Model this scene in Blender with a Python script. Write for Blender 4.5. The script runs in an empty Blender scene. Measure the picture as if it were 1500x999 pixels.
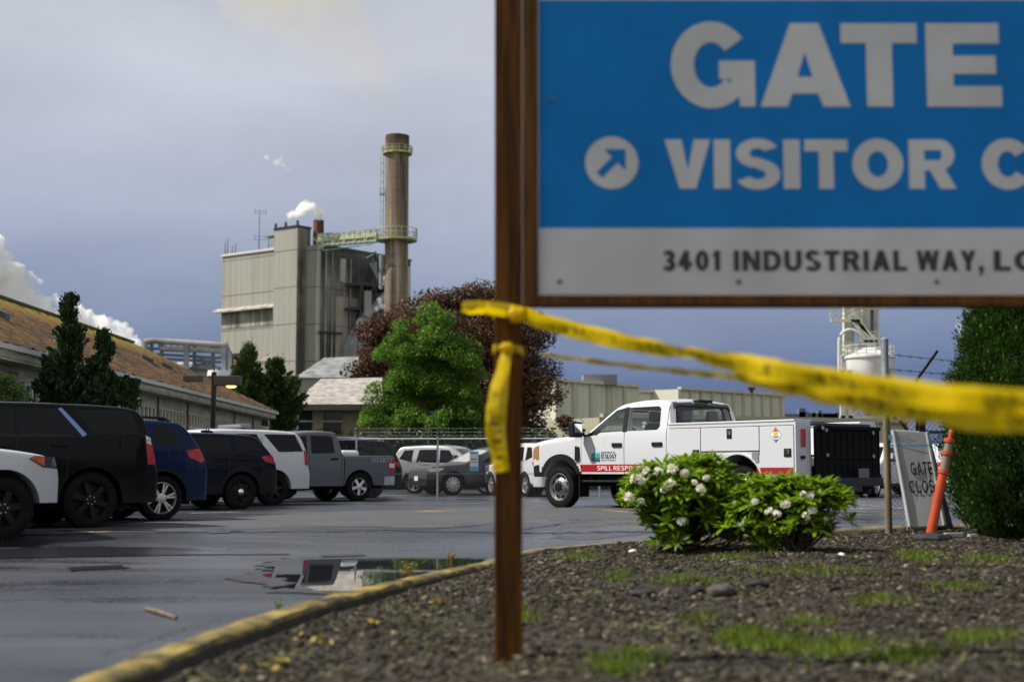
import bpy, bmesh, math, random
import numpy as np
from mathutils import Vector, Matrix
R = math.radians
random.seed(7)
rng = np.random.default_rng(7)
sc = bpy.context.scene
COL = sc.collection

# ------------------------------------------------------------------ camera
HC = 0.83
FPX = 2083.0
PITCH = math.atan(190.5 / FPX)
CP, SP = math.cos(PITCH), math.sin(PITCH)
cam_d = bpy.data.cameras.new("camera")
cam = bpy.data.objects.new("camera", cam_d)
COL.objects.link(cam)
cam.location = (0, 0, HC)
cam.rotation_euler = (math.pi / 2 + PITCH, 0, 0)
cam_d.lens = 50.0
cam_d.sensor_width = 36.0
cam_d.clip_start = 0.1
cam_d.clip_end = 9000
cam_d.dof.use_dof = True
cam_d.dof.focus_distance = 27.5
cam_d.dof.aperture_fstop = 1.35
sc.camera = cam
sc.view_settings.view_transform = 'Standard'
sc.view_settings.look = 'None'
sc.view_settings.exposure = 0.45
sc.view_settings.gamma = 1.0
sc.cycles.use_denoising = True
sc.cycles.max_bounces = 24
sc.cycles.diffuse_bounces = 3
sc.cycles.glossy_bounces = 4
sc.cycles.transparent_max_bounces = 12
sc.cycles.volume_bounces = 20
sc.cycles.volume_max_steps = 256
sc.cycles.caustics_reflective = False
sc.cycles.caustics_refractive = False

# ------------------------------------------------------------------ sky and sun
SUN_EL, SUN_AZ = 50.0, -91.0        # azimuth from +Y clockwise: the sun stands to the left
world = bpy.data.worlds.new("World")
sc.world = world
world.use_nodes = True
wn, wl = world.node_tree.nodes, world.node_tree.links
wn.clear()
w_out = wn.new('ShaderNodeOutputWorld')
w_sky = wn.new('ShaderNodeTexSky')
w_sky.sky_type = 'NISHITA'
w_sky.sun_disc = False
w_sky.sun_elevation = R(SUN_EL)
w_sky.sun_rotation = R(SUN_AZ % 360)
w_bg1 = wn.new('ShaderNodeBackground'); w_bg1.inputs[1].default_value = 0.07
wl.new(w_sky.outputs[0], w_bg1.inputs[0])
w_tc = wn.new('ShaderNodeTexCoord')
w_sep = wn.new('ShaderNodeSeparateXYZ'); wl.new(w_tc.outputs['Generated'], w_sep.inputs[0])
w_n1 = wn.new('ShaderNodeTexNoise'); w_n1.inputs['Scale'].default_value = 3.2; w_n1.inputs['Detail'].default_value = 5; w_n1.inputs['Roughness'].default_value = .55
w_map = wn.new('ShaderNodeMapping'); w_map.inputs['Scale'].default_value = (1, 1, 2.6); w_map.inputs['Location'].default_value = (3.1, 0.4, 1.7)
wl.new(w_tc.outputs['Generated'], w_map.inputs[0]); wl.new(w_map.outputs[0], w_n1.inputs['Vector'])
w_add = wn.new('ShaderNodeMath'); w_add.operation = 'MULTIPLY_ADD'; w_add.inputs[1].default_value = 0.075
wl.new(w_n1.outputs[0], w_add.inputs[0])
w_sub = wn.new('ShaderNodeMath'); w_sub.operation = 'ADD'; w_sub.inputs[1].default_value = -0.0375
wl.new(w_sep.outputs[2], w_sub.inputs[0]); wl.new(w_sub.outputs[0], w_add.inputs[2])
w_ramp = wn.new('ShaderNodeValToRGB'); cr = w_ramp.color_ramp
stops = [(0.0, (.085, .135, .30)), (0.06, (.11, .165, .35)), (0.12, (.275, .33, .475)), (0.18, (.465, .51, .635)), (0.28, (.615, .64, .72)), (0.5, (.40, .42, .48)), (1.0, (.22, .26, .34))]
while len(cr.elements) < len(stops): cr.elements.new(0.5)
for e, (p, c) in zip(cr.elements, stops): e.position = p; e.color = (*c, 1)
wl.new(w_add.outputs[0], w_ramp.inputs[0])
# cloud mottling, two sizes
w_n2 = wn.new('ShaderNodeTexNoise'); w_n2.inputs['Scale'].default_value = 6.5; w_n2.inputs['Detail'].default_value = 6
wl.new(w_map.outputs[0], w_n2.inputs['Vector'])
w_mr = wn.new('ShaderNodeMapRange'); w_mr.inputs[1].default_value = .3; w_mr.inputs[2].default_value = .7; w_mr.inputs[3].default_value = .92; w_mr.inputs[4].default_value = 1.08
wl.new(w_n2.outputs[0], w_mr.inputs[0])
w_mul = wn.new('ShaderNodeMix'); w_mul.data_type = 'RGBA'; w_mul.blend_type = 'MULTIPLY'; w_mul.inputs[0].default_value = 1
wl.new(w_ramp.outputs[0], w_mul.inputs[6]); wl.new(w_mr.outputs[0], w_mul.inputs[7])
w_bg2 = wn.new('ShaderNodeBackground'); wl.new(w_mul.outputs[2], w_bg2.inputs[0])
# the unseen sky behind the camera is brightened to light the shaded sign
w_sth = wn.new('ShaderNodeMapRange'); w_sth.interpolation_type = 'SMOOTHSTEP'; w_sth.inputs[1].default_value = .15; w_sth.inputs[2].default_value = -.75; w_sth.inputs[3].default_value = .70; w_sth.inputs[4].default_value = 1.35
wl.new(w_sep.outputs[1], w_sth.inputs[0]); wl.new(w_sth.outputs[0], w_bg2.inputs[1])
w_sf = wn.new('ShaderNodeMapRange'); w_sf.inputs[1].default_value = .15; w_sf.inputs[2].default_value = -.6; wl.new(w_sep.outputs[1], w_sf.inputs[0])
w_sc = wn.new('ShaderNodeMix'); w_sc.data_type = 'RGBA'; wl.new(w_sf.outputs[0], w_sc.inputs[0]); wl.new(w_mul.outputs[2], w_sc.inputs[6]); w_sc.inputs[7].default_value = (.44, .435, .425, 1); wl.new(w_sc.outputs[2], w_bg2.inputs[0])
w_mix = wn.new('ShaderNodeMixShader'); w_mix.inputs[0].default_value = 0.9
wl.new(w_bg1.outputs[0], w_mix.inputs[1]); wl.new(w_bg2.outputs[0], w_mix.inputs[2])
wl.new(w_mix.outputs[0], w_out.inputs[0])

sun_d = bpy.data.lights.new("sun", 'SUN')
sun_d.energy = 5.0
sun_d.angle = R(0.5)
sun_d.color = (1.0, .94, .84)
sun = bpy.data.objects.new("sun", sun_d)
COL.objects.link(sun)
_to = Vector((math.sin(R(SUN_AZ)) * math.cos(R(SUN_EL)), math.cos(R(SUN_AZ)) * math.cos(R(SUN_EL)), math.sin(R(SUN_EL))))
sun.rotation_euler = _to.to_track_quat('Z', 'Y').to_euler()
sun.location = (-40, 10, 60)


# ------------------------------------------------------------------ helpers
def P(px, py, Y):
    """Photograph pixel at depth Y -> world point."""
    v = 499.5 - py
    d = Vector((px - 750.0, FPX * CP - v * SP, FPX * SP + v * CP))
    t = Y / d.y
    return Vector((d.x * t, Y, HC + d.z * t))


def sstep(a, b, x):
    t = min(1, max(0, (x - a) / (b - a)))
    return t * t * (3 - 2 * t)


def lot_z(x, y):
    zr = .13 * sstep(-1.5, 1.5, x) * (1 - sstep(32, 42, y))
    t = sstep(16.8, 21.5, y + .5 * max(0, -x - 2.5) + .7 * max(0, x - .5))
    return -.2 + (zr + .2) * t


def NT(name):
    m = bpy.data.materials.new(name)
    m.use_nodes = True
    n, l = m.node_tree.nodes, m.node_tree.links
    b = n['Principled BSDF']
    return m, n, l, b


def mat(name, col, rough=.6, metal=0.0, var=0.0, scale=6.0, bump=0.0, bscale=None, col2=None, coat=0.0, spec=.5, stretch=None, detail=4):
    m, n, l, b = NT(name)
    b.inputs['Base Color'].default_value = (*col, 1)
    b.inputs['Roughness'].default_value = rough
    b.inputs['Metallic'].default_value = metal
    b.inputs['Coat Weight'].default_value = coat
    b.inputs['Coat Roughness'].default_value = .06
    b.inputs['Specular IOR Level'].default_value = spec
    if var or col2 or bump:
        tc = n.new('ShaderNodeTexCoord')
        mp = n.new('ShaderNodeMapping')
        l.new(tc.outputs['Object'], mp.inputs[0])
        if stretch: mp.inputs['Scale'].default_value = stretch
        ns = n.new('ShaderNodeTexNoise'); ns.inputs['Scale'].default_value = scale; ns.inputs['Detail'].default_value = detail
        l.new(mp.outputs[0], ns.inputs['Vector'])
        c2 = col2 if col2 else tuple(c * (1 - var) for c in col)
        rp = n.new('ShaderNodeValToRGB')
        rp.color_ramp.elements[0].position = .36; rp.color_ramp.elements[1].position = .64
        rp.color_ramp.elements[0].color = (*c2, 1)
        rp.color_ramp.elements[1].color = (*(col if col2 else tuple(c * (1 + var * .5) for c in col)), 1)
        l.new(ns.outputs[0], rp.inputs[0]); l.new(rp.outputs[0], b.inputs['Base Color'])
        if bump:
            nb = n.new('ShaderNodeTexNoise'); nb.inputs['Scale'].default_value = bscale or scale * 4; nb.inputs['Detail'].default_value = 5
            l.new(mp.outputs[0], nb.inputs['Vector'])
            bp = n.new('ShaderNodeBump'); bp.inputs['Strength'].default_value = bump; bp.inputs['Distance'].default_value = .02
            l.new(nb.outputs[0], bp.inputs['Height']); l.new(bp.outputs[0], b.inputs['Normal'])
    return m


def leaf_mat(name, c_dark, c_light, trans=.35, scale=.5, rough=.55):
    """Leaves: colour varies per leaf and per clump; some light passes through."""
    m, n, l, b = NT(name)
    geo = n.new('ShaderNodeNewGeometry')
    tc = n.new('ShaderNodeTexCoord')
    ns = n.new('ShaderNodeTexNoise'); ns.inputs['Scale'].default_value = scale; ns.inputs['Detail'].default_value = 3
    l.new(tc.outputs['Object'], ns.inputs['Vector'])
    ad = n.new('ShaderNodeMath'); ad.operation = 'MULTIPLY_ADD'; ad.inputs[1].default_value = .45
    l.new(geo.outputs['Random Per Island'], ad.inputs[0])
    mr = n.new('ShaderNodeMapRange'); mr.inputs[1].default_value = .3; mr.inputs[2].default_value = .7; mr.inputs[3].default_value = 0; mr.inputs[4].default_value = .55
    l.new(ns.outputs[0], mr.inputs[0]); l.new(mr.outputs[0], ad.inputs[2])
    mx = n.new('ShaderNodeMix'); mx.data_type = 'RGBA'
    mx.inputs[6].default_value = (*c_dark, 1); mx.inputs[7].default_value = (*c_light, 1)
    l.new(ad.outputs[0], mx.inputs[0])
    b.inputs['Roughness'].default_value = rough
    b.inputs['Specular IOR Level'].default_value = .35
    l.new(mx.outputs[2], b.inputs['Base Color'])
    tr = n.new('ShaderNodeBsdfTranslucent'); l.new(mx.outputs[2], tr.inputs[0])
    ms = n.new('ShaderNodeMixShader'); ms.inputs[0].default_value = trans
    l.new(b.outputs[0], ms.inputs[1]); l.new(tr.outputs[0], ms.inputs[2])
    l.new(ms.outputs[0], n['Material Output'].inputs[0])
    return m


def link_mesh(name, me, parent=None, offset=None):
    o = bpy.data.objects.new(name, me)
    COL.objects.link(o)
    if parent is not None:
        o.parent = parent
        if offset is not None:
            o.matrix_parent_inverse = Matrix.Translation(-Vector(offset))
    return o


class MB:
    """Collects simple solids; build() links them as one mesh object."""
    def __init__(s):
        s.v, s.f, s.m, s.cur = [], [], [], 0

    def add(s, vs, fs, m=None):
        b = len(s.v)
        s.v += [tuple(v) for v in vs]
        for f in fs:
            s.f.append(tuple(b + i for i in f)); s.m.append(s.cur if m is None else m)
        return s

    def box(s, x0, x1, y0, y1, z0, z1, m=None):
        vs = [(x, y, z) for z in (z0, z1) for x, y in ((x0, y0), (x1, y0), (x1, y1), (x0, y1))]
        return s.add(vs, [(3, 2, 1, 0), (4, 5, 6, 7), (0, 1, 5, 4), (1, 2, 6, 5), (2, 3, 7, 6), (3, 0, 4, 7)], m)

    def beam(s, a, b, w, h=None, m=None, up=(0, 0, 1)):
        a, b = Vector(a), Vector(b); h = h or w
        d = (b - a).normalized(); u = Vector(up)
        if abs(d.dot(u)) > .98: u = Vector((0, 1, 0))
        x = d.cross(u).normalized(); y = x.cross(d).normalized()
        vs = [p + x * sx * w / 2 + y * sy * h / 2 for p in (a, b) for sx, sy in ((-1, -1), (1, -1), (1, 1), (-1, 1))]
        return s.add(vs, [(0, 1, 2, 3), (7, 6, 5, 4), (0, 4, 5, 1), (1, 5, 6, 2), (2, 6, 7, 3), (3, 7, 4, 0)], m)

    def cyl(s, a, b, r0, r1=None, n=12, m=None, cap=True):
        a, b = Vector(a), Vector(b); r1 = r0 if r1 is None else r1
        d = (b - a).normalized(); u = Vector((0, 0, 1)) if abs(d.z) < .95 else Vector((1, 0, 0))
        x = d.cross(u).normalized(); y = d.cross(x).normalized()
        vs = []
        for p, r in ((a, r0), (b, r1)):
            for i in range(n):
                t = 2 * math.pi * i / n
                vs.append(p + (x * math.cos(t) + y * math.sin(t)) * r)
        fs = [(i, (i + 1) % n, n + (i + 1) % n, n + i) for i in range(n)]
        if cap: fs += [tuple(range(n - 1, -1, -1)), tuple(range(n, 2 * n))]
        return s.add(vs, fs, m)

    def tube(s, pts, r, n=8, m=None):
        pts = [Vector(p) for p in pts]; vs = []; fs = []
        for k, p in enumerate(pts):
            d = (pts[min(k + 1, len(pts) - 1)] - pts[max(k - 1, 0)]).normalized()
            u = Vector((0, 0, 1)) if abs(d.z) < .9 else Vector((1, 0, 0))
            x = d.cross(u).normalized(); y = d.cross(x).normalized()
            rr = r[k] if isinstance(r, (list, tuple)) else r
            for i in range(n):
                t = 2 * math.pi * i / n
                vs.append(p + (x * math.cos(t) + y * math.sin(t)) * rr)
        for k in range(len(pts) - 1):
            for i in range(n):
                fs.append((k * n + i, k * n + (i + 1) % n, (k + 1) * n + (i + 1) % n, (k + 1) * n + i))
        fs += [tuple(range(n - 1, -1, -1)), tuple(range((len(pts) - 1) * n, len(pts) * n))]
        return s.add(vs, fs, m)

    def lathe(s, prof, c, axis='z', n=24, m=None, seg_m=None, cap=False):
        """prof: list of (radius, height along axis)."""
        c = Vector(c); vs = []
        for r, h in prof:
            for i in range(n):
                t = 2 * math.pi * i / n
                a, b = r * math.cos(t), r * math.sin(t)
                vs.append(c + (Vector((a, b, h)) if axis == 'z' else Vector((a, h, b)) if axis == 'y' else Vector((h, a, b))))
        base = len(s.v); s.v += [tuple(v) for v in vs]
        for k in range(len(prof) - 1):
            for i in range(n):
                s.f.append((base + k * n + i, base + k * n + (i + 1) % n, base + (k + 1) * n + (i + 1) % n, base + (k + 1) * n + i))
                s.m.append(seg_m[k] if seg_m else (s.cur if m is None else m))
        for k in (0, len(prof) - 1):
            if cap and prof[k][0] > 1e-5:
                s.f.append(tuple(base + k * n + i for i in range(n))); s.m.append(seg_m[min(k, len(seg_m) - 1)] if seg_m else (s.cur if m is None else m))
        return s

    def prism(s, poly, f0, f1, m=None):
        """poly: list of (x,z); f0/f1: y for each vertex (number or function of x,z)."""
        n = len(poly)
        g0 = f0 if callable(f0) else (lambda x, z: f0)
        g1 = f1 if callable(f1) else (lambda x, z: f1)
        vs = [(x, g0(x, z), z) for x, z in poly] + [(x, g1(x, z), z) for x, z in poly]
        fs = [tuple(range(n)), tuple(range(2 * n - 1, n - 1, -1))] + [(i, n + i, n + (i + 1) % n, (i + 1) % n) for i in range(n)]
        return s.add(vs, fs, m)

    def build(s, name, mats, parent=None, bevel=0.0, smooth=None, offset=None, seg=2):
        me = bpy.data.meshes.new(name)
        me.from_pydata(s.v, [], s.f)
        mats = mats if isinstance(mats, (list, tuple)) else [mats]
        for mm in mats: me.materials.append(mm)
        if any(s.m): me.polygons.foreach_set('material_index', s.m)
        bm = bmesh.new(); bm.from_mesh(me)
        bmesh.ops.recalc_face_normals(bm, faces=bm.faces)
        bm.to_mesh(me); bm.free()
        if smooth is not None:
            me.polygons.foreach_set('use_smooth', [True] * len(me.polygons))
            me.set_sharp_from_angle(angle=R(smooth))
        o = link_mesh(name, me, parent, offset)
        if bevel:
            bv = o.modifiers.new('bevel', 'BEVEL'); bv.width = bevel; bv.segments = seg; bv.limit_method = 'ANGLE'; bv.angle_limit = R(40)
            bv.harden_normals = False
        return o


def thing(name, label, cat, loc=(0, 0, 0), rz=0.0, group=None):
    o = bpy.data.objects.new(name, None)
    o.empty_display_size = .2
    COL.objects.link(o)
    o.location = loc; o.rotation_euler = (0, 0, rz)
    o['label'] = label; o['category'] = cat
    if group: o['group'] = group
    return o


def tag(o, label, cat, group=None, kind=None):
    o['label'] = label; o['category'] = cat
    if group: o['group'] = group
    if kind: o['kind'] = kind
    return o


def structure(o, label=None, cat=None):
    o['kind'] = 'structure'
    if label: o['label'] = label
    if cat: o['category'] = cat
    return o


def np_mesh(name, V, F, mats, parent=None, offset=None, uv=None, smooth=False):
    """V (n,3), F (m,k) with constant k."""
    me = bpy.data.meshes.new(name)
    k = F.shape[1]
    me.vertices.add(len(V)); me.vertices.foreach_set('co', V.astype(np.float32).ravel())
    me.loops.add(F.size); me.loops.foreach_set('vertex_index', F.astype(np.int32).ravel())
    me.polygons.add(len(F)); me.polygons.foreach_set('loop_start', np.arange(0, F.size, k, dtype=np.int32))
    me.update(calc_edges=True); me.validate()
    for mm in (mats if isinstance(mats, (list, tuple)) else [mats]): me.materials.append(mm)
    if smooth: me.polygons.foreach_set('use_smooth', [True] * len(me.polygons))
    return link_mesh(name, me, parent, offset)


def unit(a):
    return a / (np.linalg.norm(a, axis=-1, keepdims=True) + 1e-9)


def leaf_arrays(C, size, aspect=.55, up=.35, dirs=None, jit=.35, fold=0.0):
    """A rhombus leaf at every point of C; dirs = preferred leaf axis."""
    n = len(C)
    d = unit(rng.normal(size=(n, 3))) if dirs is None else unit(dirs + rng.normal(size=(n, 3)) * jit)
    nn = unit(rng.normal(size=(n, 3)) + np.array([0, 0, up * 3]))
    s = unit(np.cross(d, nn))
    L = (size * rng.uniform(.65, 1.25, n))[:, None]
    a = C - d * L * .5; b = C + s * L * aspect * .5 + d * L * .05; c = C + d * L * .5; e = C - s * L * aspect * .5 + d * L * .05
    V = np.stack([a, b, c, e], 1).reshape(-1, 3)
    F = np.arange(4 * n).reshape(n, 4)
    return V, F


def blob_points(c, r, n, lo=.55, hi=1.05):
    d = unit(rng.normal(size=(n, 3)))
    rad = rng.uniform(lo ** 3, hi ** 3, n) ** (1 / 3)
    return np.asarray(c) + d * rad[:, None] * np.asarray(r)


FONT_CACHE = {}
def text_mesh(name, s, m, parent, loc, width=None, height=None, bold=0.0, depth=.002, rot=(math.pi / 2, 0, 0), offset=None, align='L'):
    """Flat lettering, cap height = height, scaled to the given width."""
    cu = bpy.data.curves.new('lettering', 'FONT')
    cu.body = s; cu.size = 1; cu.offset = bold; cu.extrude = 0; cu.resolution_u = 3
    t = bpy.data.objects.new('lettering', cu); COL.objects.link(t)
    dg = bpy.context.evaluated_depsgraph_get(); dg.update()
    me = bpy.data.meshes.new_from_object(t.evaluated_get(dg))
    bpy.data.objects.remove(t); bpy.data.curves.remove(cu)
    co = np.array([v.co[:] for v in me.vertices])
    mn, mx = co.min(0), co.max(0)
    sy = height / (.727 + 2 * bold) if height else 1
    sx = width / (mx[0] - mn[0]) if width else sy
    co[:, 0] = (co[:, 0] - mn[0]) * sx
    co[:, 1] = (co[:, 1] + bold) * sy
    if align == 'C': co[:, 0] -= (mx[0] - mn[0]) * sx / 2
    me.vertices.foreach_set('co', co.astype(np.float32).ravel())
    me.materials.clear(); me.materials.append(m)
    bm = bmesh.new(); bm.from_mesh(me)
    r = bmesh.ops.extrude_face_region(bm, geom=bm.faces[:])
    bmesh.ops.translate(bm, verts=[g for g in r['geom'] if isinstance(g, bmesh.types.BMVert)], vec=(0, 0, depth))
    bmesh.ops.recalc_face_normals(bm, faces=bm.faces)
    bm.to_mesh(me); bm.free()
    o = link_mesh(name, me, parent)
    if offset is not None: o.matrix_parent_inverse = Matrix.Translation(-Vector(offset))
    o.location = loc; o.rotation_euler = rot
    return o


# bold sans capitals built from solid strokes
def arc(cx, cy, rx, ry, s, a0, a1, n=18):
    out = []
    for k in range(n):
        t0, t1 = R(a0 + (a1 - a0) * k / n), R(a0 + (a1 - a0) * (k + 1) / n)
        out.append([(cx + rx * math.cos(t0), cy + ry * math.sin(t0)), (cx + rx * math.cos(t1), cy + ry * math.sin(t1)), (cx + (rx - s) * math.cos(t1), cy + (ry - s * .92) * math.sin(t1)), (cx + (rx - s) * math.cos(t0), cy + (ry - s * .92) * math.sin(t0))])
    return out
def bar(x0, y0, x1, y1): return [[(x0, y0), (x1, y0), (x1, y1), (x0, y1)]]
def glyph(c, s):
    """(advance width, layers of outlines) with cap height 1."""
    h = s * .9
    G = {
     'A': (.78, [[[(0, 0), (s * 1.1, 0), (.39 + s * .5, 1), (.39 - s * .5, 1)]], [[(.78, 0), (.78 - s * 1.1, 0), (.39 - s * .5, 1), (.39 + s * .5, 1)]], bar(.17, .2, .61, .2 + h)]),
     'C': (.76, [arc(.39, .5, .39, .515, s, 42, 318, 26)]),
     'D': (.76, [bar(0, 0, s, 1), bar(s, 0, .36, h), bar(s, 1 - h, .36, 1), arc(.35, .5, .41, .5, s, -90, 90)]),
     'E': (.62, [bar(0, 0, s, 1), bar(s, 0, .62, h), bar(s, .5 - h / 2, .58, .5 + h / 2), bar(s, 1 - h, .61, 1)]),
     'G': (.82, [arc(.40, .5, .40, .515, s, 42, 305, 26), bar(.43, .36, .80, .36 + h), bar(.80 - s, 0, .80, .36)]),
     'I': (s, [bar(0, 0, s, 1)]),
     'L': (.58, [bar(0, 0, s, 1), bar(s, 0, .58, h)]),
     'N': (.76, [bar(0, 0, s, 1), bar(.76 - s, 0, .76, 1), [[(s * .2, 1), (s * 1.1, 1), (.76 - s * .2, 0), (.76 - s * 1.1, 0)]]]),
     'O': (.82, [arc(.41, .5, .41, .515, s, 0, 360, 36)]),
     'P': (.68, [bar(0, 0, s, 1), bar(s, 1 - h, .42, 1), bar(s, .40, .42, .40 + h), arc(.40, .70, .28, .30, s, -90, 90)]),
     'R': (.74, [bar(0, 0, s, 1), bar(s, 1 - h, .44, 1), bar(s, .42, .44, .42 + h), arc(.42, .71, .28, .29, s, -90, 90), [[(.30, .45), (.30 + s * 1.15, .45), (.74, 0), (.74 - s * 1.15, 0)]]]),
     'S': (.70, [arc(.35, .745, .33, .27, s, 20, 270, 20), arc(.35, .265, .35, .28, s, -160, 90, 20)]),
     'T': (.66, [bar(0, 1 - h, .66, 1), bar(.33 - s / 2, 0, .33 + s / 2, 1 - h)]),
     'U': (.74, [bar(0, .35, s, 1), bar(.74 - s, .35, .74, 1), arc(.37, .36, .37, .375, s, 180, 360, 18)]),
     'V': (.74, [[[(0, 1), (s * 1.1, 1), (.37 + s * .5, 0), (.37 - s * .5, 0)]], [[(.74, 1), (.74 - s * 1.1, 1), (.37 - s * .5, 0), (.37 + s * .5, 0)]]]),
     'W': (1.08, [[[(0, 1), (s, 1), (.27 + s * .5, 0), (.27 - s * .5, 0)]], [[(.54 + s * .5, 1), (.54 - s * .5, 1), (.27 - s * .5, 0), (.27 + s * .5, 0)]], [[(.54 - s * .5, 1), (.54 + s * .5, 1), (.81 + s * .5, 0), (.81 - s * .5, 0)]], [[(1.08, 1), (1.08 - s, 1), (.81 - s * .5, 0), (.81 + s * .5, 0)]]]),
     'Y': (.74, [bar(.37 - s / 2, 0, .37 + s / 2, .45), [[(0, 1), (s * 1.15, 1), (.37 + s * .5, .38), (.37 - s * .5, .38)]], [[(.74, 1), (.74 - s * 1.15, 1), (.37 - s * .5, .38), (.37 + s * .5, .38)]]]),
     '0': (.58, [arc(.29, .5, .29, .51, s, 0, 360, 30)]),
     '1': (.40, [bar(.36 - s, 0, .36, 1), [[(.04, .70), (.04, .84), (.36 - s * .5, 1), (.36, 1), (.36 - s, .72)]]]),
     '3': (.58, [arc(.29, .73, .27, .28, s, -70, 160, 18), arc(.29, .28, .29, .295, s, -160, 78, 18), bar(.20, .5 - h * .45, .36, .5 + h * .45)]),
     '4': (.60, [bar(.46 - s, 0, .46, 1), bar(0, .22, .60, .22 + h), [[(0, .22 + h * .9), (s * .9, .22 + h * .9), (.46, 1), (.46 - s * .9, 1)]]]),
     ',': (s, [bar(0, 0, s, s), [[(s * .35, 0), (s, 0), (s * .5, -s), (s * .1, -s)]]]),
     ' ': (.26, []),
    }
    return G[c]
def block_text(name, text, m, parent, o, height, width=None, s=.2, gap=.13, th=.002):
    """Word standing in the xz plane, facing -y; o = lower left corner."""
    adv = 0; items = []
    for ch_ in text:
        w_, layers = glyph(ch_, s)
        items.append((adv, layers)); adv += w_ + (gap if ch_ != ' ' else .0)
    adv -= gap
    kx = (width / adv) if width else height
    mb = MB()
    for a_, layers in items:
        for li, pl in enumerate(layers):
            d = th + li * max(.0004, th * .12)
            for f in pl: mb.prism([(o[0] + (a_ + u) * kx, o[2] + v * height) for u, v in f], o[1] - d, o[1] - d * .1)
    return mb.build(name, m, parent)


# ------------------------------------------------------------------ shared materials
M = {}
def glass_pane(name, tint, t=.82):
    m, n, l, b = NT(name)
    tr = n.new('ShaderNodeBsdfTransparent'); tr.inputs[0].default_value = (*tint, 1)
    gl = n.new('ShaderNodeBsdfGlossy'); gl.inputs['Roughness'].default_value = .02
    fr = n.new('ShaderNodeFresnel')
    ge = n.new('ShaderNodeNewGeometry'); io = n.new('ShaderNodeMath'); io.operation = 'MULTIPLY_ADD'; io.inputs[1].default_value = -.8333; io.inputs[2].default_value = 1.5
    l.new(ge.outputs['Backfacing'], io.inputs[0]); l.new(io.outputs[0], fr.inputs[0])     # the same reflectance from both sides of the pane
    ms = n.new('ShaderNodeMixShader')
    l.new(fr.outputs[0], ms.inputs[0]); l.new(tr.outputs[0], ms.inputs[1]); l.new(gl.outputs[0], ms.inputs[2])
    l.new(ms.outputs[0], n['Material Output'].inputs[0])
    return m

M['tint_glass'] = mat('tinted_glass', (.002, .003, .006), .04, spec=.20)
M['clear_glass'] = glass_pane('clear_glass', (.90, .95, .93))
M['tyre'] = mat('tyre_rubber', (.008, .008, .008), .85, bump=.2, scale=20, spec=.15)
M['alloy'] = mat('alloy_wheel', (.55, .55, .56), .3, metal=.85)
M['steel_black'] = mat('black_steel_wheel', (.008, .008, .009), .5, spec=.2)
M['black_plastic'] = mat('black_plastic', (.009, .009, .010), .6, spec=.2)
M['seam'] = mat('panel_gap', (.006, .006, .006), .8)
M['chrome'] = mat('chrome', (.75, .76, .78), .12, metal=1.0)
M['rim_steel'] = mat('painted_steel_rim', (.26, .26, .265), .4, metal=.6)
M['red_lens'] = mat('red_lens', (.40, .006, .010), .15, coat=.3)
M['white_lens'] = mat('clear_lens', (.7, .7, .7), .12, coat=.5)
M['amber'] = mat('amber_lens', (.6, .12, .015), .2, coat=.5)
M['dark_metal'] = mat('dark_metal', (.02, .021, .023), .5, metal=.3)
M['galv'] = mat('galvanised_steel', (.36, .38, .40), .45, metal=.6, var=.25, scale=8)
M['under'] = mat('underbody', (.006, .006, .006), .9)
# ================================================================== SETTING
# ---- ground sheet to the horizon
gm = mat('field_ground', (.055, .06, .03), .95, var=.4, scale=.05)
g = MB(); g.add([(-4500, -60, -.55), (4500, -60, -.55), (4500, 6000, -.55), (-4500, 6000, -.55)], [(0, 1, 2, 3)])
structure(g.build('ground', gm), 'flat ground reaching the horizon beyond the mill', 'ground')

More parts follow.
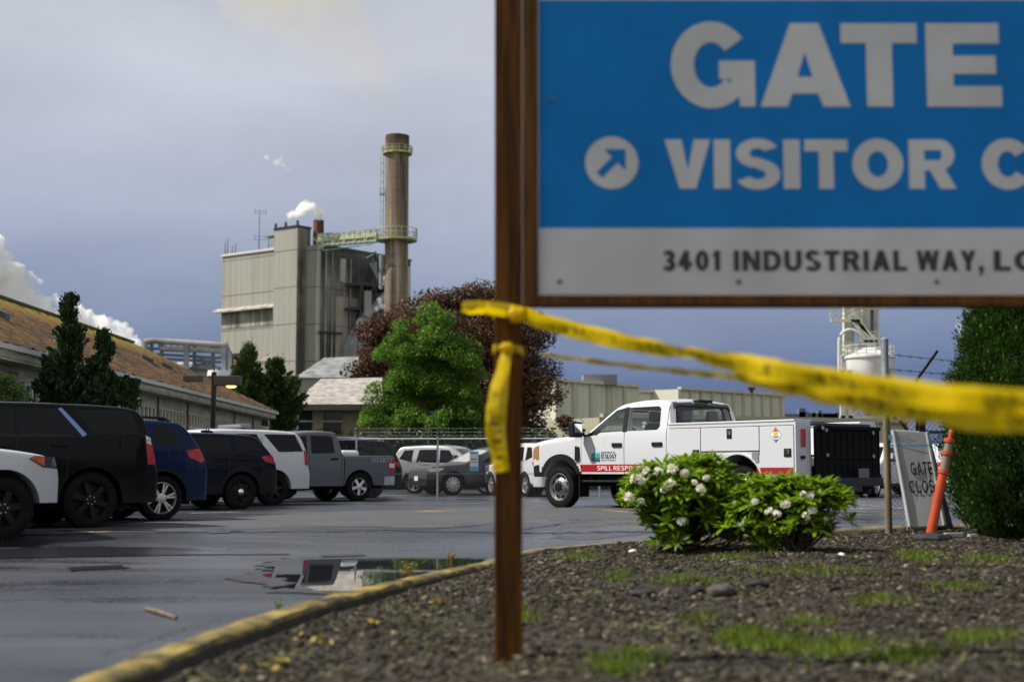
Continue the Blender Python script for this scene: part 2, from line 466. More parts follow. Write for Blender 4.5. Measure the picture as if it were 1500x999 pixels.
# ---- asphalt lot
def asphalt_material():
    m, n, l, b = NT('damp_asphalt')
    tc = n.new('ShaderNodeTexCoord')
    fine = n.new('ShaderNodeTexNoise'); fine.inputs['Scale'].default_value = 60; fine.inputs['Detail'].default_value = 6
    big = n.new('ShaderNodeTexNoise'); big.inputs['Scale'].default_value = .35; big.inputs['Detail'].default_value = 5; big.inputs['Roughness'].default_value = .6
    mp = n.new('ShaderNodeMapping'); mp.inputs['Scale'].default_value = (.35, 1.2, 1)
    l.new(tc.outputs['Object'], fine.inputs['Vector']); l.new(tc.outputs['Object'], mp.inputs[0]); l.new(mp.outputs[0], big.inputs['Vector'])
    r1 = n.new('ShaderNodeValToRGB'); r1.color_ramp.elements[0].position = .3; r1.color_ramp.elements[1].position = .72
    r1.color_ramp.elements[0].color = (.022, .025, .031, 1); r1.color_ramp.elements[1].color = (.060, .066, .080, 1)  # the sky's blue reflection is tinted into these greys
    l.new(fine.outputs[0], r1.inputs[0])
    r2 = n.new('ShaderNodeValToRGB'); r2.color_ramp.elements[0].position = .38; r2.color_ramp.elements[1].position = .62
    r2.color_ramp.elements[0].color = (.42, .43, .46, 1); r2.color_ramp.elements[1].color = (1.35, 1.33, 1.28, 1)
    l.new(big.outputs[0], r2.inputs[0])
    mx = n.new('ShaderNodeMix'); mx.data_type = 'RGBA'; mx.blend_type = 'MULTIPLY'; mx.inputs[0].default_value = 1
    l.new(r1.outputs[0], mx.inputs[6]); l.new(r2.outputs[0], mx.inputs[7])
    l.new(mx.outputs[2], b.inputs['Base Color'])
    # wetness: damp streaks are darker and smoother
    wet = n.new('ShaderNodeTexNoise'); wet.inputs['Scale'].default_value = .9; wet.inputs['Detail'].default_value = 9; wet.inputs['Roughness'].default_value = .62
    mp2 = n.new('ShaderNodeMapping'); mp2.inputs['Scale'].default_value = (.20, .9, 1); mp2.inputs['Location'].default_value = (4, 2, 0)
    l.new(tc.outputs['Object'], mp2.inputs[0]); l.new(mp2.outputs[0], wet.inputs['Vector'])
    def rmap(src, a, b_, c, d):
        q = n.new('ShaderNodeMapRange'); q.inputs[1].default_value = a; q.inputs[2].default_value = b_; q.inputs[3].default_value = c; q.inputs[4].default_value = d; l.new(src, q.inputs[0]); return q.outputs[0]
    w_ = rmap(wet.outputs[0], .44, .60, 0, 1)
    grit = n.new('ShaderNodeTexNoise'); grit.inputs['Scale'].default_value = 22; grit.inputs['Detail'].default_value = 6; l.new(tc.outputs['Object'], grit.inputs['Vector'])
    wg = n.new('ShaderNodeMath'); wg.operation = 'MULTIPLY'; l.new(w_, wg.inputs[0]); l.new(rmap(grit.outputs[0], .35, .6, .45, 1.1), wg.inputs[1]); wg.use_clamp = True
    l.new(rmap(wg.outputs[0], 0, 1, .42, .12), b.inputs['Roughness'])
    dk = n.new('ShaderNodeMix'); dk.data_type = 'RGBA'; dk.blend_type = 'MULTIPLY'; l.new(wg.outputs[0], dk.inputs[0]); l.new(mx.outputs[2], dk.inputs[6]); dk.inputs[7].default_value = (.55, .57, .64, 1)
    # oil spots
    vo = n.new('ShaderNodeTexVoronoi'); vo.inputs['Scale'].default_value = .55; l.new(tc.outputs['Object'], vo.inputs['Vector'])
    oi = n.new('ShaderNodeMix'); oi.data_type = 'RGBA'; oi.blend_type = 'MULTIPLY'; l.new(rmap(vo.outputs['Distance'], .05, .30, .75, 0), oi.inputs[0]); l.new(dk.outputs[2], oi.inputs[6]); oi.inputs[7].default_value = (.4, .4, .42, 1)
    # pale aggregate grains
    gr = n.new('ShaderNodeTexVoronoi'); gr.inputs['Scale'].default_value = 38; l.new(tc.outputs['Object'], gr.inputs['Vector'])
    pg = n.new('ShaderNodeMix'); pg.data_type = 'RGBA'; l.new(rmap(gr.outputs['Distance'], .10, .22, .55, 0), pg.inputs[0]); l.new(oi.outputs[2], pg.inputs[6]); pg.inputs[7].default_value = (.16, .16, .165, 1)
    l.new(pg.outputs[2], b.inputs['Base Color'])
    b.inputs['Specular IOR Level'].default_value = .5
    bp = n.new('ShaderNodeBump'); l.new(rmap(wg.outputs[0], 0, 1, .8, .22), bp.inputs['Strength']); bp.inputs['Distance'].default_value = .008
    l.new(fine.outputs[0], bp.inputs['Height']); l.new(bp.outputs[0], b.inputs['Normal'])
    return m

M['asphalt'] = asphalt_material()
ys = list(np.arange(0.5, 30, .4)) + list(np.arange(30, 60, 2.0)) + [60, 80, 110, 140]
xs = [-40, -30, -20, -16] + list(np.arange(-13, 13.01, .4)) + [16, 20, 30, 45, 70]
V = np.array([(x, y, lot_z(x, y)) for y in ys for x in xs])
nx = len(xs)
F = np.array([(j * nx + i, j * nx + i + 1, (j + 1) * nx + i + 1, (j + 1) * nx + i) for j in range(len(ys) - 1) for i in range(nx - 1)])
structure(np_mesh('parking_lot', V, F, M['asphalt'], smooth=True), 'damp grey asphalt parking lot with tar seams', 'parking lot')


def drape(name, poly_pts, m, h=.008, sub=10):
    """Thin strip of quads (list of (left,right) point pairs) laid on the lot."""
    vs, fs = [], []
    for (a, b) in poly_pts:
        for t in (0, 1):
            p = a if t == 0 else b
            vs.append((p[0], p[1], lot_z(p[0], p[1]) + h))
    for k in range(len(poly_pts) - 1):
        fs.append((2 * k, 2 * k + 1, 2 * k + 3, 2 * k + 2))
    mb = MB(); mb.add(vs, fs)
    return mb.build(name, m)


def strip(name, a, b, w, m, h=.008, n=14, wob=0.0):
    a, b = Vector(a), Vector(b); d = (b - a).normalized(); s = Vector((-d.y, d.x))
    pr = []
    for k in range(n + 1):
        c = a.lerp(b, k / n) + s * (wob * math.sin(k * 2.1 + a.x) * .5 + wob * random.uniform(-.5, .5))
        ww = w * (random.uniform(.6, 1.3) if wob else 1)
        pr.append((c - s * ww / 2, c + s * ww / 2))
    return drape(name, pr, m, h)


def lot_at(px, py):
    """Pixel -> point on the lot."""
    v = 499.5 - py
    d = Vector((px - 750.0, FPX * CP - v * SP, FPX * SP + v * CP))
    t = 5.0
    for _ in range(60):
        z = lot_z(d.x * t, d.y * t)
        t = (z - HC) / d.z
    return Vector((d.x * t, d.y * t))

paint_y = mat('worn_yellow_paint', (.42, .30, .05), .7, col2=(.10, .09, .07), scale=9, detail=8)
paint_w = mat('worn_white_paint', (.45, .45, .45), .7, col2=(.10, .10, .10), scale=9, detail=8)
tar = mat('tar_seam', (.012, .012, .013), .35)
seal = mat('sealed_patch', (.03, .031, .034), .4, var=.3, scale=3, bump=.3)
marks = [('yellow_stall_line', (-40, 784), (165, 779), .12, paint_y), ('yellow_stall_line', (612, 750), (660, 748), .3, paint_y), ('yellow_stall_line', (880, 747), (925, 751), .14, paint_y),
         ('yellow_stall_line', (1240, 738), (1330, 746), .12, paint_y), ('yellow_stall_line', (1215, 755), (1320, 752), .10, paint_y), ('white_stall_line', (278, 752), (350, 750), .13, paint_w)]
for nm, a, b_, w, mm in marks:
    structure(strip(nm, lot_at(*a), lot_at(*b_), w, mm), 'worn painted stall line on the asphalt', 'marking')
for a, b_, w in [((230, 782), (700, 770), .09), ((560, 776), (1010, 769), .08), ((-80, 797), (330, 793), .05), ((980, 790), (720, 800), .05)]:
    structure(strip('tar_seam', lot_at(*a), lot_at(*b_), w, tar, wob=.05, n=40), 'dark tar seam across the asphalt', 'seam')

old = mat('old_matte_asphalt', (.074, .074, .078), .66, col2=(.046, .047, .052), scale=1.6, stretch=(.3, 1, 1), bump=.5, bscale=50, detail=9)
up_ = [(-60, 778), (100, 772), (230, 764), (450, 752), (700, 743), (1010, 743)]; lo_ = [(-60, 791), (100, 787), (230, 783), (450, 776), (700, 771), (1010, 768)]
pr_ = []
for (a0_, b0_), (a1_, b1_) in zip(zip(up_[:-1], lo_[:-1]), zip(up_[1:], lo_[1:])):
    for k_ in range(12):
        t_ = k_ / 12; q0 = Vector(lot_at(a0_[0] + (a1_[0] - a0_[0]) * t_, a0_[1] + (a1_[1] - a0_[1]) * t_)); q1 = Vector(lot_at(b0_[0] + (b1_[0] - b0_[0]) * t_, b0_[1] + (b1_[1] - b0_[1]) * t_))
        pr_ += [(q1, q0)]
vs_, fs_ = [], []
for q1, q0 in pr_:
    for j_ in range(7):
        p_ = q1.lerp(q0, j_ / 6); vs_.append((p_.x, p_.y, lot_z(p_.x, p_.y) + .003))
for k_ in range(len(pr_) - 1):
    for j_ in range(6): fs_.append((k_ * 7 + j_, k_ * 7 + 7 + j_, k_ * 7 + 8 + j_, k_ * 7 + 1 + j_))
mb = MB(); mb.add(vs_, fs_); structure(mb.build('old_asphalt', old), 'paler matte strip of older asphalt along the parked row', 'asphalt')
crk = mat('asphalt_crack', (.008, .008, .008), .6)
for a, b_ in (((60, 812), (360, 788)), ((520, 790), (770, 783)), ((330, 905), (150, 958)), ((-20, 870), (200, 846)), ((560, 760), (900, 757))):
    structure(strip('asphalt_crack', lot_at(*a), lot_at(*b_), .014, crk, wob=.10, n=50), 'fine crack across the asphalt', 'crack')
# ---- puddles
def water_material():
    m, n, l, b = NT('standing_water')
    b.inputs['Base Color'].default_value = (.008, .009, .010, 1)
    b.inputs['Roughness'].default_value = .015
    b.inputs['Specular IOR Level'].default_value = .5
    b.inputs['IOR'].default_value = 1.6
    tc = n.new('ShaderNodeTexCoord'); ns = n.new('ShaderNodeTexNoise'); ns.inputs['Scale'].default_value = 3
    l.new(tc.outputs['Object'], ns.inputs['Vector'])
    bp = n.new('ShaderNodeBump'); bp.inputs['Strength'].default_value = .04; bp.inputs['Distance'].default_value = .01
    l.new(ns.outputs[0], bp.inputs['Height']); l.new(bp.outputs[0], b.inputs['Normal'])
    return m
M['water'] = water_material()


def puddle(name, top, bot, flat=True, h=.009):
    """Outline given by an upper and a lower edge in photograph pixels."""
    pts = [lot_at(*p) for p in top] + [lot_at(*p) for p in reversed(bot)]
    bm = bmesh.new()
    vs = []
    z0 = max(lot_z(p.x, p.y) for p in pts) if flat else None
    # ragged edge: subdivide and jitter
    ring = []
    for k in range(len(pts)):
        a, b = pts[k], pts[(k + 1) % len(pts)]
        nn = max(2, int((b - a).length / .07))
        for i in range(nn):
            p = a.lerp(b, i / nn)
            j = .10 * math.sin(p.x * 9 + p.y * 3) + .07 * math.sin(p.x * 23 + p.y * 11) + random.uniform(-.06, .06)
            ring.append((p.x + j * .8, p.y + j * .35))
    for x, y in ring:
        vs.append(bm.verts.new((x, y, (z0 if flat else lot_z(x, y)) + h)))
    f = bm.faces.new(vs)
    bmesh.ops.triangulate(bm, faces=[f])
    me = bpy.data.meshes.new(name); bm.to_mesh(me); bm.free(); me.materials.append(M['water'])
    return link_mesh(name, me)

pd0 = puddle('damp_patch', [(385, 830), (412, 817.5), (500, 816.5), (600, 816.5), (700, 816), (722, 817)], [(340, 848), (395, 856), (400, 868), (470, 872), (565, 870), (608, 856), (668, 840), (718, 830)], h=.004)
pd0.data.materials[0] = mat('wet_dark_asphalt', (.014, .014, .016), .20, var=.4, scale=5, bump=.25, bscale=50)
structure(pd0, 'dark wet margin round the rain puddle', 'puddle')
structure(puddle('puddle', [(408, 832), (424, 821), (500, 819.5), (600, 819), (690, 819), (720, 822)], [(372, 845), (415, 848), (405, 862), (470, 866), (560, 866), (605, 853), (665, 838), (716, 829)]),
          'rain puddle by the yellow kerb mirroring the parked trucks', 'puddle')
damp = mat('damp_asphalt_patch', (.016, .016, .018), .22)
for top, bot in [([(-60, 817), (120, 812), (300, 809), (410, 810)], [(-60, 820), (120, 816), (300, 812.5), (421, 812.5)]),
                 ([(90, 832), (170, 828)], [(100, 837), (192, 832)]), ([(300, 799), (345, 797)], [(298, 801), (340, 799.5)]),
                 ([(470, 813), (530, 811)], [(475, 816), (540, 814)]), ([(80, 797), (220, 795)], [(70, 800), (230, 797.5)])]:
    pd_ = puddle('damp_patch', top, bot, flat=False); structure(pd_, 'thin streak of water on the asphalt', 'puddle')
    pd_.data.materials[0] = damp

# ---- planting bed and kerb
CURB = [(3, -1.95), (5.97, -1.68), (7.58, -1.54), (9.48, -1.27), (11.5, -.80), (12.6, -.50), (13.7, -.17), (15.2, .12), (16.5, .42), (17.15, .8), (17.5, 1.25), (17.65, 1.8)]
_cy = np.array([c[0] for c in CURB]); _cx = np.array([c[1] for c in CURB])
BED_FAR = 17.7
def curb_x(y): return float(np.interp(y, _cy, _cx))
def kerb_top(x, y): return lot_z(x, y) + .16 - .115 * sstep(-.3, 3.0, x)
def curb_dist(x, y):
    return min(max(0, x - curb_x(min(y, 17.65))), max(0, BED_FAR - y))
def soil_z(x, y):
    d = curb_dist(x, y)
    z = max(-.15 + .015 * (y - 7.3) + .018 * x, lot_z(x, y) + .05)
    e = kerb_top(x, y) - .03 - .045 * (1 - sstep(10, 15, y))
    t = sstep(0, 1.0, d)
    z = e * (1 - t) + z * t if z > e else e * (1 - sstep(0, .4, d)) + z * sstep(0, .4, d)
    return z + .022 * math.sin(x * 2.3 + 1) * math.sin(y * 1.9) * t + .012 * math.sin(x * 6.1 + y * 4.3) * t

soil_m = mat('bark_mulch_soil', (.028, .019, .010), .95, col2=(.009, .006, .004), scale=14, bump=.9, bscale=45, detail=8)
_n, _l = soil_m.node_tree.nodes, soil_m.node_tree.links
_b = _n['Principled BSDF']; _src = _b.inputs['Base Color'].links[0].from_socket
_tc = _n.new('ShaderNodeTexCoord'); _ns = _n.new('ShaderNodeTexNoise'); _ns.inputs['Scale'].default_value = 1.3; _ns.inputs['Detail'].default_value = 8; _ns.inputs['Roughness'].default_value = .7
_l.new(_tc.outputs['Object'], _ns.inputs['Vector'])
_mr = _n.new('ShaderNodeMapRange'); _mr.inputs[1].default_value = .54; _mr.inputs[2].default_value = .64; _mr.inputs[4].default_value = .9; _l.new(_ns.outputs[0], _mr.inputs[0])
_mx = _n.new('ShaderNodeMix'); _mx.data_type = 'RGBA'; _l.new(_mr.outputs[0], _mx.inputs[0]); _l.new(_src, _mx.inputs[6]); _mx.inputs[7].default_value = (.065, .075, .010, 1); _l.new(_mx.outputs[2], _b.inputs['Base Color'])
rows = list(np.arange(2.4, BED_FAR, .16)) + [BED_FAR]
us = np.linspace(0, 1, 90) ** 1.35
V = []
for y in rows:
    x0 = curb_x(min(y, 17.65))
    for u in us:
        x = x0 + (13 - x0) * u
        V.append((x, y, soil_z(x, y)))
nu = len(us)
F = [(j * nu + i, j * nu + i + 1, (j + 1) * nu + i + 1, (j + 1) * nu + i) for j in range(len(rows) - 1) for i in range(nu - 1)]
structure(np_mesh('planting_bed', np.array(V), np.array(F), soil_m, smooth=True), 'dark bark mulch bed with moss and weeds', 'planting bed')

def kerb_material():
    m, n, l, b = NT('painted_kerb')
    tc = n.new('ShaderNodeTexCoord')
    ns = n.new('ShaderNodeTexNoise'); ns.inputs['Scale'].default_value = 3.2; ns.inputs['Detail'].default_value = 9; ns.inputs['Roughness'].default_value = .7
    l.new(tc.outputs['Object'], ns.inputs['Vector'])
    rp = n.new('ShaderNodeValToRGB')
    for e in range(2): rp.color_ramp.elements.new(.5)
    for e, (p, c) in zip(rp.color_ramp.elements, [(.36, (.020, .017, .010)), (.47, (.075, .060, .020)), (.57, (.20, .145, .026)), (.70, (.36, .27, .055))]):
        e.position = p; e.color = (*c, 1)
    l.new(ns.outputs[0], rp.inputs[0]); l.new(rp.outputs[0], b.inputs['Base Color'])
    b.inputs['Roughness'].default_value = .8
    bp = n.new('ShaderNodeBump'); bp.inputs['Strength'].default_value = .7; bp.inputs['Distance'].default_value = .02
    n2 = n.new('ShaderNodeTexNoise'); n2.inputs['Scale'].default_value = 30; n2.inputs['Detail'].default_value = 6
    l.new(tc.outputs['Object'], n2.inputs['Vector']); l.new(n2.outputs[0], bp.inputs['Height']); l.new(bp.outputs[0], b.inputs['Normal'])
    return m
M['kerb_y'] = kerb_material()
M['kerb_g'] = mat('mossy_concrete_kerb', (.20, .17, .09), .85, col2=(.09, .075, .04), scale=5, bump=.6, bscale=30, detail=8)

M['kerb_dirt_shade'] = mat('dirty_shaded_kerb_back', (.040, .033, .018), .9, col2=(.018, .014, .009), scale=9, bump=.6)  # dirty unpainted back, with its shade put into the darker colour
def kerb(pts, m, w=.15, label=''):
    """Swept kerb stone along (x,y) points; the outer face stands on the lot."""
    pts = [Vector(p) for p in pts]
    dense = []
    for a, b in zip(pts[:-1], pts[1:]):
        nn = max(2, int((b - a).length / .08))
        dense += [a.lerp(b, i / nn) for i in range(nn)]
    dense.append(pts[-1])
    vs = []
    for k, p in enumerate(dense):
        d = (dense[min(k + 1, len(dense) - 1)] - dense[max(k - 1, 0)]).normalized()
        s = Vector((-d.y, d.x))          # towards the lot
        zt = kerb_top(p.x, p.y); zl = lot_z(p.x, p.y)
        j = [random.uniform(-.0025, .0025) + .004 * math.sin(p.y * 7.3 + q_ * 1.7) * math.sin(p.y * 2.9 + p.x * 5) for q_ in range(8)]
        prof = [(w / 2 + .02, zl - .05), (w / 2 + .012, zl + .03), (w / 2, zt - .03), (w / 2 - .025, zt), (0, zt + .004), (-w / 2 + .02, zt - .002), (-w / 2, zt - .03), (-w / 2 - .01, zl - .12)]
        for (o, z), jj in zip(prof, j):
            q = p + s * (o + jj); vs.append((q.x, q.y, z + jj * .8))
    n = len(dense)
    F = [(k * 8 + i, k * 8 + (i + 1) % 8, (k + 1) * 8 + (i + 1) % 8, (k + 1) * 8 + i) for k in range(n - 1) for i in range(8)]
    mb = MB(); mb.add(vs, F + [tuple(range(8)), tuple(range((n - 1) * 8, n * 8))])
    mb.m = [1 if (k_ % 8) >= 6 else 0 for k_ in range(len(F))] + [1, 1]
    return structure(mb.build('kerb', [m, M['kerb_dirt_shade']], smooth=50), label, 'kerb')

cp = [(x - .09, y) for y, x in CURB]
kerb([cp[0], cp[1], cp[2], cp[3], (cp[4][0] - .02, cp[4][1] - .05)], M['kerb_y'], .20, 'yellow painted kerb stone, near piece, paint worn and mossy')
kerb([(cp[4][0] + .01, cp[4][1] + .02), cp[5], cp[6]], M['kerb_y'], .19, 'yellow painted kerb stone beside the puddle')
kerb([cp[6], cp[7], cp[8], cp[9], cp[10], cp[11], (2.6, 17.76), (5, 17.8), (9, 17.8), (14, 17.8)], M['kerb_g'], .17, 'low mossy concrete kerb curving behind the bushes')

# ---- bark chips and stones scattered over the bed (uncountable)
def chip_proto(kind):
    bm = bmesh.new()
    bmesh.ops.create_icosphere(bm, subdivisions=1, radius=1)
    sc_ = {0: (1, .55, .3), 1: (1, .35, .2), 2: (.8, .7, .5), 3: (1, .8, .25)}[kind]
    for v in bm.verts:
        k = random.uniform(.65, 1.25)
        v.co = Vector((v.co.x * sc_[0] * k, v.co.y * sc_[1] * k, v.co.z * sc_[2] * k))
    vs = np.array([v.co[:] for v in bm.verts]); fs = np.array([[v.index for v in f.verts] for f in bm.faces])
    bm.free()
    return vs, fs
def scatter(name, N, region, size, m, protos, lift=.3, ybias=1.0):
    vs_all, fs_all, off = [], [], 0
    k = 0
    while k < N:
        y = region[2] + (region[3] - region[2]) * random.random() ** ybias
        lim = y * .375 + .5
        x = random.uniform(max(curb_x(min(y, 17.65)) + .06, region[0]), min(region[1], lim))
        k += 1
        vs, fs = protos[random.randrange(len(protos))]
        s = size * random.choice((.5, .7, .8, 1, 1, 1.3, 1.9)) * random.uniform(.7, 1.2)
        if .5 + .5 * math.sin(x * 1.7 + 2 * math.sin(y * .8)) * math.sin(y * 1.3 + 1.5 * math.sin(x)) < random.uniform(-.3, .45): continue
        a, b_ = random.uniform(0, 6.28), random.uniform(-.5, .5)
        ca, sa, cb, sb = math.cos(a), math.sin(a), math.cos(b_), math.sin(b_)
        Rm = np.array([[ca, -sa, 0], [sa, ca, 0], [0, 0, 1]]) @ np.array([[cb, 0, sb], [0, 1, 0], [-sb, 0, cb]])
        vs_all.append((vs * s) @ Rm.T + np.array([x, y, soil_z(x, y) + s * .25 * lift])); fs_all.append(fs + off); off += len(vs)
    return np_mesh(name, np.concatenate(vs_all), np.concatenate(fs_all), m)
chips_m, n, l, b = NT('bark_chips')
geo = n.new('ShaderNodeNewGeometry'); rp = n.new('ShaderNodeValToRGB')
for _ in range(4): rp.color_ramp.elements.new(.5)
for e, (p, c) in zip(rp.color_ramp.elements, [(0, (.008, .006, .003)), (.35, (.016, .012, .007)), (.6, (.028, .021, .012)), (.8, (.058, .046, .030)), (.93, (.115, .095, .066)), (1, (.20, .17, .115))]):
    e.position = p; e.color = (*c, 1)
l.new(geo.outputs['Random Per Island'], rp.inputs[0]); l.new(rp.outputs[0], b.inputs['Base Color']); b.inputs['Roughness'].default_value = .8; b.inputs['Specular IOR Level'].default_value = .25
protos = [chip_proto(i % 4) for i in range(12)]
ch = scatter('bark_mulch', 52000, (-3, 7.2, 5.4, 17.6), .020, chips_m, protos, ybias=1.0)
ch2 = scatter('bark_pieces', 1500, (-3, 7.2, 5.4, 17.6), .034, chips_m, protos)
tag(ch2, 'larger broken bark pieces strewn over the mulch', 'mulch', kind='stuff')
tag(ch, 'loose brown bark chips and gravel covering the bed', 'mulch', kind='stuff')

def soil_at(px, py):
    v = 499.5 - py
    d = Vector((px - 750.0, FPX * CP - v * SP, FPX * SP + v * CP)); t = .005
    for _ in range(60): t = (soil_z(d.x * t, min(d.y * t, 17.6)) - HC) / d.z
    return Vector((d.x * t, min(d.y * t, 17.5)))
# stones one can tell apart
stone_m = mat('grey_stone', (.075, .066, .06), .85, var=.4, scale=12, bump=.6)
pale_m = mat('pale_litter', (.72, .70, .66), .7)
def rock(name, px, py, Y, r, m, label, cat, flat=.6, group=None):
    p = soil_at(px, py); z = soil_z(p.x, p.y)
    bm = bmesh.new(); bmesh.ops.create_icosphere(bm, subdivisions=3, radius=1)
    sd = random.uniform(0, 50)
    for v in bm.verts:
        c = v.co
        k = 1 + .18 * math.sin(c.x * 3 + sd) * math.cos(c.y * 2.6 + sd) + .08 * math.sin(c.z * 7 + c.x * 5 + sd)
        v.co = Vector((c.x * r * k * 1.3, c.y * r * k, c.z * r * flat * k))
    me = bpy.data.meshes.new(name); bm.to_mesh(me); bm.free(); me.materials.append(m)
    me.polygons.foreach_set('use_smooth', [True] * len(me.polygons))
    o = link_mesh(name, me); o.location = (p.x, p.y, z + r * flat * .6); o.rotation_euler = (0, 0, random.uniform(0, 3))
    return tag(o, label, cat, group)
dark_stone = mat('dark_stone', (.020, .017, .015), .85, var=.4, scale=12, bump=.6)
rock('stone', 940, 872, 9.9, .075, dark_stone, 'long dark stone in the mulch, first of four lying in a line', 'stone', .4)
rock('stone', 1020, 860, 10.1, .06, dark_stone, 'small dark stone between the long dark stone and the grey one', 'stone')
rock('stone', 1056, 866, 9.9, .095, stone_m, 'largest grey stone in the mulch in front of the bushes', 'stone')
rock('stone', 1108, 860, 10.0, .075, dark_stone, 'rounded dark stone beside the largest grey stone', 'stone')
rock('paper_scrap', 927, 809, 14.0, .035, pale_m, 'crumpled white scrap on the mulch beside the taller bush', 'litter')
rock('paper_scrap', 1233, 814, 13.8, .03, pale_m, 'crumpled white scrap on the mulch beyond the smaller bush', 'litter')
rock('pale_stone', 757, 963, 7.0, .06, mat('sandy_stone', (.13, .11, .08), .85, var=.3, scale=9, bump=.5), 'flat sandy stone at the foot of the wooden sign post', 'stone', .3)

# grass and moss patches (uncountable)
grass_m = leaf_mat('young_grass', (.05, .09, .010), (.20, .27, .025), .45, 6)
def grass_patch(spots):
    Vs, Fs, off = [], [], 0
    for px, py, wpx, hpx, n in spots:
        c = soil_at(px, py)
        s = 2092 / c.y
        for _ in range(n):
            x = c.x + random.gauss(0, .42) * wpx / s; y = c.y + random.gauss(0, .42) * hpx / s * (c.y / .95)
            if x < curb_x(min(y, 17.6)) + .04 or y > 17.6: continue
            z = soil_z(x, y)
            h = random.uniform(.02, .065); a = random.uniform(0, 6.28); w = .004 * random.uniform(.8, 1.6)
            lean = random.uniform(.1, .7) * h
            dx, dy = math.cos(a), math.sin(a)
            Vs += [(x - dy * w, y + dx * w, z), (x + dy * w, y - dx * w, z), (x + dx * lean * .4 + dy * w * .7, y + dy * lean * .4 - dx * w * .7, z + h * .65), (x + dx * lean, y + dy * lean, z + h)]
            Fs.append((off, off + 1, off + 2, off + 3)); off += 4
    return np_mesh('grass', np.array(Vs), np.array(Fs), grass_m)
tag(grass_patch([(1095, 938, 48, 11, 850), (1150, 946, 45, 9, 300), (1222, 952, 55, 9, 480), (1330, 962, 60, 8, 260), (1290, 880, 60, 5, 220), (1180, 912, 60, 6, 160), (1340, 806, 40, 5, 420), (1345, 822, 25, 6, 260), (1450, 822, 50, 6, 260), (1400, 868, 50, 5, 200), (1440, 935, 60, 8, 260), (1020, 908, 40, 8, 120),
                 (850, 817, 40, 6, 350), (905, 846, 30, 8, 160), (1010, 850, 60, 6, 250), (1180, 840, 140, 6, 400), (905, 980, 50, 12, 220), (765, 905, 20, 10, 120), (930, 965, 60, 12, 260), (1075, 818, 60, 5, 250), (620, 910, 100, 30, 90), (1255, 955, 260, 30, 220)]),
    'tufts of bright young grass growing through the mulch', 'grass', kind='stuff')
moss_m = leaf_mat('yellow_leaves', (.30, .20, .02), (.55, .42, .05), .3, 3)
lv = [];
for px, py in [(462, 945), (455, 940), (385, 985), (400, 972), (640, 885), (545, 915)]:
    c = soil_at(px, py)
    for _ in range(5):
        x, y = c.x + random.gauss(0, .05), c.y + random.gauss(0, .1)
        x = max(x, curb_x(y) + .1); lv.append((x, y, soil_z(x, y) + .03))
Vl, Fl = leaf_arrays(np.array(lv), .05, .7, up=1)
tag(np_mesh('fallen_leaves', Vl, Fl, moss_m), 'yellow fallen leaves scattered on the mulch near the kerb', 'leaves', kind='stuff')

# dry weeds along the kerb and a twig on the asphalt
dry_m = leaf_mat('dry_weed', (.20, .13, .03), (.42, .30, .08), .4, 4)
green_m = leaf_mat('green_weed', (.05, .13, .015), (.13, .26, .03), .4, 4)
def weed(px, py, h, nb, m, label):
    c = lot_at(px, py); z = lot_z(c.x, c.y)
    mb = MB()
    for k in range(nb):
        a = random.uniform(0, 6.28); r = random.uniform(0, .06); ln = random.uniform(.3, 1) * h
        p = Vector((c.x + r * math.cos(a), c.y + r * math.sin(a), z)); q = p + Vector((random.uniform(-.3, .3) * ln, random.uniform(-.3, .3) * ln, ln))
        mb.cyl(p, q, .004, .0015, 4)
        for j in range(3):
            t = random.uniform(.35, 1); s = p.lerp(q, t); d = Vector((random.uniform(-1, 1), random.uniform(-1, 1), .5)) * .03
            e = d.cross(Vector((0, 0, 1))) * .4
            mb.add([s, s + d * .6 + e, s + d * 1.3, s + d * .6 - e], [(0, 1, 2, 3)])
    return tag(mb.build('weed', m), label, 'weed')
weed(486, 880, .12, 14, dry_m, 'dry tan weed at the near end of the puddle')
weed(598, 845, .16, 16, dry_m, 'tall dry tan weed growing at the joint between the yellow kerb stones')
weed(662, 824, .20, 12, dry_m, 'dry tan weed standing at the far end of the puddle')
weed(411, 898, .12, 8, green_m, 'small green weed growing beside the yellow kerb')
tw = lot_at(212, 893); tw2 = lot_at(258, 907)
mb = MB(); mb.tube([(tw.x, tw.y, lot_z(tw.x, tw.y) + .012), (tw.x * .6 + tw2.x * .4, tw.y * .6 + tw2.y * .4, lot_z(tw.x, tw.y) + .02), (tw2.x, tw2.y, lot_z(tw2.x, tw2.y) + .012)], [.010, .016, .013], 7)
tag(mb.build('stick', mat('bark_stick', (.16, .11, .07), .8, var=.4, scale=20)), 'short broken brown stick lying on the wet asphalt', 'stick')
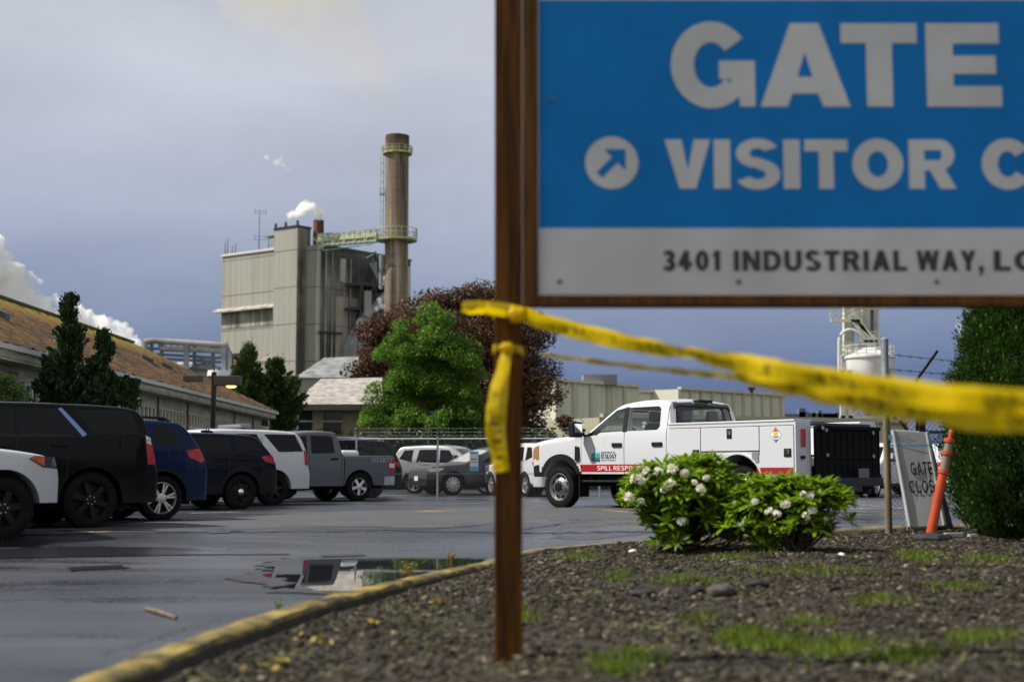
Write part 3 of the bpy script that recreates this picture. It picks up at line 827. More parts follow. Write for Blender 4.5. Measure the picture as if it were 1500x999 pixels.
# ================================================================== BUILDINGS
def cladding(name, base, stain, seam_h=9.0, rib=1.2, stain_amt=.5, sscale=.06, soot=(.03, .03, .03), soot_amt=0.0, axis=(1, 0, 0)):
    """Ribbed sheet cladding with horizontal joints and vertical run-off stains; axis = wall direction."""
    m, n, l, b = NT(name)
    tc = n.new('ShaderNodeTexCoord')
    dot = n.new('ShaderNodeVectorMath'); dot.operation = 'DOT_PRODUCT'; dot.inputs[1].default_value = axis
    l.new(tc.outputs['Object'], dot.inputs[0])
    sp = n.new('ShaderNodeSeparateXYZ'); l.new(tc.outputs['Object'], sp.inputs[0])
    cb = n.new('ShaderNodeCombineXYZ'); l.new(dot.outputs['Value'], cb.inputs[0]); l.new(sp.outputs[2], cb.inputs[1])
    def wrap(src, period, width):
        a = n.new('ShaderNodeMath'); a.operation = 'DIVIDE'; a.inputs[1].default_value = period; l.new(src, a.inputs[0])
        f = n.new('ShaderNodeMath'); f.operation = 'FRACT'; l.new(a.outputs[0], f.inputs[0])
        c = n.new('ShaderNodeMath'); c.operation = 'LESS_THAN'; c.inputs[1].default_value = width; l.new(f.outputs[0], c.inputs[0])
        return c.outputs[0]
    v = wrap(dot.outputs['Value'], rib, .10); h = wrap(sp.outputs[2], seam_h, .035)
    mp = n.new('ShaderNodeMapping'); mp.inputs['Scale'].default_value = (1, .06, 1); l.new(cb.outputs[0], mp.inputs[0])
    s1 = n.new('ShaderNodeTexNoise'); s1.inputs['Scale'].default_value = sscale * 8; s1.inputs['Detail'].default_value = 7; s1.inputs['Roughness'].default_value = .65; l.new(mp.outputs[0], s1.inputs['Vector'])
    s2 = n.new('ShaderNodeTexNoise'); s2.inputs['Scale'].default_value = sscale; s2.inputs['Detail'].default_value = 4; l.new(cb.outputs[0], s2.inputs['Vector'])
    def mix(a, fac, col, amt):
        k = n.new('ShaderNodeMath'); k.operation = 'MULTIPLY'; k.inputs[1].default_value = amt; l.new(fac, k.inputs[0])
        x = n.new('ShaderNodeMix'); x.data_type = 'RGBA'; l.new(k.outputs[0], x.inputs[0])
        if isinstance(a, tuple): x.inputs[6].default_value = (*a, 1)
        else: l.new(a, x.inputs[6])
        x.inputs[7].default_value = (*col, 1)
        return x.outputs[2]
    r1 = n.new('ShaderNodeMapRange'); r1.inputs[1].default_value = .42; r1.inputs[2].default_value = .72; l.new(s1.outputs[0], r1.inputs[0])
    r2 = n.new('ShaderNodeMapRange'); r2.inputs[1].default_value = .45; r2.inputs[2].default_value = .6; l.new(s2.outputs[0], r2.inputs[0])
    c = mix(base, r1.outputs[0], stain, stain_amt)
    if soot_amt:
        rr = n.new('ShaderNodeMath'); rr.operation = 'MULTIPLY_ADD'; rr.inputs[1].default_value = .6; l.new(r1.outputs[0], rr.inputs[0]); l.new(r2.outputs[0], rr.inputs[2])
        rr.use_clamp = True
        c = mix(c, rr.outputs[0], soot, soot_amt)
    s3 = n.new('ShaderNodeTexNoise'); s3.inputs['Scale'].default_value = sscale * 5; s3.inputs['Detail'].default_value = 6; mp3 = n.new('ShaderNodeMapping'); mp3.inputs['Scale'].default_value = (1, .05, 1); mp3.inputs['Location'].default_value = (7, 3, 0); l.new(cb.outputs[0], mp3.inputs[0]); l.new(mp3.outputs[0], s3.inputs['Vector'])
    r3 = n.new('ShaderNodeMapRange'); r3.inputs[1].default_value = .60; r3.inputs[2].default_value = .72; l.new(s3.outputs[0], r3.inputs[0])
    c = mix(c, r3.outputs[0], (.16, .085, .04), .55)
    c = mix(c, v, tuple(k * .55 for k in base), .45)
    c = mix(c, h, tuple(k * .3 for k in base), .75)
    l.new(c, b.inputs['Base Color']); b.inputs['Roughness'].default_value = .75
    return m


def wall_poly(mb, a, b, z0, z1, th=.0, m=None):
    mb.add([(a[0], a[1], z0), (b[0], b[1], z0), (b[0], b[1], z1), (a[0], a[1], z1)], [(0, 1, 2, 3)], m)

# ---- the boiler house of the mill
BC = Vector((-50.1, 360.0)); DL = Vector((-.8, .6)); DR = Vector((.6, .8))
def bw(l, r, z): p = BC + DL * l + DR * r; return Vector((p.x, p.y, z))
boiler = thing('boiler_house', 'tall soot stained sheet clad boiler house of the mill with attached lift tower', 'industrial building', (BC.x, BC.y, -.5))
OFF = (BC.x, BC.y, -.5)
conc = (.31, .305, .27)
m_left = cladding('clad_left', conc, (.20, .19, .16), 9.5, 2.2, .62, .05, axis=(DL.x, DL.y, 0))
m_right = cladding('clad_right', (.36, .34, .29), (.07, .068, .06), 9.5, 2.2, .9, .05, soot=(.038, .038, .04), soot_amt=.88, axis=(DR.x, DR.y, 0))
def obox(mb, l0, l1, r0, r1, z0, z1, m=None):
    vs = [bw(l, r, z) for z in (z0, z1) for l, r in ((l0, r0), (l1, r0), (l1, r1), (l0, r1))]
    mb.add(vs, [(3, 2, 1, 0), (4, 5, 6, 7), (0, 1, 5, 4), (1, 2, 6, 5), (2, 3, 7, 6), (3, 0, 4, 7)], m)
H_B = 58.5
w = MB()
# body: left-facing and right-facing skins get their own cladding
def skin(mb, l0, l1, r0, r1, z0, z1, mats=(0, 1, 2)):
    q = [bw(l0, r0, z0), bw(l1, r0, z0), bw(l1, r1, z0), bw(l0, r1, z0), bw(l0, r0, z1), bw(l1, r0, z1), bw(l1, r1, z1), bw(l0, r1, z1)]
    mb.add(q, [(0, 1, 5, 4)], mats[0]); mb.add(q, [(0, 4, 7, 3)], mats[1]); mb.add(q, [(2, 3, 7, 6), (1, 2, 6, 5)], mats[1]); mb.add(q, [(4, 5, 6, 7)], mats[2])
roofm = mat('flat_roof', (.10, .10, .10), .9)
skin(w, 0, 35.3, 0, 36.8, -.5, H_B)
w.build('wall', [m_left, m_right, roofm], boiler, offset=OFF)
tw_ = MB(); skin(tw_, 3.5, 12.0, -3.2, 1.5, -.5, 63.0); tw_.build('lift_tower', [m_left, m_right, roofm], boiler, offset=OFF)
tw_ = MB(); obox(tw_, 3.3, 12.2, -3.4, 1.6, 63.0, 63.5)
for l_ in (3.7, 8, 11.7): obox(tw_, l_ - .25, l_ + .25, -3.2, -2.8, 63.5, 64.7)
tw_.build('tower_cap', M['dark_metal'], boiler, offset=OFF)
pp = MB(); obox(pp, 12.3, 35.5, -.35, .35, H_B, H_B + .6); pp.build('parapet', mat('pale_flashing', (.55, .55, .53), .6), boiler, offset=OFF)
pp = MB(); obox(pp, -.3, .3, 0, 37, H_B, H_B + .5); pp.build('parapet', mat('dark_flashing', (.09, .09, .085), .7), boiler, offset=OFF)
cn = MB()   # canopy ledge
vs = [bw(12.2, -.01, 44.4), bw(37.2, -.01, 44.4), bw(37.2, -1.8, 43.5), bw(12.2, -1.8, 43.5), bw(12.2, -.01, 43.2), bw(37.2, -.01, 43.2), bw(37.2, -1.8, 43.1), bw(12.2, -1.8, 43.1)]
cn.add(vs, [(0, 1, 2, 3), (7, 6, 5, 4), (3, 2, 6, 7), (2, 1, 5, 6), (0, 3, 7, 4), (1, 0, 4, 5)]); cn.build('canopy', mat('canopy_sheet', (.34, .32, .28), .7, var=.4, scale=.5), boiler, offset=OFF)
sootm = cladding('soot_band', (.34, .32, .27), (.035, .035, .037), 60, 2.2, 1.0, .07, soot=(.03, .03, .032), soot_amt=.65, axis=(DL.x, DL.y, 0))
sb = MB(); obox(sb, 12.2, 35.0, -.12, -.02, 38.8, 43.15); sb.build('soot_band', sootm, boiler, offset=OFF)
sb = MB(); obox(sb, 12.05, 13.0, -.22, -.03, 46, 55); obox(sb, 12.05, 12.6, -.22, -.03, 38.4, 42.9); sb.build('down_pipe', mat('dark_downpipe', (.10, .095, .08), .8), boiler, offset=OFF)
rs = MB()
for l_ in (27.0, 28.6, 30.2): obox(rs, l_, l_ + .9, -.5, -.02, 21, 31)
rs.build('rusty_pipe', mat('rust_streaks', (.36, .25, .13), .85, col2=(.17, .08, .035), scale=.8, stretch=(1, 1, .2)), boiler, offset=OFF)
rs = MB(); obox(rs, 26.7, 31.4, -.7, -.02, 31, 32); rs.build('pipe_cap', M['dark_metal'], boiler, offset=OFF)
op = MB(); obox(op, 12.3, 17.2, -.15, -.02, 21, 29.4); op.build('loading_opening', mat('dark_opening', (.045, .042, .038), .9, var=.5, scale=.3), boiler, offset=OFF)
op = MB(); vs = [bw(12.1, -.02, 30.6), bw(18.2, -.02, 30.6), bw(18.6, -1.8, 29.4), bw(12.1, -1.8, 29.4), bw(12.1, -.02, 29.0), bw(18.2, -.02, 29.0), bw(18.6, -1.8, 29.0), bw(12.1, -1.8, 29.0)]
op.add(vs, [(0, 1, 2, 3), (7, 6, 5, 4), (3, 2, 6, 7), (2, 1, 5, 6), (0, 3, 7, 4), (1, 0, 4, 5)]); op.build('hood', mat('hood_sheet', (.18, .17, .15), .8), boiler, offset=OFF)
op = MB(); obox(op, 15.0, 17.0, -.12, -.02, 13, 21); op.build('stain_panel', mat('stained_panel', (.33, .30, .25), .8, var=.3, scale=.3), boiler, offset=OFF)
# paler run-off panels on the dark side
pm_ = cladding('pale_strip', (.58, .56, .48), (.16, .155, .14), 9.5, 1.4, .6, .08, axis=(DR.x, DR.y, 0))
ps = MB(); 
for r0, r1, z0, z1 in ((.1, 1.6, 6, 58), (9.0, 11.0, 50, 56), (7.5, 12.0, 20, 46), (13.2, 15.4, 30, 46), (34.5, 36.6, 20, 57), (10.2, 10.8, 46, 50)):
    vs = [bw(-.06, r0, z0), bw(-.06, r1, z0), bw(-.06, r1, z1), bw(-.06, r0, z1), bw(.02, r0, z0), bw(.02, r1, z0), bw(.02, r1, z1), bw(.02, r0, z1)]
    ps = MB(); ps.add(vs, [(0, 1, 2, 3), (7, 6, 5, 4), (0, 4, 5, 1), (1, 5, 6, 2), (2, 6, 7, 3), (3, 7, 4, 0)]); ps.build('pale_panel', pm_, boiler, offset=OFF)
# equipment deck in front of the dark side: hopper, ducts, platforms
dk = MB()
steel = mat('deck_steel', (.045, .047, .052), .6)
for z in (42.3, 48.6):
    vs = None
    obox(dk, -7, -1, 9.5, 26, z, z + .8)
for r_ in (9.6, 15, 20.5, 25.4):
    obox(dk, -7.0, -6.5, r_, r_ + .5, 24, 48.6)
for r_ in (9.6, 15, 20.5): dk.beam(bw(-6.8, r_, 43), bw(-6.8, r_ + 5.2, 48.8), .4)
for r_ in np.arange(9.5, 26, 1.5): obox(dk, -7.05, -6.9, r_, r_ + .12, 49.3, 50.6)
obox(dk, -7.05, -6.9, 9.5, 26, 50.5, 50.65)
obox(dk, -6, -1.5, 17, 25, 49.4, 52.5); obox(dk, -5.6, -2.4, 17, 21, 52.5, 55.5)
dk.build('equipment_deck', steel, boiler, offset=OFF)
hp = MB(); grey_s = mat('grey_duct_sheet', (.30, .31, .33), .6, var=.35, scale=.4, stretch=(1, 1, .3))
vs = [bw(-6.2, 9, 33), bw(-6.2, 27, 33), bw(-6.2, 24, 48), bw(-6.2, 20, 48), bw(-1, 9, 33), bw(-1, 27, 33), bw(-1, 24, 48), bw(-1, 20, 48)]
hp.add(vs, [(0, 1, 2, 3), (7, 6, 5, 4), (0, 4, 5, 1), (1, 5, 6, 2), (2, 6, 7, 3), (3, 7, 4, 0)])
obox(hp, -6.0, -1.2, 9, 27, 5, 33)
hp.cyl(bw(-7.2, 20, 51), bw(-7.2, 20, 55), 2.2, .7, 14); hp.cyl(bw(-7.2, 20, 49.4), bw(-7.2, 20, 51), 2.4, 2.2, 14)
hp.build('hopper', grey_s, boiler, offset=OFF)
dt = MB(); dt.cyl(bw(-7.6, 8.5, 38.5), bw(-7.6, 19, 37.5), 1.5, n=14); obox(dt, -8.2, -6.3, 9.5, 19, 31.5, 35.5); dt.build('duct', mat('pale_duct', (.33, .345, .37), .5), boiler, offset=OFF)
for ra_, za_, rb_, zb2_, rr_ in ((11, 30, 11, 47, 1.0), (24.5, 30, 24.5, 52, .9), (10, 40, 19, 47.5, 1.1), (13.5, 36, 24, 36.5, .7), (16, 48, 16, 57, .5), (22.5, 49, 22.5, 56, .6)):
    dt = MB(); dt.cyl(bw(-7.9, ra_, za_), bw(-7.9, rb_, zb2_), rr_, n=12); dt.build('duct', grey_s, boiler, offset=OFF)
cj = MB(); cj.beam(bw(-6.2, 15, 58), bw(-6.2, 19.5, 53.5), .6); cj.beam(bw(-5, 15.6, 58.2), bw(-5, 20, 53.7), .6); cj.beam(bw(-5.5, 13, 56), bw(-5.5, 16, 57.6), .35); cj.beam(bw(-5.5, 15.5, 53), bw(-5.5, 15.5, 58), .35)
cj.build('conveyor', mat('green_steel', (.12, .20, .16), .6), boiler, offset=OFF)
rail = MB()
for z in (18.5, 19.7): rail.beam(bw(-8, 2, z), bw(-8, 16, z), .22)
for r_ in (2, 5, 8, 11, 14): rail.beam(bw(-8, r_, 14), bw(-8, r_, 19.7), .25)
rail.build('walkway', mat('sage_steel', (.20, .25, .20), .6), boiler, offset=OFF)
for r_, z0_, z1_, w__ in ((3.2, 5, 57, .25), (5.6, 20, 57, .2), (12.4, 30, 56, .25), (28.5, 20, 57, .3), (31, 20, 57, .2)):
    pv = MB(); pv.cyl(bw(-.5, r_, z0_), bw(-.5, r_, z1_), w__, n=8); pv.build('wall_pipe', grey_s, boiler, offset=OFF)
for z_ in (22, 36):
    pv = MB(); pv.cyl(bw(-.8, .5, z_), bw(-.8, 9, z_ + .3), .3, n=8); pv.build('wall_pipe', steel, boiler, offset=OFF)
lo = MB(); obox(lo, -6, -.1, .5, 9, -.5, 16.0); lo.build('lean_to', mat('dark_lean_to', (.035, .036, .040), .8, var=.4, scale=.3), boiler, offset=OFF)
# roof gear
rg = MB()
greenm = mat('sage_painted_steel', (.22, .28, .20), .6, var=.3, scale=.6)
for k in range(6): obox(rg, 12.2, 24, 6 + k * .01, 6.3, H_B + 1 + k * .9, H_B + 1.25 + k * .9)
for l_ in (12.4, 15, 18, 21, 24): obox(rg, l_, l_ + .3, 6, 6.3, H_B, H_B + 5.6)
obox(rg, 12.2, 24.5, 5.6, 9, H_B + 5.2, H_B + 5.6)
rg.build('roof_platform', greenm, boiler, offset=OFF)
st = thing('vent_stack', 'short rusty brown steel vent stack on the mill roof beside the lift tower', 'stack', tuple(bw(2.6, 3.4, H_B)))
mb = MB(); mb.lathe([(1.40, 0), (1.40, 7.0), (1.2, 7.0), (1.2, 6.0), (0, 6.0)], tuple(bw(2.6, 3.4, H_B)), 'z', 20); mb.build('shaft', mat('rusty_steel', (.16, .055, .035), .85, col2=(.07, .03, .022), scale=.7), st, offset=tuple(bw(2.6, 3.4, H_B)), smooth=40)

def antenna(l_, r_, h, label, arms):
    c = bw(l_, r_, H_B + .5)
    mb = MB(); mb.cyl(c, c + Vector((0, 0, h)), .13, .06, 6)
    if arms:
        for zf in (.96, .90, .34, .26):
            mb.beam(c + Vector((-1.2, 0, h * zf)), c + Vector((1.7, 0, h * zf)), .07)
        for dx in (-1.2, 1.7): mb.beam(c + Vector((dx, 0, h * .88)), c + Vector((dx, 0, h * 1.02)), .08); mb.beam(c + Vector((dx, 0, h * .24)), c + Vector((dx, 0, h * .38)), .08)
    tag(mb.build('antenna', M['dark_metal']), label, 'antenna')
antenna(21.4, 0.3, 11.0, 'tall aerial mast with four cross arms on the mill roof edge', True)
antenna(33.6, .3, 4.6, 'tallest plain whip aerial at the outer corner of the mill roof', False)
antenna(34.6, .3, 3.6, 'whip aerial on the extreme outer edge of the mill roof', False)
antenna(30.5, .3, 2.8, 'short whip aerial on the mill roof, nearest the aerial mast', False)
antenna(31.8, .3, 2.3, 'stubby whip aerial between two taller ones on the mill roof', False)

# ---- chimney
CH = P(578.5, 690, 352); CH = Vector((CH.x, CH.y, -.5)); sC = 2092 / 352
chim = thing('chimney', 'tall round brown concrete chimney with two railed platforms, stained by run-off', 'chimney', CH)
def zc(py): return HC + (690 - py) / sC * (1 + .0)
ztop = zc(195) + .4
def chimney_mat():
    m, n, l, b = NT('stained_concrete')
    tc = n.new('ShaderNodeTexCoord'); mp = n.new('ShaderNodeMapping'); mp.inputs['Scale'].default_value = (1, 1, .035); l.new(tc.outputs['Object'], mp.inputs[0])
    ns = n.new('ShaderNodeTexNoise'); ns.inputs['Scale'].default_value = .85; ns.inputs['Detail'].default_value = 8; ns.inputs['Roughness'].default_value = .6; l.new(mp.outputs[0], ns.inputs['Vector'])
    rp = n.new('ShaderNodeValToRGB')
    for _ in range(2): rp.color_ramp.elements.new(.5)
    for e, (p, c) in zip(rp.color_ramp.elements, [(.36, (.032, .026, .02)), (.46, (.15, .115, .082)), (.57, (.23, .18, .128)), (.67, (.42, .36, .27))]): e.position = p; e.color = (*c, 1)
    l.new(ns.outputs[0], rp.inputs[0])
    sp = n.new('ShaderNodeSeparateXYZ'); l.new(tc.outputs['Object'], sp.inputs[0])
    a = n.new('ShaderNodeMath'); a.operation = 'DIVIDE'; a.inputs[1].default_value = 3.2; l.new(sp.outputs[2], a.inputs[0])
    f = n.new('ShaderNodeMath'); f.operation = 'FRACT'; l.new(a.outputs[0], f.inputs[0])
    c_ = n.new('ShaderNodeMath'); c_.operation = 'LESS_THAN'; c_.inputs[1].default_value = .06; l.new(f.outputs[0], c_.inputs[0])
    k = n.new('ShaderNodeMath'); k.operation = 'MULTIPLY'; k.inputs[1].default_value = .4; l.new(c_.outputs[0], k.inputs[0])
    x = n.new('ShaderNodeMix'); x.data_type = 'RGBA'; l.new(k.outputs[0], x.inputs[0]); l.new(rp.outputs[0], x.inputs[6]); x.inputs[7].default_value = (.06, .05, .04, 1)
    l.new(x.outputs[2], b.inputs['Base Color']); b.inputs['Roughness'].default_value = .85
    return m
mb = MB(); r0 = 2.95
mb.lathe([(r0 + .1, 0), (r0, 20), (r0 - .05, ztop - 4), (r0 - .05, ztop)], CH, 'z', 40); mb.build('shaft', chimney_mat(), chim, offset=CH, smooth=40)
mb = MB(); mb.lathe([(r0 - .04, zc(207)), (r0 + .06, zc(207)), (r0 + .06, ztop + .3), (r0 - .5, ztop + .3), (r0 - .5, ztop - 2)], (CH.x, CH.y, 0), 'z', 40); mb.build('crown_band', mat('burnt_rim', (.10, .07, .05), .9, var=.5, scale=.6), chim, offset=CH, smooth=40)
ym = mat('faded_yellow_green_steel', (.42, .42, .20), .6, var=.3, scale=.7)
gm2 = mat('faded_green_steel', (.36, .45, .34), .6, var=.3, scale=.7)
def platform(z, rad, h, m1, m2, n=16):
    a = MB(); a.lathe([(r0 + .05, 0), (rad, 0), (rad, .5), (r0 + .05, .5)], (CH.x, CH.y, z), 'z', 32); o = a.build('platform', m1, chim, offset=CH)
    q = MB()
    for k in range(n):
        t = 2 * math.pi * k / n; c = Vector((CH.x + rad * math.cos(t), CH.y + rad * math.sin(t), z + .4))
        q.beam(c, c + Vector((0, 0, h)), .16)
        t2 = 2 * math.pi * (k + 1) / n; d = Vector((CH.x + rad * math.cos(t2), CH.y + rad * math.sin(t2), z + .4))
        for hh in (h, h * .55): q.beam(c + Vector((0, 0, hh)), d + Vector((0, 0, hh)), .15)
    q.build('railing', m2, o, offset=(0, 0, 0))
    for ob in (o,):
        pass
    for k in range(8):
        t = 2 * math.pi * (k + .5) / 8
        pass
    return o
def fix_child(o, off):   # railings were built in world space under a platform that sits at the chimney's base
    for c in o.children: c.matrix_parent_inverse = Matrix.Translation(-Vector(off))
pl1 = platform(zc(350), 5.1, 2.6, ym, gm2, 20); fix_child(pl1, (0, 0, 0))
pl2 = platform(zc(219), 3.75, 1.5, ym, ym, 14); fix_child(pl2, (0, 0, 0))
ld = MB()
lx = CH.x - r0 - .35; ly = CH.y - .8
for dy in (-.35, .35): ld.beam((lx, ly + dy, zc(338)), (lx, ly + dy, zc(218)), .13)
for z in np.arange(zc(338), zc(218), .9): ld.beam((lx, ly - .35, z), (lx, ly + .35, z), .10)
for z in np.arange(zc(333), zc(222), 2.4):
    ld.beam((lx - .7, ly, z), (lx, ly - .4, z), .10); ld.beam((lx - .7, ly, z), (lx, ly + .4, z), .10)
ld.beam((lx - .7, ly, zc(333)), (lx - .7, ly, zc(222)), .12)
ld.box(lx - .9, lx + .3, ly - .6, ly + .6, zc(281), zc(279)); 
for dx in (-.9, .3): ld.beam((lx + dx, ly - .6, zc(280)), (lx + dx, ly - .6, zc(272)), .14)
ld.beam((lx - .9, ly - .6, zc(272)), (lx + .3, ly - .6, zc(272)), .14)
ld.build('ladder', ym, chim, offset=CH)

# ---- pipe bridge from the roof to the chimney
pb = thing('pipe_bridge', 'green and yellow steel lattice bridge between the mill roof and the chimney', 'bridge', tuple(bw(.6, 3.5, H_B)))
A = P(466, 352, 356); B = P(552, 345, 350)
mb = MB()
d = (B - A); nseg = 11
for dz in (-1.5, 1.3):
    for dy in (-1.3, 1.3): mb.beam(A + Vector((0, dy, dz)), B + Vector((0, dy, dz)), .28)
for k in range(nseg + 1):
    c = A + d * (k / nseg)
    for dy in (-1.3, 1.3): mb.beam(c + Vector((0, dy, -1.5)), c + Vector((0, dy, 1.3)), .2)
    if k < nseg:
        e = A + d * ((k + 1) / nseg)
        for dy in (-1.3, 1.3): mb.beam(c + Vector((0, dy, -1.5 if k % 2 else 1.3)), e + Vector((0, dy, 1.3 if k % 2 else -1.5)), .17)
mb.beam(A + Vector((-1.5, 0, 1)), A + Vector((1.5, 0, -2.6)), .3); mb.beam(A + Vector((1.5, 0, -2.6)), B + Vector((-1, 0, -2.2)), .22)
mb.build('truss', gm2, pb, offset=tuple(bw(.6, 3.5, H_B)))
mb = MB(); mb.tube([A + Vector((0, 0, -.4)), B + Vector((0, 0, -.4))], .55, 10); mb.tube([A + Vector((0, .8, .4)), B + Vector((0, .8, .4))], .35, 10); mb.build('pipe', ym, pb, offset=tuple(bw(.6, 3.5, H_B)))

# ---- long moss roofed office
WX, RX, EX = -13.1, -18.2, -12.35
EZ, RZ = 3.95, 6.95
Y0b, Y1b = 24.0, 74.0
off_b = (WX, (Y0b + Y1b) / 2, -.2)
office = thing('moss_roofed_building', 'long low building with moss covered hip roof and a row of paned windows', 'building', off_b)
cream = mat('weathered_cream_board', (.50, .49, .36), .8, var=.25, scale=1.2, stretch=(1, 1, 6))
creamw = mat('weathered_wall', (.42, .41, .30), .85, var=.3, scale=.8)
def moss_material():
    m, n, l, b = NT('mossy_shingles')
    tc = n.new('ShaderNodeTexCoord')
    ns = n.new('ShaderNodeTexNoise'); ns.inputs['Scale'].default_value = .9; ns.inputs['Detail'].default_value = 9; ns.inputs['Roughness'].default_value = .7; l.new(tc.outputs['Object'], ns.inputs['Vector'])
    n2 = n.new('ShaderNodeTexNoise'); n2.inputs['Scale'].default_value = 5; n2.inputs['Detail'].default_value = 9; n2.inputs['Roughness'].default_value = .75; l.new(tc.outputs['Object'], n2.inputs['Vector'])
    sp = n.new('ShaderNodeSeparateXYZ'); l.new(tc.outputs['Object'], sp.inputs[0])
    mr = n.new('ShaderNodeMapRange'); mr.inputs[1].default_value = RZ - 1.3 + .2; mr.inputs[2].default_value = RZ + .2; mr.inputs[3].default_value = 0; mr.inputs[4].default_value = .55; l.new(sp.outputs[2], mr.inputs[0])
    ad = n.new('ShaderNodeMath'); ad.operation = 'MULTIPLY_ADD'; ad.inputs[1].default_value = 1.25; l.new(n2.outputs[0], ad.inputs[0])
    a2 = n.new('ShaderNodeMath'); a2.operation = 'MULTIPLY_ADD'; a2.inputs[1].default_value = .75; l.new(ns.outputs[0], a2.inputs[0]); l.new(ad.outputs[0], a2.inputs[2])
    l.new(mr.outputs[0], ad.inputs[2])
    rp = n.new('ShaderNodeValToRGB')
    for _ in range(3): rp.color_ramp.elements.new(.5)
    for e, (p, c) in zip(rp.color_ramp.elements, [(.40, (.010, .007, .004)), (.475, (.045, .021, .004)), (.52, (.125, .055, .003)), (.60, (.17, .10, .005)), (.75, (.23, .21, .012))]): e.position = p; e.color = (*c, 1)
    hf2 = n.new('ShaderNodeMath'); hf2.operation = 'MULTIPLY'; hf2.inputs[1].default_value = .5; l.new(a2.outputs[0], hf2.inputs[0]); l.new(hf2.outputs[0], rp.inputs[0]); l.new(rp.outputs[0], b.inputs['Base Color']); b.inputs['Roughness'].default_value = .95
    bp = n.new('ShaderNodeBump'); bp.inputs['Strength'].default_value = .9; bp.inputs['Distance'].default_value = .12; l.new(n2.outputs[0], bp.inputs['Height']); l.new(bp.outputs[0], b.inputs['Normal'])
    return m
mossm = moss_material()
# roof: fine grid with a lumpy moss surface
def roof_pt(u, v):
    """u along, v from eave 0 to ridge 1 on the visible slope."""
    ye = Y0b - 1 + (Y1b + .7 - Y0b + 1) * u; yr = Y0b - 1 + (68.0 - Y0b + 1) * u
    x = EX + (RX - EX) * v; y = ye + (yr - ye) * v; z = EZ + (RZ - EZ) * v
    return (x, y, z + .035 * math.sin(y * 5.1 + x * 3) * math.sin(x * 7 + y * 1.3) + random.uniform(-.02, .03))
nu, nv = 260, 36
V = [roof_pt(i / nu, j / nv) for i in range(nu + 1) for j in range(nv + 1)]
F = [(i * (nv + 1) + j, (i + 1) * (nv + 1) + j, (i + 1) * (nv + 1) + j + 1, i * (nv + 1) + j + 1) for i in range(nu) for j in range(nv)]
roof = np_mesh('roof', np.array(V), np.array(F), mossm, office, offset=off_b, smooth=True)
rb = MB()
XB = RX - (EX - RX)
rb.add([(RX, Y0b - 1, RZ), (RX, 68, RZ), (XB, Y1b + .7, EZ), (XB, Y0b - 1, EZ)], [(0, 1, 2, 3)])
rb.add([(RX, 68, RZ), (EX, Y1b + .7, EZ), (XB, Y1b + .7, EZ)], [(0, 1, 2)])
rb.add([(EX, Y0b - 1, EZ), (RX, Y0b - 1, RZ), (XB, Y0b - 1, EZ)], [(0, 1, 2)])
rb.build('roof_back', mossm, office, offset=off_b)
rd = MB(); rd.beam((RX, Y0b - 1, RZ + .04), (RX, 68, RZ + .04), .22, .1); rd.build('ridge_cap', mat('dark_ridge', (.09, .08, .05), .9), office, offset=off_b)
gt_ = MB(); gt_.box(EX - .02, EX + .10, Y0b - 1, Y1b + .75, EZ - .16, EZ - .03); gt_.build('gutter', mat('white_gutter', (.62, .62, .60), .5), office, offset=off_b)
fa = MB(); fa.box(EX - .16, EX - .03, Y0b - 1, Y1b + .7, EZ - .36, EZ - .10); fa.box(WX - .02, EX - .03, Y0b - 1, Y1b + .7, EZ - .40, EZ - .34); fa.box(XB, EX - .03, Y1b + .55, Y1b + .68, EZ - .36, EZ - .06)
fa.build('fascia', cream, office, offset=off_b)
wl_ = MB(); wl_.box(XB + .8, WX, Y0b, Y1b, -.4, EZ - .36); wl_.build('wall', creamw, office, offset=off_b)
hd = MB(); hd.box(WX, WX + .08, Y0b, Y1b, EZ - .76, EZ - .41); hd.build('header_board', cream, office, offset=off_b)
muntin = mat('cream_muntin', (.66, .64, .50), .7); dglass = mat('dark_office_glass', (.02, .022, .02), .12)
k = 0
y = 38.0
while y < 73.0:
    x = WX
    fr = MB(); y1 = y + 4.4
    zt_, zb_ = EZ - .80, 1.15
    for yy in np.linspace(y, y1, 9): fr.box(x - .02, x + .09, yy - .07, yy + .07, zb_, zt_)
    for zz in (zb_, zt_ - .55, zt_ - 1.1, zt_): fr.box(x - .02, x + .07, y - .045, y1 + .045, zz - .03, zz + .03)
    f_ = fr.build('window', muntin, office, offset=off_b)
    gl = MB(); gl.box(x - .03, x + .012, y, y1, zb_, zt_); q = gl.build('pane', dglass, f_); q.matrix_parent_inverse = Matrix.Identity(4)
    dp = MB(); dp.cyl((x + .1, y1 + .2, .2), (x + .1, y1 + .2, EZ - .4), .05, n=8); dp.build('downspout', mat('brown_downspout', (.10, .085, .06), .7) if k == 0 else bpy.data.materials['brown_downspout'], office, offset=off_b)
    y = y1 + .4; k += 1
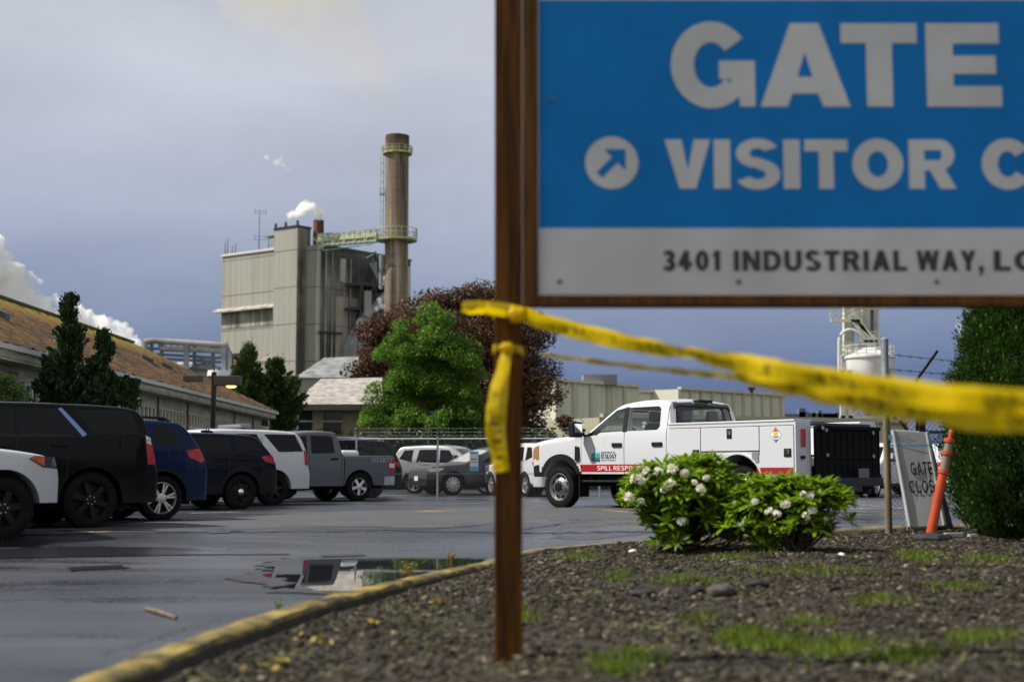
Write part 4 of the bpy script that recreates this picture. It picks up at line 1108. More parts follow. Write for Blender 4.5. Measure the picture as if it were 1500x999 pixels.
# near-end porch: flat panel, its inner shade put into the colour
po = MB(); po.box(WX - .05, WX + .015, 25, 37.4, -.3, EZ - 1.05); po.build('porch_shade_panel', mat('painted_porch_shade', (.035, .034, .030), .9), office, offset=off_b)
for yy in (27.5, 32, 36.8):
    po = MB(); po.box(WX + .1, WX + .3, yy, yy + .2, -.3, EZ - .56); po.build('porch_post', cream, office, offset=off_b)
def roof_vent(px, py, label):
    # intersect the pixel's line with the roof slope
    best = None
    for u in np.linspace(0, 1, 400):
        for v in np.linspace(.05, .98, 40):
            ye = Y0b - 1 + (Y1b + 1.7 - Y0b) * u; yr = Y0b - 1 + (69.0 - Y0b) * u
            x = EX + (RX - EX) * v; y = ye + (yr - ye) * v; z = EZ + (RZ - EZ) * v
            t = y * CP + (z - HC) * SP
            if t < 5: continue
            sx = 750 + FPX * x / t; sy = 499.5 - FPX * ((z - HC) * CP - y * SP) / t
            dd = (sx - px) ** 2 + (sy - py) ** 2
            if best is None or dd < best[0]: best = (dd, x, y, z)
    _, x, y, z = best
    mb = MB(); mb.add([(x - .2, y - .2, z + .30), (x + .15, y - .2, z + .14), (x + .15, y + .2, z + .14), (x - .2, y + .2, z + .30), (x - .2, y - .2, z - .1), (x + .15, y - .2, z - .25), (x + .15, y + .2, z - .25), (x - .2, y + .2, z - .1)], [(0, 1, 2, 3), (7, 6, 5, 4), (0, 4, 5, 1), (1, 5, 6, 2), (2, 6, 7, 3), (3, 7, 4, 0)])
    mb.build('roof_vent', mat('dark_vent', (.05, .052, .056), .4) if 'dark_vent' not in bpy.data.materials else bpy.data.materials['dark_vent'], roof, offset=(0, 0, 0))
for px, py in ((4, 466), (160, 511), (218, 530), (246, 541)): roof_vent(px, py, '')

# ---- shingled house past the office
hs_off = tuple(P(470, 690, 92)); hs_off = (hs_off[0], hs_off[1], -.3)
house = thing('shingled_house', 'small house with pale grey shingle hip roof half hidden by the maple', 'house', hs_off)
a0, a1 = P(428, 592, 90), P(560, 592, 90); ez = a0.z
shm = mat('pale_shingles', (.40, .375, .345), .9, col2=(.20, .185, .17), scale=2.2, stretch=(1, 1, 5), detail=6)
r0_, r1_ = P(470, 555, 95), P(560, 553, 95)
hb_ = MB(); hb_.add([(a0.x, 90, ez), (a1.x, 90, ez), (r1_.x, 95, r1_.z), (r0_.x, 95, r0_.z)], [(0, 1, 2, 3)]); hb_.add([(a0.x, 90, ez), (r0_.x, 95, r0_.z), (a0.x, 100, ez)], [(0, 1, 2)]); hb_.add([(a0.x, 100, ez), (r0_.x, 95, r0_.z), (r1_.x, 95, r1_.z), (a1.x, 100, ez)], [(0, 1, 2, 3)])
hb_.build('roof', shm, house, offset=hs_off)
hf = MB(); hf.box(a0.x + .02, a1.x, 90.02, 90.2, ez - .38, ez - .03); hf.build('fascia', mat('dark_fascia', (.12, .11, .09), .8), house, offset=hs_off)  # fascia in one even dark colour
hw_ = MB(); hw_.box(a0.x + .7, a1.x, 91, 99, -.4, ez - .1); hw_.build('wall', mat('olive_siding', (.30, .27, .15), .85, var=.15, scale=2), house, offset=hs_off)
for pxa, pxb in ((438, 457), (474, 500)):
    A1, B1 = P(pxa, 598, 91), P(pxb, 636, 91)
    q = MB(); q.box(A1.x, B1.x, 90.93, 91.02, B1.z, A1.z); wdw = q.build('window', mat('house_glass', (.025, .027, .03), .15) if 'house_glass' not in bpy.data.materials else bpy.data.materials['house_glass'], house, offset=hs_off)
    q = MB(); q.box(A1.x - .08, B1.x + .08, 90.9, 90.95, (A1.z + B1.z) / 2 - .04, (A1.z + B1.z) / 2 + .04); q.build('sash', cream, wdw)
a0, a1 = P(432, 553, 140), P(530, 553, 140)
b0, b1 = P(475, 524, 150), P(530, 522, 150)
shed = thing('tin_roofed_shed', 'grey corrugated tin roof rising behind the shingled house', 'shed', (a0.x, 140, -.4))
so = (a0.x, 140, -.4)
q = MB(); q.add([(a0.x, 140, a0.z), (a1.x, 140, a1.z), (b1.x, 150, b1.z), (b0.x, 150, b0.z), (a0.x, 150, a0.z + .2)], [(0, 1, 2, 3), (0, 3, 4)]); q.build('roof', mat('grey_tin', (.22, .225, .23), .5, var=.4, scale=1), shed, offset=so)
q = MB(); q.box(a0.x + .2, a1.x, 140.3, 150, -.4, a0.z - .05); q.build('wall', mat('shed_wall', (.25, .25, .22), .8), shed, offset=so)

# ---- pipe rack behind the mossy roof
pr_off = (P(270, 690, 205).x, 205, -.5)
rack = thing('pipe_rack', 'elevated steel pipe rack carrying pale pipes behind the mossy roof', 'pipe rack', pr_off)
q = MB()
def bx(x0, y0, x1, y1, Y, th=.4, m=None): 
    a, b_ = P(x0, y0, Y), P(x1, y1, Y); q.beam(a, b_, th, m=m)
for px in (213, 222, 237, 285, 312, 331):
    for dY in (0, 6): 
        a, b_ = P(px, 500 + (px - 213) * .065, 205 + dY), P(px, 600, 205 + dY); q.beam(a, b_, .45)
for py0 in (510, 518, 524): bx(213, py0, 333, py0 + 7, 205, .35)
bx(213, 536, 300, 541, 205, .3); bx(262, 545, 330, 520, 205, .2); bx(285, 520, 330, 545, 205, .2); bx(300, 560, 332, 530, 205, .2)
for px in range(215, 333, 9): bx(px, 500, px, 510, 205, .15)
q.build('frame', mat('blue_grey_steel', (.07, .09, .12), .6), rack, offset=pr_off)
q = MB(); q.tube([P(212, 501, 205), P(224, 499, 205), P(332, 506, 205), P(334, 515, 205), P(334, 548, 205)], .45, 10); q.tube([P(235, 511, 205), P(332, 514, 205)], .4, 10); q.tube([P(212, 501, 205), P(212, 520, 205)], .45, 10)
q.build('pipe', mat('pale_lagging', (.24, .235, .22), .6, var=.5, scale=.3), rack, offset=pr_off)
pcm = mat('pale_column', (.22, .25, .29), .6, var=.3, scale=.5)
for px_, a_, b_, w_ in ((273, 506, 565, .65), (328, 508, 556, .7), (337, 515, 552, .5)):
    q = MB(); q.beam(P(px_, a_, 204), P(px_, b_, 204), w_, w_); q.build('column', pcm, rack, offset=pr_off)
q = MB(); c = P(292, 570, 208)
for k, r_ in enumerate((1.7, 2.2, 1.7, 2.2, 1.6)): q.cyl(c + Vector((0, 0, k * .9)), c + Vector((0, 0, k * .9 + .8)), r_, n=14)
vm = mat('vessel_grey', (.42, .43, .45), .45)
q.build('vessel', vm, rack, offset=pr_off, smooth=40)
q = MB(); q.lathe([(0, 3.2), (1.4, 2.8), (2.1, 1.6), (2.2, 0)], P(264, 562, 208), 'z', 16); q.build('dome', vm, rack, offset=pr_off, smooth=40)
q = MB(); q.lathe([(0, .9), (1.7, .8), (1.8, 0), (0, -.1)], P(322, 551, 203), 'z', 18); q.build('tank_lid', mat('white_lid', (.65, .65, .66), .5), rack, offset=pr_off, smooth=40)

# ---- ribbed beige plant building behind the truck
def ribbed(name, label, pA, yA, pB, yB, base_px, mcol, depth=20, rib=5.0):
    a, b_ = P(pA[0], pA[1], yA), P(pB[0], pB[1], yB)
    o = (a.x, a.y, -.5)
    th_ = thing(name, label, 'industrial building', o)
    d = Vector((b_.x - a.x, b_.y - a.y)); L = d.length; d.normalize(); nrm = Vector((-d.y, d.x))
    if nrm.y < 0: nrm = -nrm
    m = cladding(name + '_sheet', mcol, tuple(c * .6 for c in mcol), 40, .9, .35, .15, axis=(d.x, d.y, 0))
    q = MB()
    z = (a.z + b_.z) / 2
    vs = []
    for zz in (-.5, None):
        for p, zt in ((a, a.z), (b_, b_.z)):
            vs.append((p.x, p.y, zz if zz is not None else zt))
        for p, zt in ((b_, b_.z), (a, a.z)):
            vs.append((p.x + nrm.x * depth, p.y + nrm.y * depth, zz if zz is not None else zt))
    q.add(vs, [(3, 2, 1, 0), (4, 5, 6, 7), (0, 1, 5, 4), (1, 2, 6, 5), (2, 3, 7, 6), (3, 0, 4, 7)]); q.build('wall', m, th_, offset=o)
    k = 0; rmat = mat(name + '_rib', tuple(c * .72 for c in mcol), .75)
    while k < L:
        p = a.xy + d * k; zt = a.z + (b_.z - a.z) * k / L
        q = MB(); q.beam((p.x - nrm.x * .12, p.y - nrm.y * .12, -.5), (p.x - nrm.x * .12, p.y - nrm.y * .12, zt + .02), .34, .3); q.build('buttress', rmat, th_, offset=o)
        k += rib
    q = MB(); q.beam((a.x - nrm.x * .1, a.y - nrm.y * .1, a.z + .1), (b_.x - nrm.x * .1, b_.y - nrm.y * .1, b_.z + .1), .5, .3); q.build('roof_edge', mat(name + '_edge', tuple(c * .85 for c in mcol), .7), th_, offset=o)
    return th_, o
bcol = (.62, .61, .49)
t1, o1 = ribbed('plant_building', 'tallest ribbed beige plant building, partly behind the dark maple', (815, 558), 150, (936, 567), 158, None, bcol, 10, 2.5)
q = MB(); a, b_ = P(856, 559, 152), P(902, 559, 156); q.box(a.x, b_.x, 154, 158, a.z - .2, a.z + .9); q.build('roof_unit', mat('grey_roof_unit', (.18, .19, .21), .6), t1, offset=o1)
ribbed('plant_building', 'low beige plant building between the two taller ribbed blocks', (930, 574), 160, (1000, 575), 166, None, bcol, 8, 3.5)
t3, o3 = ribbed('plant_building', 'long ribbed beige plant building above the roof of the service truck', (994, 570), 160, (1149, 580), 182, None, bcol, 12, 2.6)
ribbed('low_shed', 'long low tan shed roofline behind the bed of the service truck', (880, 611), 98, (1330, 619), 110, None, (.42, .40, .28), 8, 6)
lamp = MB(); c = P(1101, 576, 170); lamp.cyl(c, c + Vector((0, 0, .5)), .2, n=8); lamp.box(c.x - .4, c.x + .4, c.y - .3, c.y + .3, c.z + .4, c.z + .8); lamp.build('roof_lamp', M['dark_metal'], t3, offset=o3)

# ---- white silo and its elevator tower
SY = 130.0; sv = 2092 / SY
so = (P(1278, 690, SY).x, SY, -.5)
silo = thing('silo', 'white steel silo with conical top and a leaning stair tower, behind the truck', 'silo', so)
wm = mat('white_silo_steel', (.62, .62, .60), .5, var=.2, scale=.6, stretch=(1, 1, .3)); cm_ = mat('cream_steel', (.58, .57, .50), .6, var=.25, scale=.6)
def zz_(py): return HC + (690 - py) / sv
cx_ = so[0]; rad = 35 / sv
q = MB(); q.lathe([(0, zz_(509)), (.5, zz_(509)), (rad, zz_(521)), (rad + .12, zz_(522)), (rad + .12, zz_(525)), (rad, zz_(525)), (rad, zz_(560)), (rad * .5, zz_(600)), (.6, zz_(612))], (cx_, SY, 0), 'z', 40); q.build('tank', wm, silo, offset=so, smooth=30)
q = MB()
for px in (1247, 1312, 1236):
    q.beam((P(px, 690, SY - 2).x, SY - 2, -.5), (P(px, 690, SY - 2).x, SY - 2, zz_(545)), .4)
for px in (1252, 1308): q.beam((P(px, 690, SY + 2).x, SY + 2, -.5), (P(px, 690, SY + 2).x, SY + 2, zz_(545)), .4)
q.beam((P(1236, 0, SY - 2).x if False else P(1247, 600, SY - 2).x, SY - 2, zz_(612)), (P(1280, 600, SY - 2).x, SY - 2, zz_(575)), .3); q.beam(P(1260, 575, SY - 2), P(1300, 612, SY - 2), .3)
q.beam(P(1230, 612, SY - 2), P(1316, 612, SY - 2), .4); q.beam(P(1230, 588, SY - 2), P(1316, 588, SY - 2), .3)
q.build('leg_frame', cm_, silo, offset=so)
q = MB(); q.tube([P(1229, 560, SY - 3)] + [P(1245 - 16 * math.cos(t), 500 - 17 * math.sin(t), SY - 3) for t in np.linspace(0, math.pi, 12)], .14, 8); q.build('pipe_loop', wm, silo, offset=so)
q = MB()
for k in range(17):
    t = 2 * math.pi * k / 16; c = Vector((cx_ + rad * math.cos(t), SY + rad * math.sin(t), zz_(522))); q.beam(c, c + Vector((0, 0, 1.0)), .07)
    t2 = 2 * math.pi * (k + 1) / 16; e = Vector((cx_ + rad * math.cos(t2), SY + rad * math.sin(t2), zz_(522)))
    for h in (.5, 1.0): q.beam(c + Vector((0, 0, h)), e + Vector((0, 0, h)), .06)
q.build('railing', wm, silo, offset=so)
eo = (P(1245, 690, SY + 6).x, SY + 6, -.5)
elev = thing('elevator_tower', 'cream steel elevator tower with railed landings and diagonal stairs above the silo', 'tower', eo)
q = MB(); Y2 = SY + 6
q.beam(P(1241, 612, Y2), P(1241, 440, Y2), .75, .8); q.beam(P(1270, 520, Y2), P(1270, 420, Y2), 1.15, 1.0); q.beam(P(1260, 520, Y2), P(1260, 425, Y2), .25); q.beam(P(1284, 515, Y2), P(1284, 425, Y2), .3); q.beam(P(1233, 612, Y2), P(1233, 520, Y2), .2); q.beam(P(1249, 520, Y2), P(1249, 440, Y2), .25)
q.beam(P(1236, 612, Y2), P(1236, 520, Y2), .5); q.build('column', cm_, elev, offset=eo)
q = MB(); q.beam(P(1277, 510, Y2 - 1.5), P(1277, 440, Y2 - 1.5), .3, .3); q.build('chute', mat('dark_chute', (.06, .06, .06), .7), elev, offset=eo)
q = MB()
for a, b_ in (((1244, 462), (1276, 512)), ((1250, 460), (1282, 510)), ((1234, 522), (1258, 552)), ((1240, 520), (1264, 550)), ((1252, 470), (1285, 500))):
    q.beam(P(a[0], a[1], Y2 - 2), P(b_[0], b_[1], Y2 - 2), .35)
for k in range(12):
    t = k / 11; q.beam(P(1244 + 32 * t, 462 + 50 * t, Y2 - 2), P(1250 + 32 * t, 460 + 50 * t, Y2 - 2), .14)
    q.beam(P(1248 + 32 * t, 462 + 50 * t, Y2 - 2), P(1248 + 32 * t, 450 + 50 * t, Y2 - 2), .10)
q.beam(P(1248, 450, Y2 - 2), P(1282, 502, Y2 - 2), .12)
q.build('stair', cm_, elev, offset=eo)
q = MB()
for x0, x1, yy in ((1217, 1262, 470), (1250, 1290, 452), (1258, 1292, 500), (1228, 1256, 516)):
    q.beam(P(x0, yy, Y2 - 2), P(x1, yy, Y2 - 2), .35, .25)
    for t in np.linspace(0, 1, 7): q.beam(P(x0 + (x1 - x0) * t, yy, Y2 - 2), P(x0 + (x1 - x0) * t, yy - 14, Y2 - 2), .09)
    for h in (7, 14): q.beam(P(x0, yy - h, Y2 - 2), P(x1, yy - h, Y2 - 2), .09)
q.build('landing', mat('pale_yellow_steel', (.60, .58, .42), .6), elev, offset=eo)
# far mill on the horizon
fo_ = (P(1180, 690, 1500).x, 1500, -.55)
far = thing('distant_mill', 'tiny hazy blue mill skyline low on the horizon past the truck bed', 'industrial building', fo_)
q = MB(); 
for px, top, wd in ((1158, 606, 10), (1175, 598, 3.5), (1178, 603, 5), (1192, 604, 2), (1201, 601, 2), (1206, 605, 14), (1216, 606, 8), (1226, 604, 2)):
    c = P(px, top, 1500); q.box(c.x - wd, c.x + wd, 1500, 1510, -.55, c.z)
c0_, c1_ = P(1140, 609, 1500), P(1240, 609, 1500); q.box(c0_.x, c1_.x, 1502, 1508, -.55, c0_.z)
q.build('skyline', mat('hazy_blue_steel', (.10, .13, .20), .9), far, offset=fo_)
# ================================================================== VEHICLES
def chaikin(pts, it=1, keep=()):
    for _ in range(it):
        out = [pts[0]]
        for a, b in zip(pts[:-1], pts[1:]):
            out += [(a[0] * .8 + b[0] * .2, a[1] * .8 + b[1] * .2), (a[0] * .2 + b[0] * .8, a[1] * .2 + b[1] * .8)]
        out.append(pts[-1]); pts = out
    return pts


class Shell:
    """Car skin lofted along x (nose at -x): closed, smooth, with wheel arches."""
    def __init__(s, top, zb, W, axles, ra, za, belt, tum=.2, nose=(.55, .14), tail=(.35, .10), r=.07, crown=.035, dx=.06, seams=(), smooth_top=2, bulge=.02, roll=.0):
        s.W, s.belt, s.tum, s.nose, s.tail, s.r, s.crown, s.bulge = W, belt, tum, nose, tail, r, crown, bulge
        tp = chaikin(top, smooth_top)
        s.tx = np.array([p[0] for p in tp]); s.tz = np.array([p[1] for p in tp])
        s.x0, s.x1 = s.tx[0], s.tx[-1]
        s.zb0, s.axles, s.ra, s.za = zb, axles, ra, za
        X = set(np.round(np.arange(s.x0, s.x1, dx), 4)) | {s.x0, s.x1}
        for a, b, za_, zb_ in zip(s.tx[:-1], s.tx[1:], s.tz[:-1], s.tz[1:]):
            nn = int(abs(zb_ - za_) / .05)
            for k in range(1, nn): X.add(round(a + (b - a) * k / nn, 4))
            X.add(round(a, 4))
        for ax in axles:
            for t in np.linspace(-1, 1, 25): X.add(round(ax + ra * math.sin(t * math.pi / 2), 4))
            X.add(round(ax - ra - .004, 4)); X.add(round(ax + ra + .004, 4))
        for sm in seams:
            X.add(round(sm - .007, 4)); X.add(round(sm + .007, 4))
        s.seams = seams
        X = sorted(x for x in X if s.x0 <= x <= s.x1)
        s.X = [X[0]]
        for x in X[1:]:
            if x - s.X[-1] > .0025: s.X.append(x)
        s.make()

    def zt(s, x): return float(np.interp(x, s.tx, s.tz))

    def zb(s, x):
        z = s.zb0(x) if callable(s.zb0) else s.zb0
        for ax in s.axles:
            d = abs(x - ax)
            if d < s.ra: z = max(z, s.za + math.sqrt(max(0, s.ra ** 2 - d ** 2)))
        return z

    def hw(s, x, z):
        w = s.W
        d = x - s.x0; Rn, cn = s.nose
        if d < Rn: w -= cn * (1 - math.sqrt(max(0, 1 - (1 - d / Rn) ** 2)))
        d = s.x1 - x; Rt, ct = s.tail
        if d < Rt: w -= ct * (1 - math.sqrt(max(0, 1 - (1 - d / Rt) ** 2)))
        if z > s.belt: w -= (z - s.belt) * s.tum
        else: w -= s.bulge * ((s.belt - .25 - z) / .5) ** 2 if z < s.belt - .25 else s.bulge * max(0, (z - s.belt + .25) / .25) ** 2 * .6
        return w

    def make(s):
        nS, nT = 13, 6
        rings = []
        for x in s.X:
            zb, zt = s.zb(x), s.zt(x)
            zb = min(zb, zt - .02)
            h = zt - zb; r = min(s.r, h * .45)
            zs = [zb + (h - r) * j / nS for j in range(nS + 1)]
            side = [(s.hw(x, z), z) for z in zs]
            for k in range(1, 5):
                a = k / 4 * math.pi / 2
                z = zt - r + r * math.sin(a)
                side.append((s.hw(x, z) - r * (1 - math.cos(a)), z))
            yt = side[-1][0]
            top = [(yt * (1 - k / nT), zt + s.crown * min(1, h * 2) * (1 - (1 - k / nT) ** 2)) for k in range(1, nT + 1)]
            half = [(0, zb)] + side + top               # bottom centre ... top centre
            ring = [(x, -y, z) for y, z in half] + [(x, y, z) for y, z in half[-2:0:-1]]
            rings.append(ring)
        n = len(rings[0])
        s.V = np.array(rings).reshape(-1, 3)
        F = []
        for k in range(len(rings) - 1):
            for i in range(n):
                F.append((k * n + i, (k + 1) * n + i, (k + 1) * n + (i + 1) % n, k * n + (i + 1) % n))
        m = len(rings)
        s.caps = [tuple(range(n)), tuple((m - 1) * n + i for i in range(n - 1, -1, -1))]
        s.F = F; s.n = n; s.nside = nS + 5

    def split(s, parent, pred, mats, names, smooth=32):
        """pred(x,y,z,normal)->key; every key becomes a mesh of its own: names[key]=(name, materials)."""
        groups = {}
        V = s.V
        for f in s.F + s.caps:
            c = V[list(f)].mean(0)
            a = V[f[2 % len(f)]] - V[f[0]]; b = V[f[3 % len(f)]] - V[f[1]]
            nrm = np.cross(a, b); nrm = -nrm / (np.linalg.norm(nrm) + 1e-9)
            if len(f) > 4: nrm = np.array([-1 if f is s.caps[0] else 1, 0, 0])
            k, mi = pred(c[0], c[1], c[2], nrm)
            groups.setdefault(k, []).append((f, mi))
        out = {}
        for k, fl in groups.items():
            nm, ms = names[k if not isinstance(k, tuple) else k[0]]
            used = sorted({i for f, _ in fl for i in f}); ix = {u: q for q, u in enumerate(used)}
            me = bpy.data.meshes.new(nm)
            me.from_pydata([tuple(V[u]) for u in used], [], [tuple(ix[i] for i in f) for f, _ in fl])
            for mm in ms: me.materials.append(mm)
            me.polygons.foreach_set('material_index', [mi for _, mi in fl])
            me.polygons.foreach_set('use_smooth', [True] * len(me.polygons))
            bm = bmesh.new(); bm.from_mesh(me); bmesh.ops.recalc_face_normals(bm, faces=bm.faces)
            bmesh.ops.triangulate(bm, faces=[f for f in bm.faces if len(f.verts) > 4]); bm.to_mesh(me); bm.free()
            me.set_sharp_from_angle(angle=R(smooth))
            out[k] = link_mesh(nm, me, parent)
        return out

    def panel(s, parent, name, poly, m, side=-1, off=.006, th=.02):
        """Side panel following the curved skin (window, lamp lens)."""
        bm = bmesh.new()
        f = bm.faces.new([bm.verts.new((x, 0, z)) for x, z in poly])
        bmesh.ops.triangulate(bm, faces=[f])
        for _ in range(3):
            bmesh.ops.subdivide_edges(bm, edges=[e for e in bm.edges if e.calc_length() > .10], cuts=1)
            bmesh.ops.triangulate(bm, faces=[q for q in bm.faces if len(q.verts) > 3])
        for v in bm.verts:
            zt = s.zt(v.co.x); zz = min(v.co.z, zt - .01)
            v.co.y = side * (s.hw(v.co.x, v.co.z) + off)
        r = bmesh.ops.extrude_face_region(bm, geom=bm.faces[:])
        for v in r['geom']:
            if isinstance(v, bmesh.types.BMVert): v.co.y -= side * (off + th)
        bmesh.ops.recalc_face_normals(bm, faces=bm.faces)
        me = bpy.data.meshes.new(name); bm.to_mesh(me); bm.free(); me.materials.append(m)
        me.polygons.foreach_set('use_smooth', [True] * len(me.polygons)); me.set_sharp_from_angle(angle=R(30))
        return link_mesh(name, me, parent)

    def patch(s, parent, name, xa, xb, frac, m, off=.006, nseg=10):
        """Piece of the upper skin between xa and xb (windscreen, rear window)."""
        xsn = [x for x in s.X if xa - 1e-6 <= x <= xb + 1e-6]
        vs, fs = [], []
        ny = 8
        for x in xsn:
            zt = s.zt(x); h = zt - s.zb(x); r = min(s.r, h * .45)
            yt = s.hw(x, zt) - r
            sl = (s.zt(min(x + .02, s.x1)) - s.zt(max(x - .02, s.x0))) / .04
            nl = math.hypot(1, sl); nx_, nz_ = -sl / nl, 1 / nl
            for k in range(-ny, ny + 1):
                t = k / ny * frac
                vs.append((x + nx_ * off, yt * t, zt + s.crown * min(1, h * 2) * (1 - t * t) + nz_ * off))
        w = 2 * ny + 1
        for a in range(len(xsn) - 1):
            for k in range(w - 1): fs.append((a * w + k, a * w + k + 1, (a + 1) * w + k + 1, (a + 1) * w + k))
        mb = MB(); mb.add(vs, fs)
        return mb.build(name, m, parent, smooth=40)


WHEELS = {}
def wheel_meshes(Rw, w, rr, style):
    key = (Rw, w, rr, style)
    if key in WHEELS: return WHEELS[key]
    h = w / 2
    t = MB()
    t.lathe([(rr, -h * .86), (rr + .02, -h * .98), (Rw * .86, -h), (Rw * .965, -h * .86), (Rw, -h * .62), (Rw, -.012), (Rw - .008, -.010), (Rw - .008, .010), (Rw, .012), (Rw, h * .62), (Rw * .965, h * .86), (Rw * .86, h), (rr + .02, h * .98), (rr, h * .86)], (0, 0, 0), 'y', 40)
    for k in range(40):                     # shoulder blocks of the tread
        a = 2 * math.pi * k / 40
        for sgn in (-1, 1):
            c = Vector((math.cos(a) * Rw * .985, sgn * h * .80, math.sin(a) * Rw * .985))
            d = Vector((-math.sin(a), 0, math.cos(a)))
            t.beam(c - d * .018, c + d * .018, .03, .02, up=(math.cos(a), 0, math.sin(a)))
    r = MB()
    f = -h * .80
    r.lathe([(rr + .012, f - .01), (rr, f - .014), (rr - .012, f), (rr - .02, h * .5), (rr, h * .7)], (0, 0, 0), 'y', 40, m=0)
    r.lathe([(rr - .02, f + .10), (.0, f + .10)], (0, 0, 0), 'y', 30, m=1)
    if style == 'truck':
        r.lathe([(rr - .012, f + .012), (rr * .84, f + .055), (rr * .62, f + .02), (rr * .55, f - .005), (rr * .5, f - .012), (.082, f - .012)], (0, 0, 0), 'y', 40, m=0)
        r.lathe([(.085, f - .012), (.085, f - .05), (.06, f - .055), (.0, f - .055)], (0, 0, 0), 'y', 20, m=1)
        for k in range(8):
            a = 2 * math.pi * (k + .5) / 8
            r.lathe([(.034, 0), (.034, .01), (0, .01)], (math.cos(a) * rr * .73, f + .022, math.sin(a) * rr * .73), 'y', 12, m=1)
        for k in range(10):
            a = 2 * math.pi * k / 10
            c = (math.cos(a) * rr * .43, f - .012, math.sin(a) * rr * .43)
            r.cyl(c, (c[0], f - .04, c[2]), .014, .012, 6, m=0)
    elif style == 'cap':
        r.lathe([(rr - .012, f + .02), (rr * .8, f + .05), (rr * .55, f + .03), (rr * .3, f + .02)], (0, 0, 0), 'y', 30, m=1)
        for k in range(6):
            a = 2 * math.pi * k / 6
            r.beam((math.cos(a) * rr * .3, f + .02, math.sin(a) * rr * .3), (math.cos(a) * rr * .92, f + .03, math.sin(a) * rr * .92), .06, .03, m=1, up=(0, 1, 0))
        r.lathe([(.075, f + .03), (.072, f - .01), (.05, f - .028), (0, f - .034)], (0, 0, 0), 'y', 18, m=2)
    else:
        ns = {'six': 6, 'five': 5, 'ten': 10, 'dark': 6}[style]
        for k in range(ns):
            a = 2 * math.pi * k / ns
            for off in ((-.13, .13) if style in ('six', 'ten') else (0,)):
                a2 = a + off * (1.0 if style == 'six' else .7)
                r.beam((math.cos(a + off * .5) * .05, f + .012, math.sin(a + off * .5) * .05), (math.cos(a2) * (rr - .012), f + .015, math.sin(a2) * (rr - .012)), .034 if style in ('six', 'ten') else .08, .03, m=0, up=(0, 1, 0))
        r.lathe([(.085, f + .02), (.08, f - .012), (.035, f - .02), (0, f - .018)], (0, 0, 0), 'y', 18, m=0)
        for k in range(6):
            a = 2 * math.pi * k / 6
            c = (math.cos(a) * .06, f - .01, math.sin(a) * .06)
            r.cyl(c, (c[0], f - .022, c[2]), .009, .009, 6, m=2)
    return WHEELS.setdefault(key, (t, r))


def wheels(root, axles, half, Rw, w, rr, style, dual=False):
    tb, rb = wheel_meshes(Rw, w, rr, style)
    rims = {'dark': [M['steel_black'], M['steel_black'], M['alloy']], 'cap': [M['steel_black'], M['steel_black'], M['chrome']], 'truck': [M['rim_steel'], M['steel_black'], M['dark_metal']]}.get(style, [M['alloy'], M['steel_black'], M['dark_metal']])
    tm = rm = None
    for ax in axles:
        for sgn in (-1, 1):
            if tm is None:
                o = tb.build('wheel', M['tyre'], root, smooth=40); tm = o.data
                q = rb.build('rim', rims, o, smooth=40); rm = q.data
            else:
                o = link_mesh('wheel', tm, root); q = link_mesh('rim', rm, o)
            o.location = (ax, sgn * (half - w / 2), Rw)
            o.rotation_euler = (0, random.uniform(0, 1), 0 if sgn < 0 else math.pi)


def seat_set(root, xs, z, m, parent_name='seat'):
    for x in xs:
        for y in (-.38, .38):
            mb = MB()
            mb.box(x - .25, x + .25, y - .24, y + .24, z - .1, z + .08)
            mb.add([(x + .14, y - .24, z), (x + .28, y - .24, z), (x + .28, y + .24, z), (x + .14, y + .24, z), (x + .34, y - .2, z + .62), (x + .44, y - .2, z + .62), (x + .44, y + .2, z + .62), (x + .34, y + .2, z + .62)],
                   [(0, 1, 2, 3), (4, 5, 6, 7), (0, 4, 5, 1), (1, 5, 6, 2), (2, 6, 7, 3), (3, 7, 4, 0)])
            mb.box(x + .36, x + .46, y - .14, y + .14, z + .64, z + .84)
            mb.build('seat', m, root, bevel=.04)


def paint(name, col, rough=.28, metal=0.0):
    m, n, l, b = NT(name)
    tc = n.new('ShaderNodeTexCoord'); ns = n.new('ShaderNodeTexNoise'); ns.inputs['Scale'].default_value = 2.5; ns.inputs['Detail'].default_value = 6
    l.new(tc.outputs['Object'], ns.inputs['Vector'])
    mr = n.new('ShaderNodeMapRange'); mr.inputs[3].default_value = rough * .75; mr.inputs[4].default_value = rough * 1.4
    l.new(ns.outputs[0], mr.inputs[0]); l.new(mr.outputs[0], b.inputs['Roughness'])
    # road film: dust low on the body
    sp = n.new('ShaderNodeSeparateXYZ'); l.new(tc.outputs['Object'], sp.inputs[0])
    dz = n.new('ShaderNodeMapRange'); dz.inputs[1].default_value = .35; dz.inputs[2].default_value = .85; dz.inputs[3].default_value = .14; dz.inputs[4].default_value = .0
    l.new(sp.outputs[2], dz.inputs[0])
    md = n.new('ShaderNodeMath'); md.operation = 'MULTIPLY'; l.new(dz.outputs[0], md.inputs[0]); l.new(ns.outputs[0], md.inputs[1])
    mx = n.new('ShaderNodeMix'); mx.data_type = 'RGBA'; mx.inputs[6].default_value = (*col, 1); mx.inputs[7].default_value = (.14, .13, .12, 1)
    l.new(md.outputs[0], mx.inputs[0]); l.new(mx.outputs[2], b.inputs['Base Color'])
    b.inputs['Metallic'].default_value = metal
    b.inputs['Coat Weight'].default_value = .6 if max(col) > .3 else .12; b.inputs['Coat Roughness'].default_value = .025; b.inputs['Specular IOR Level'].default_value = .5 if max(col) > .3 else .06
    return m

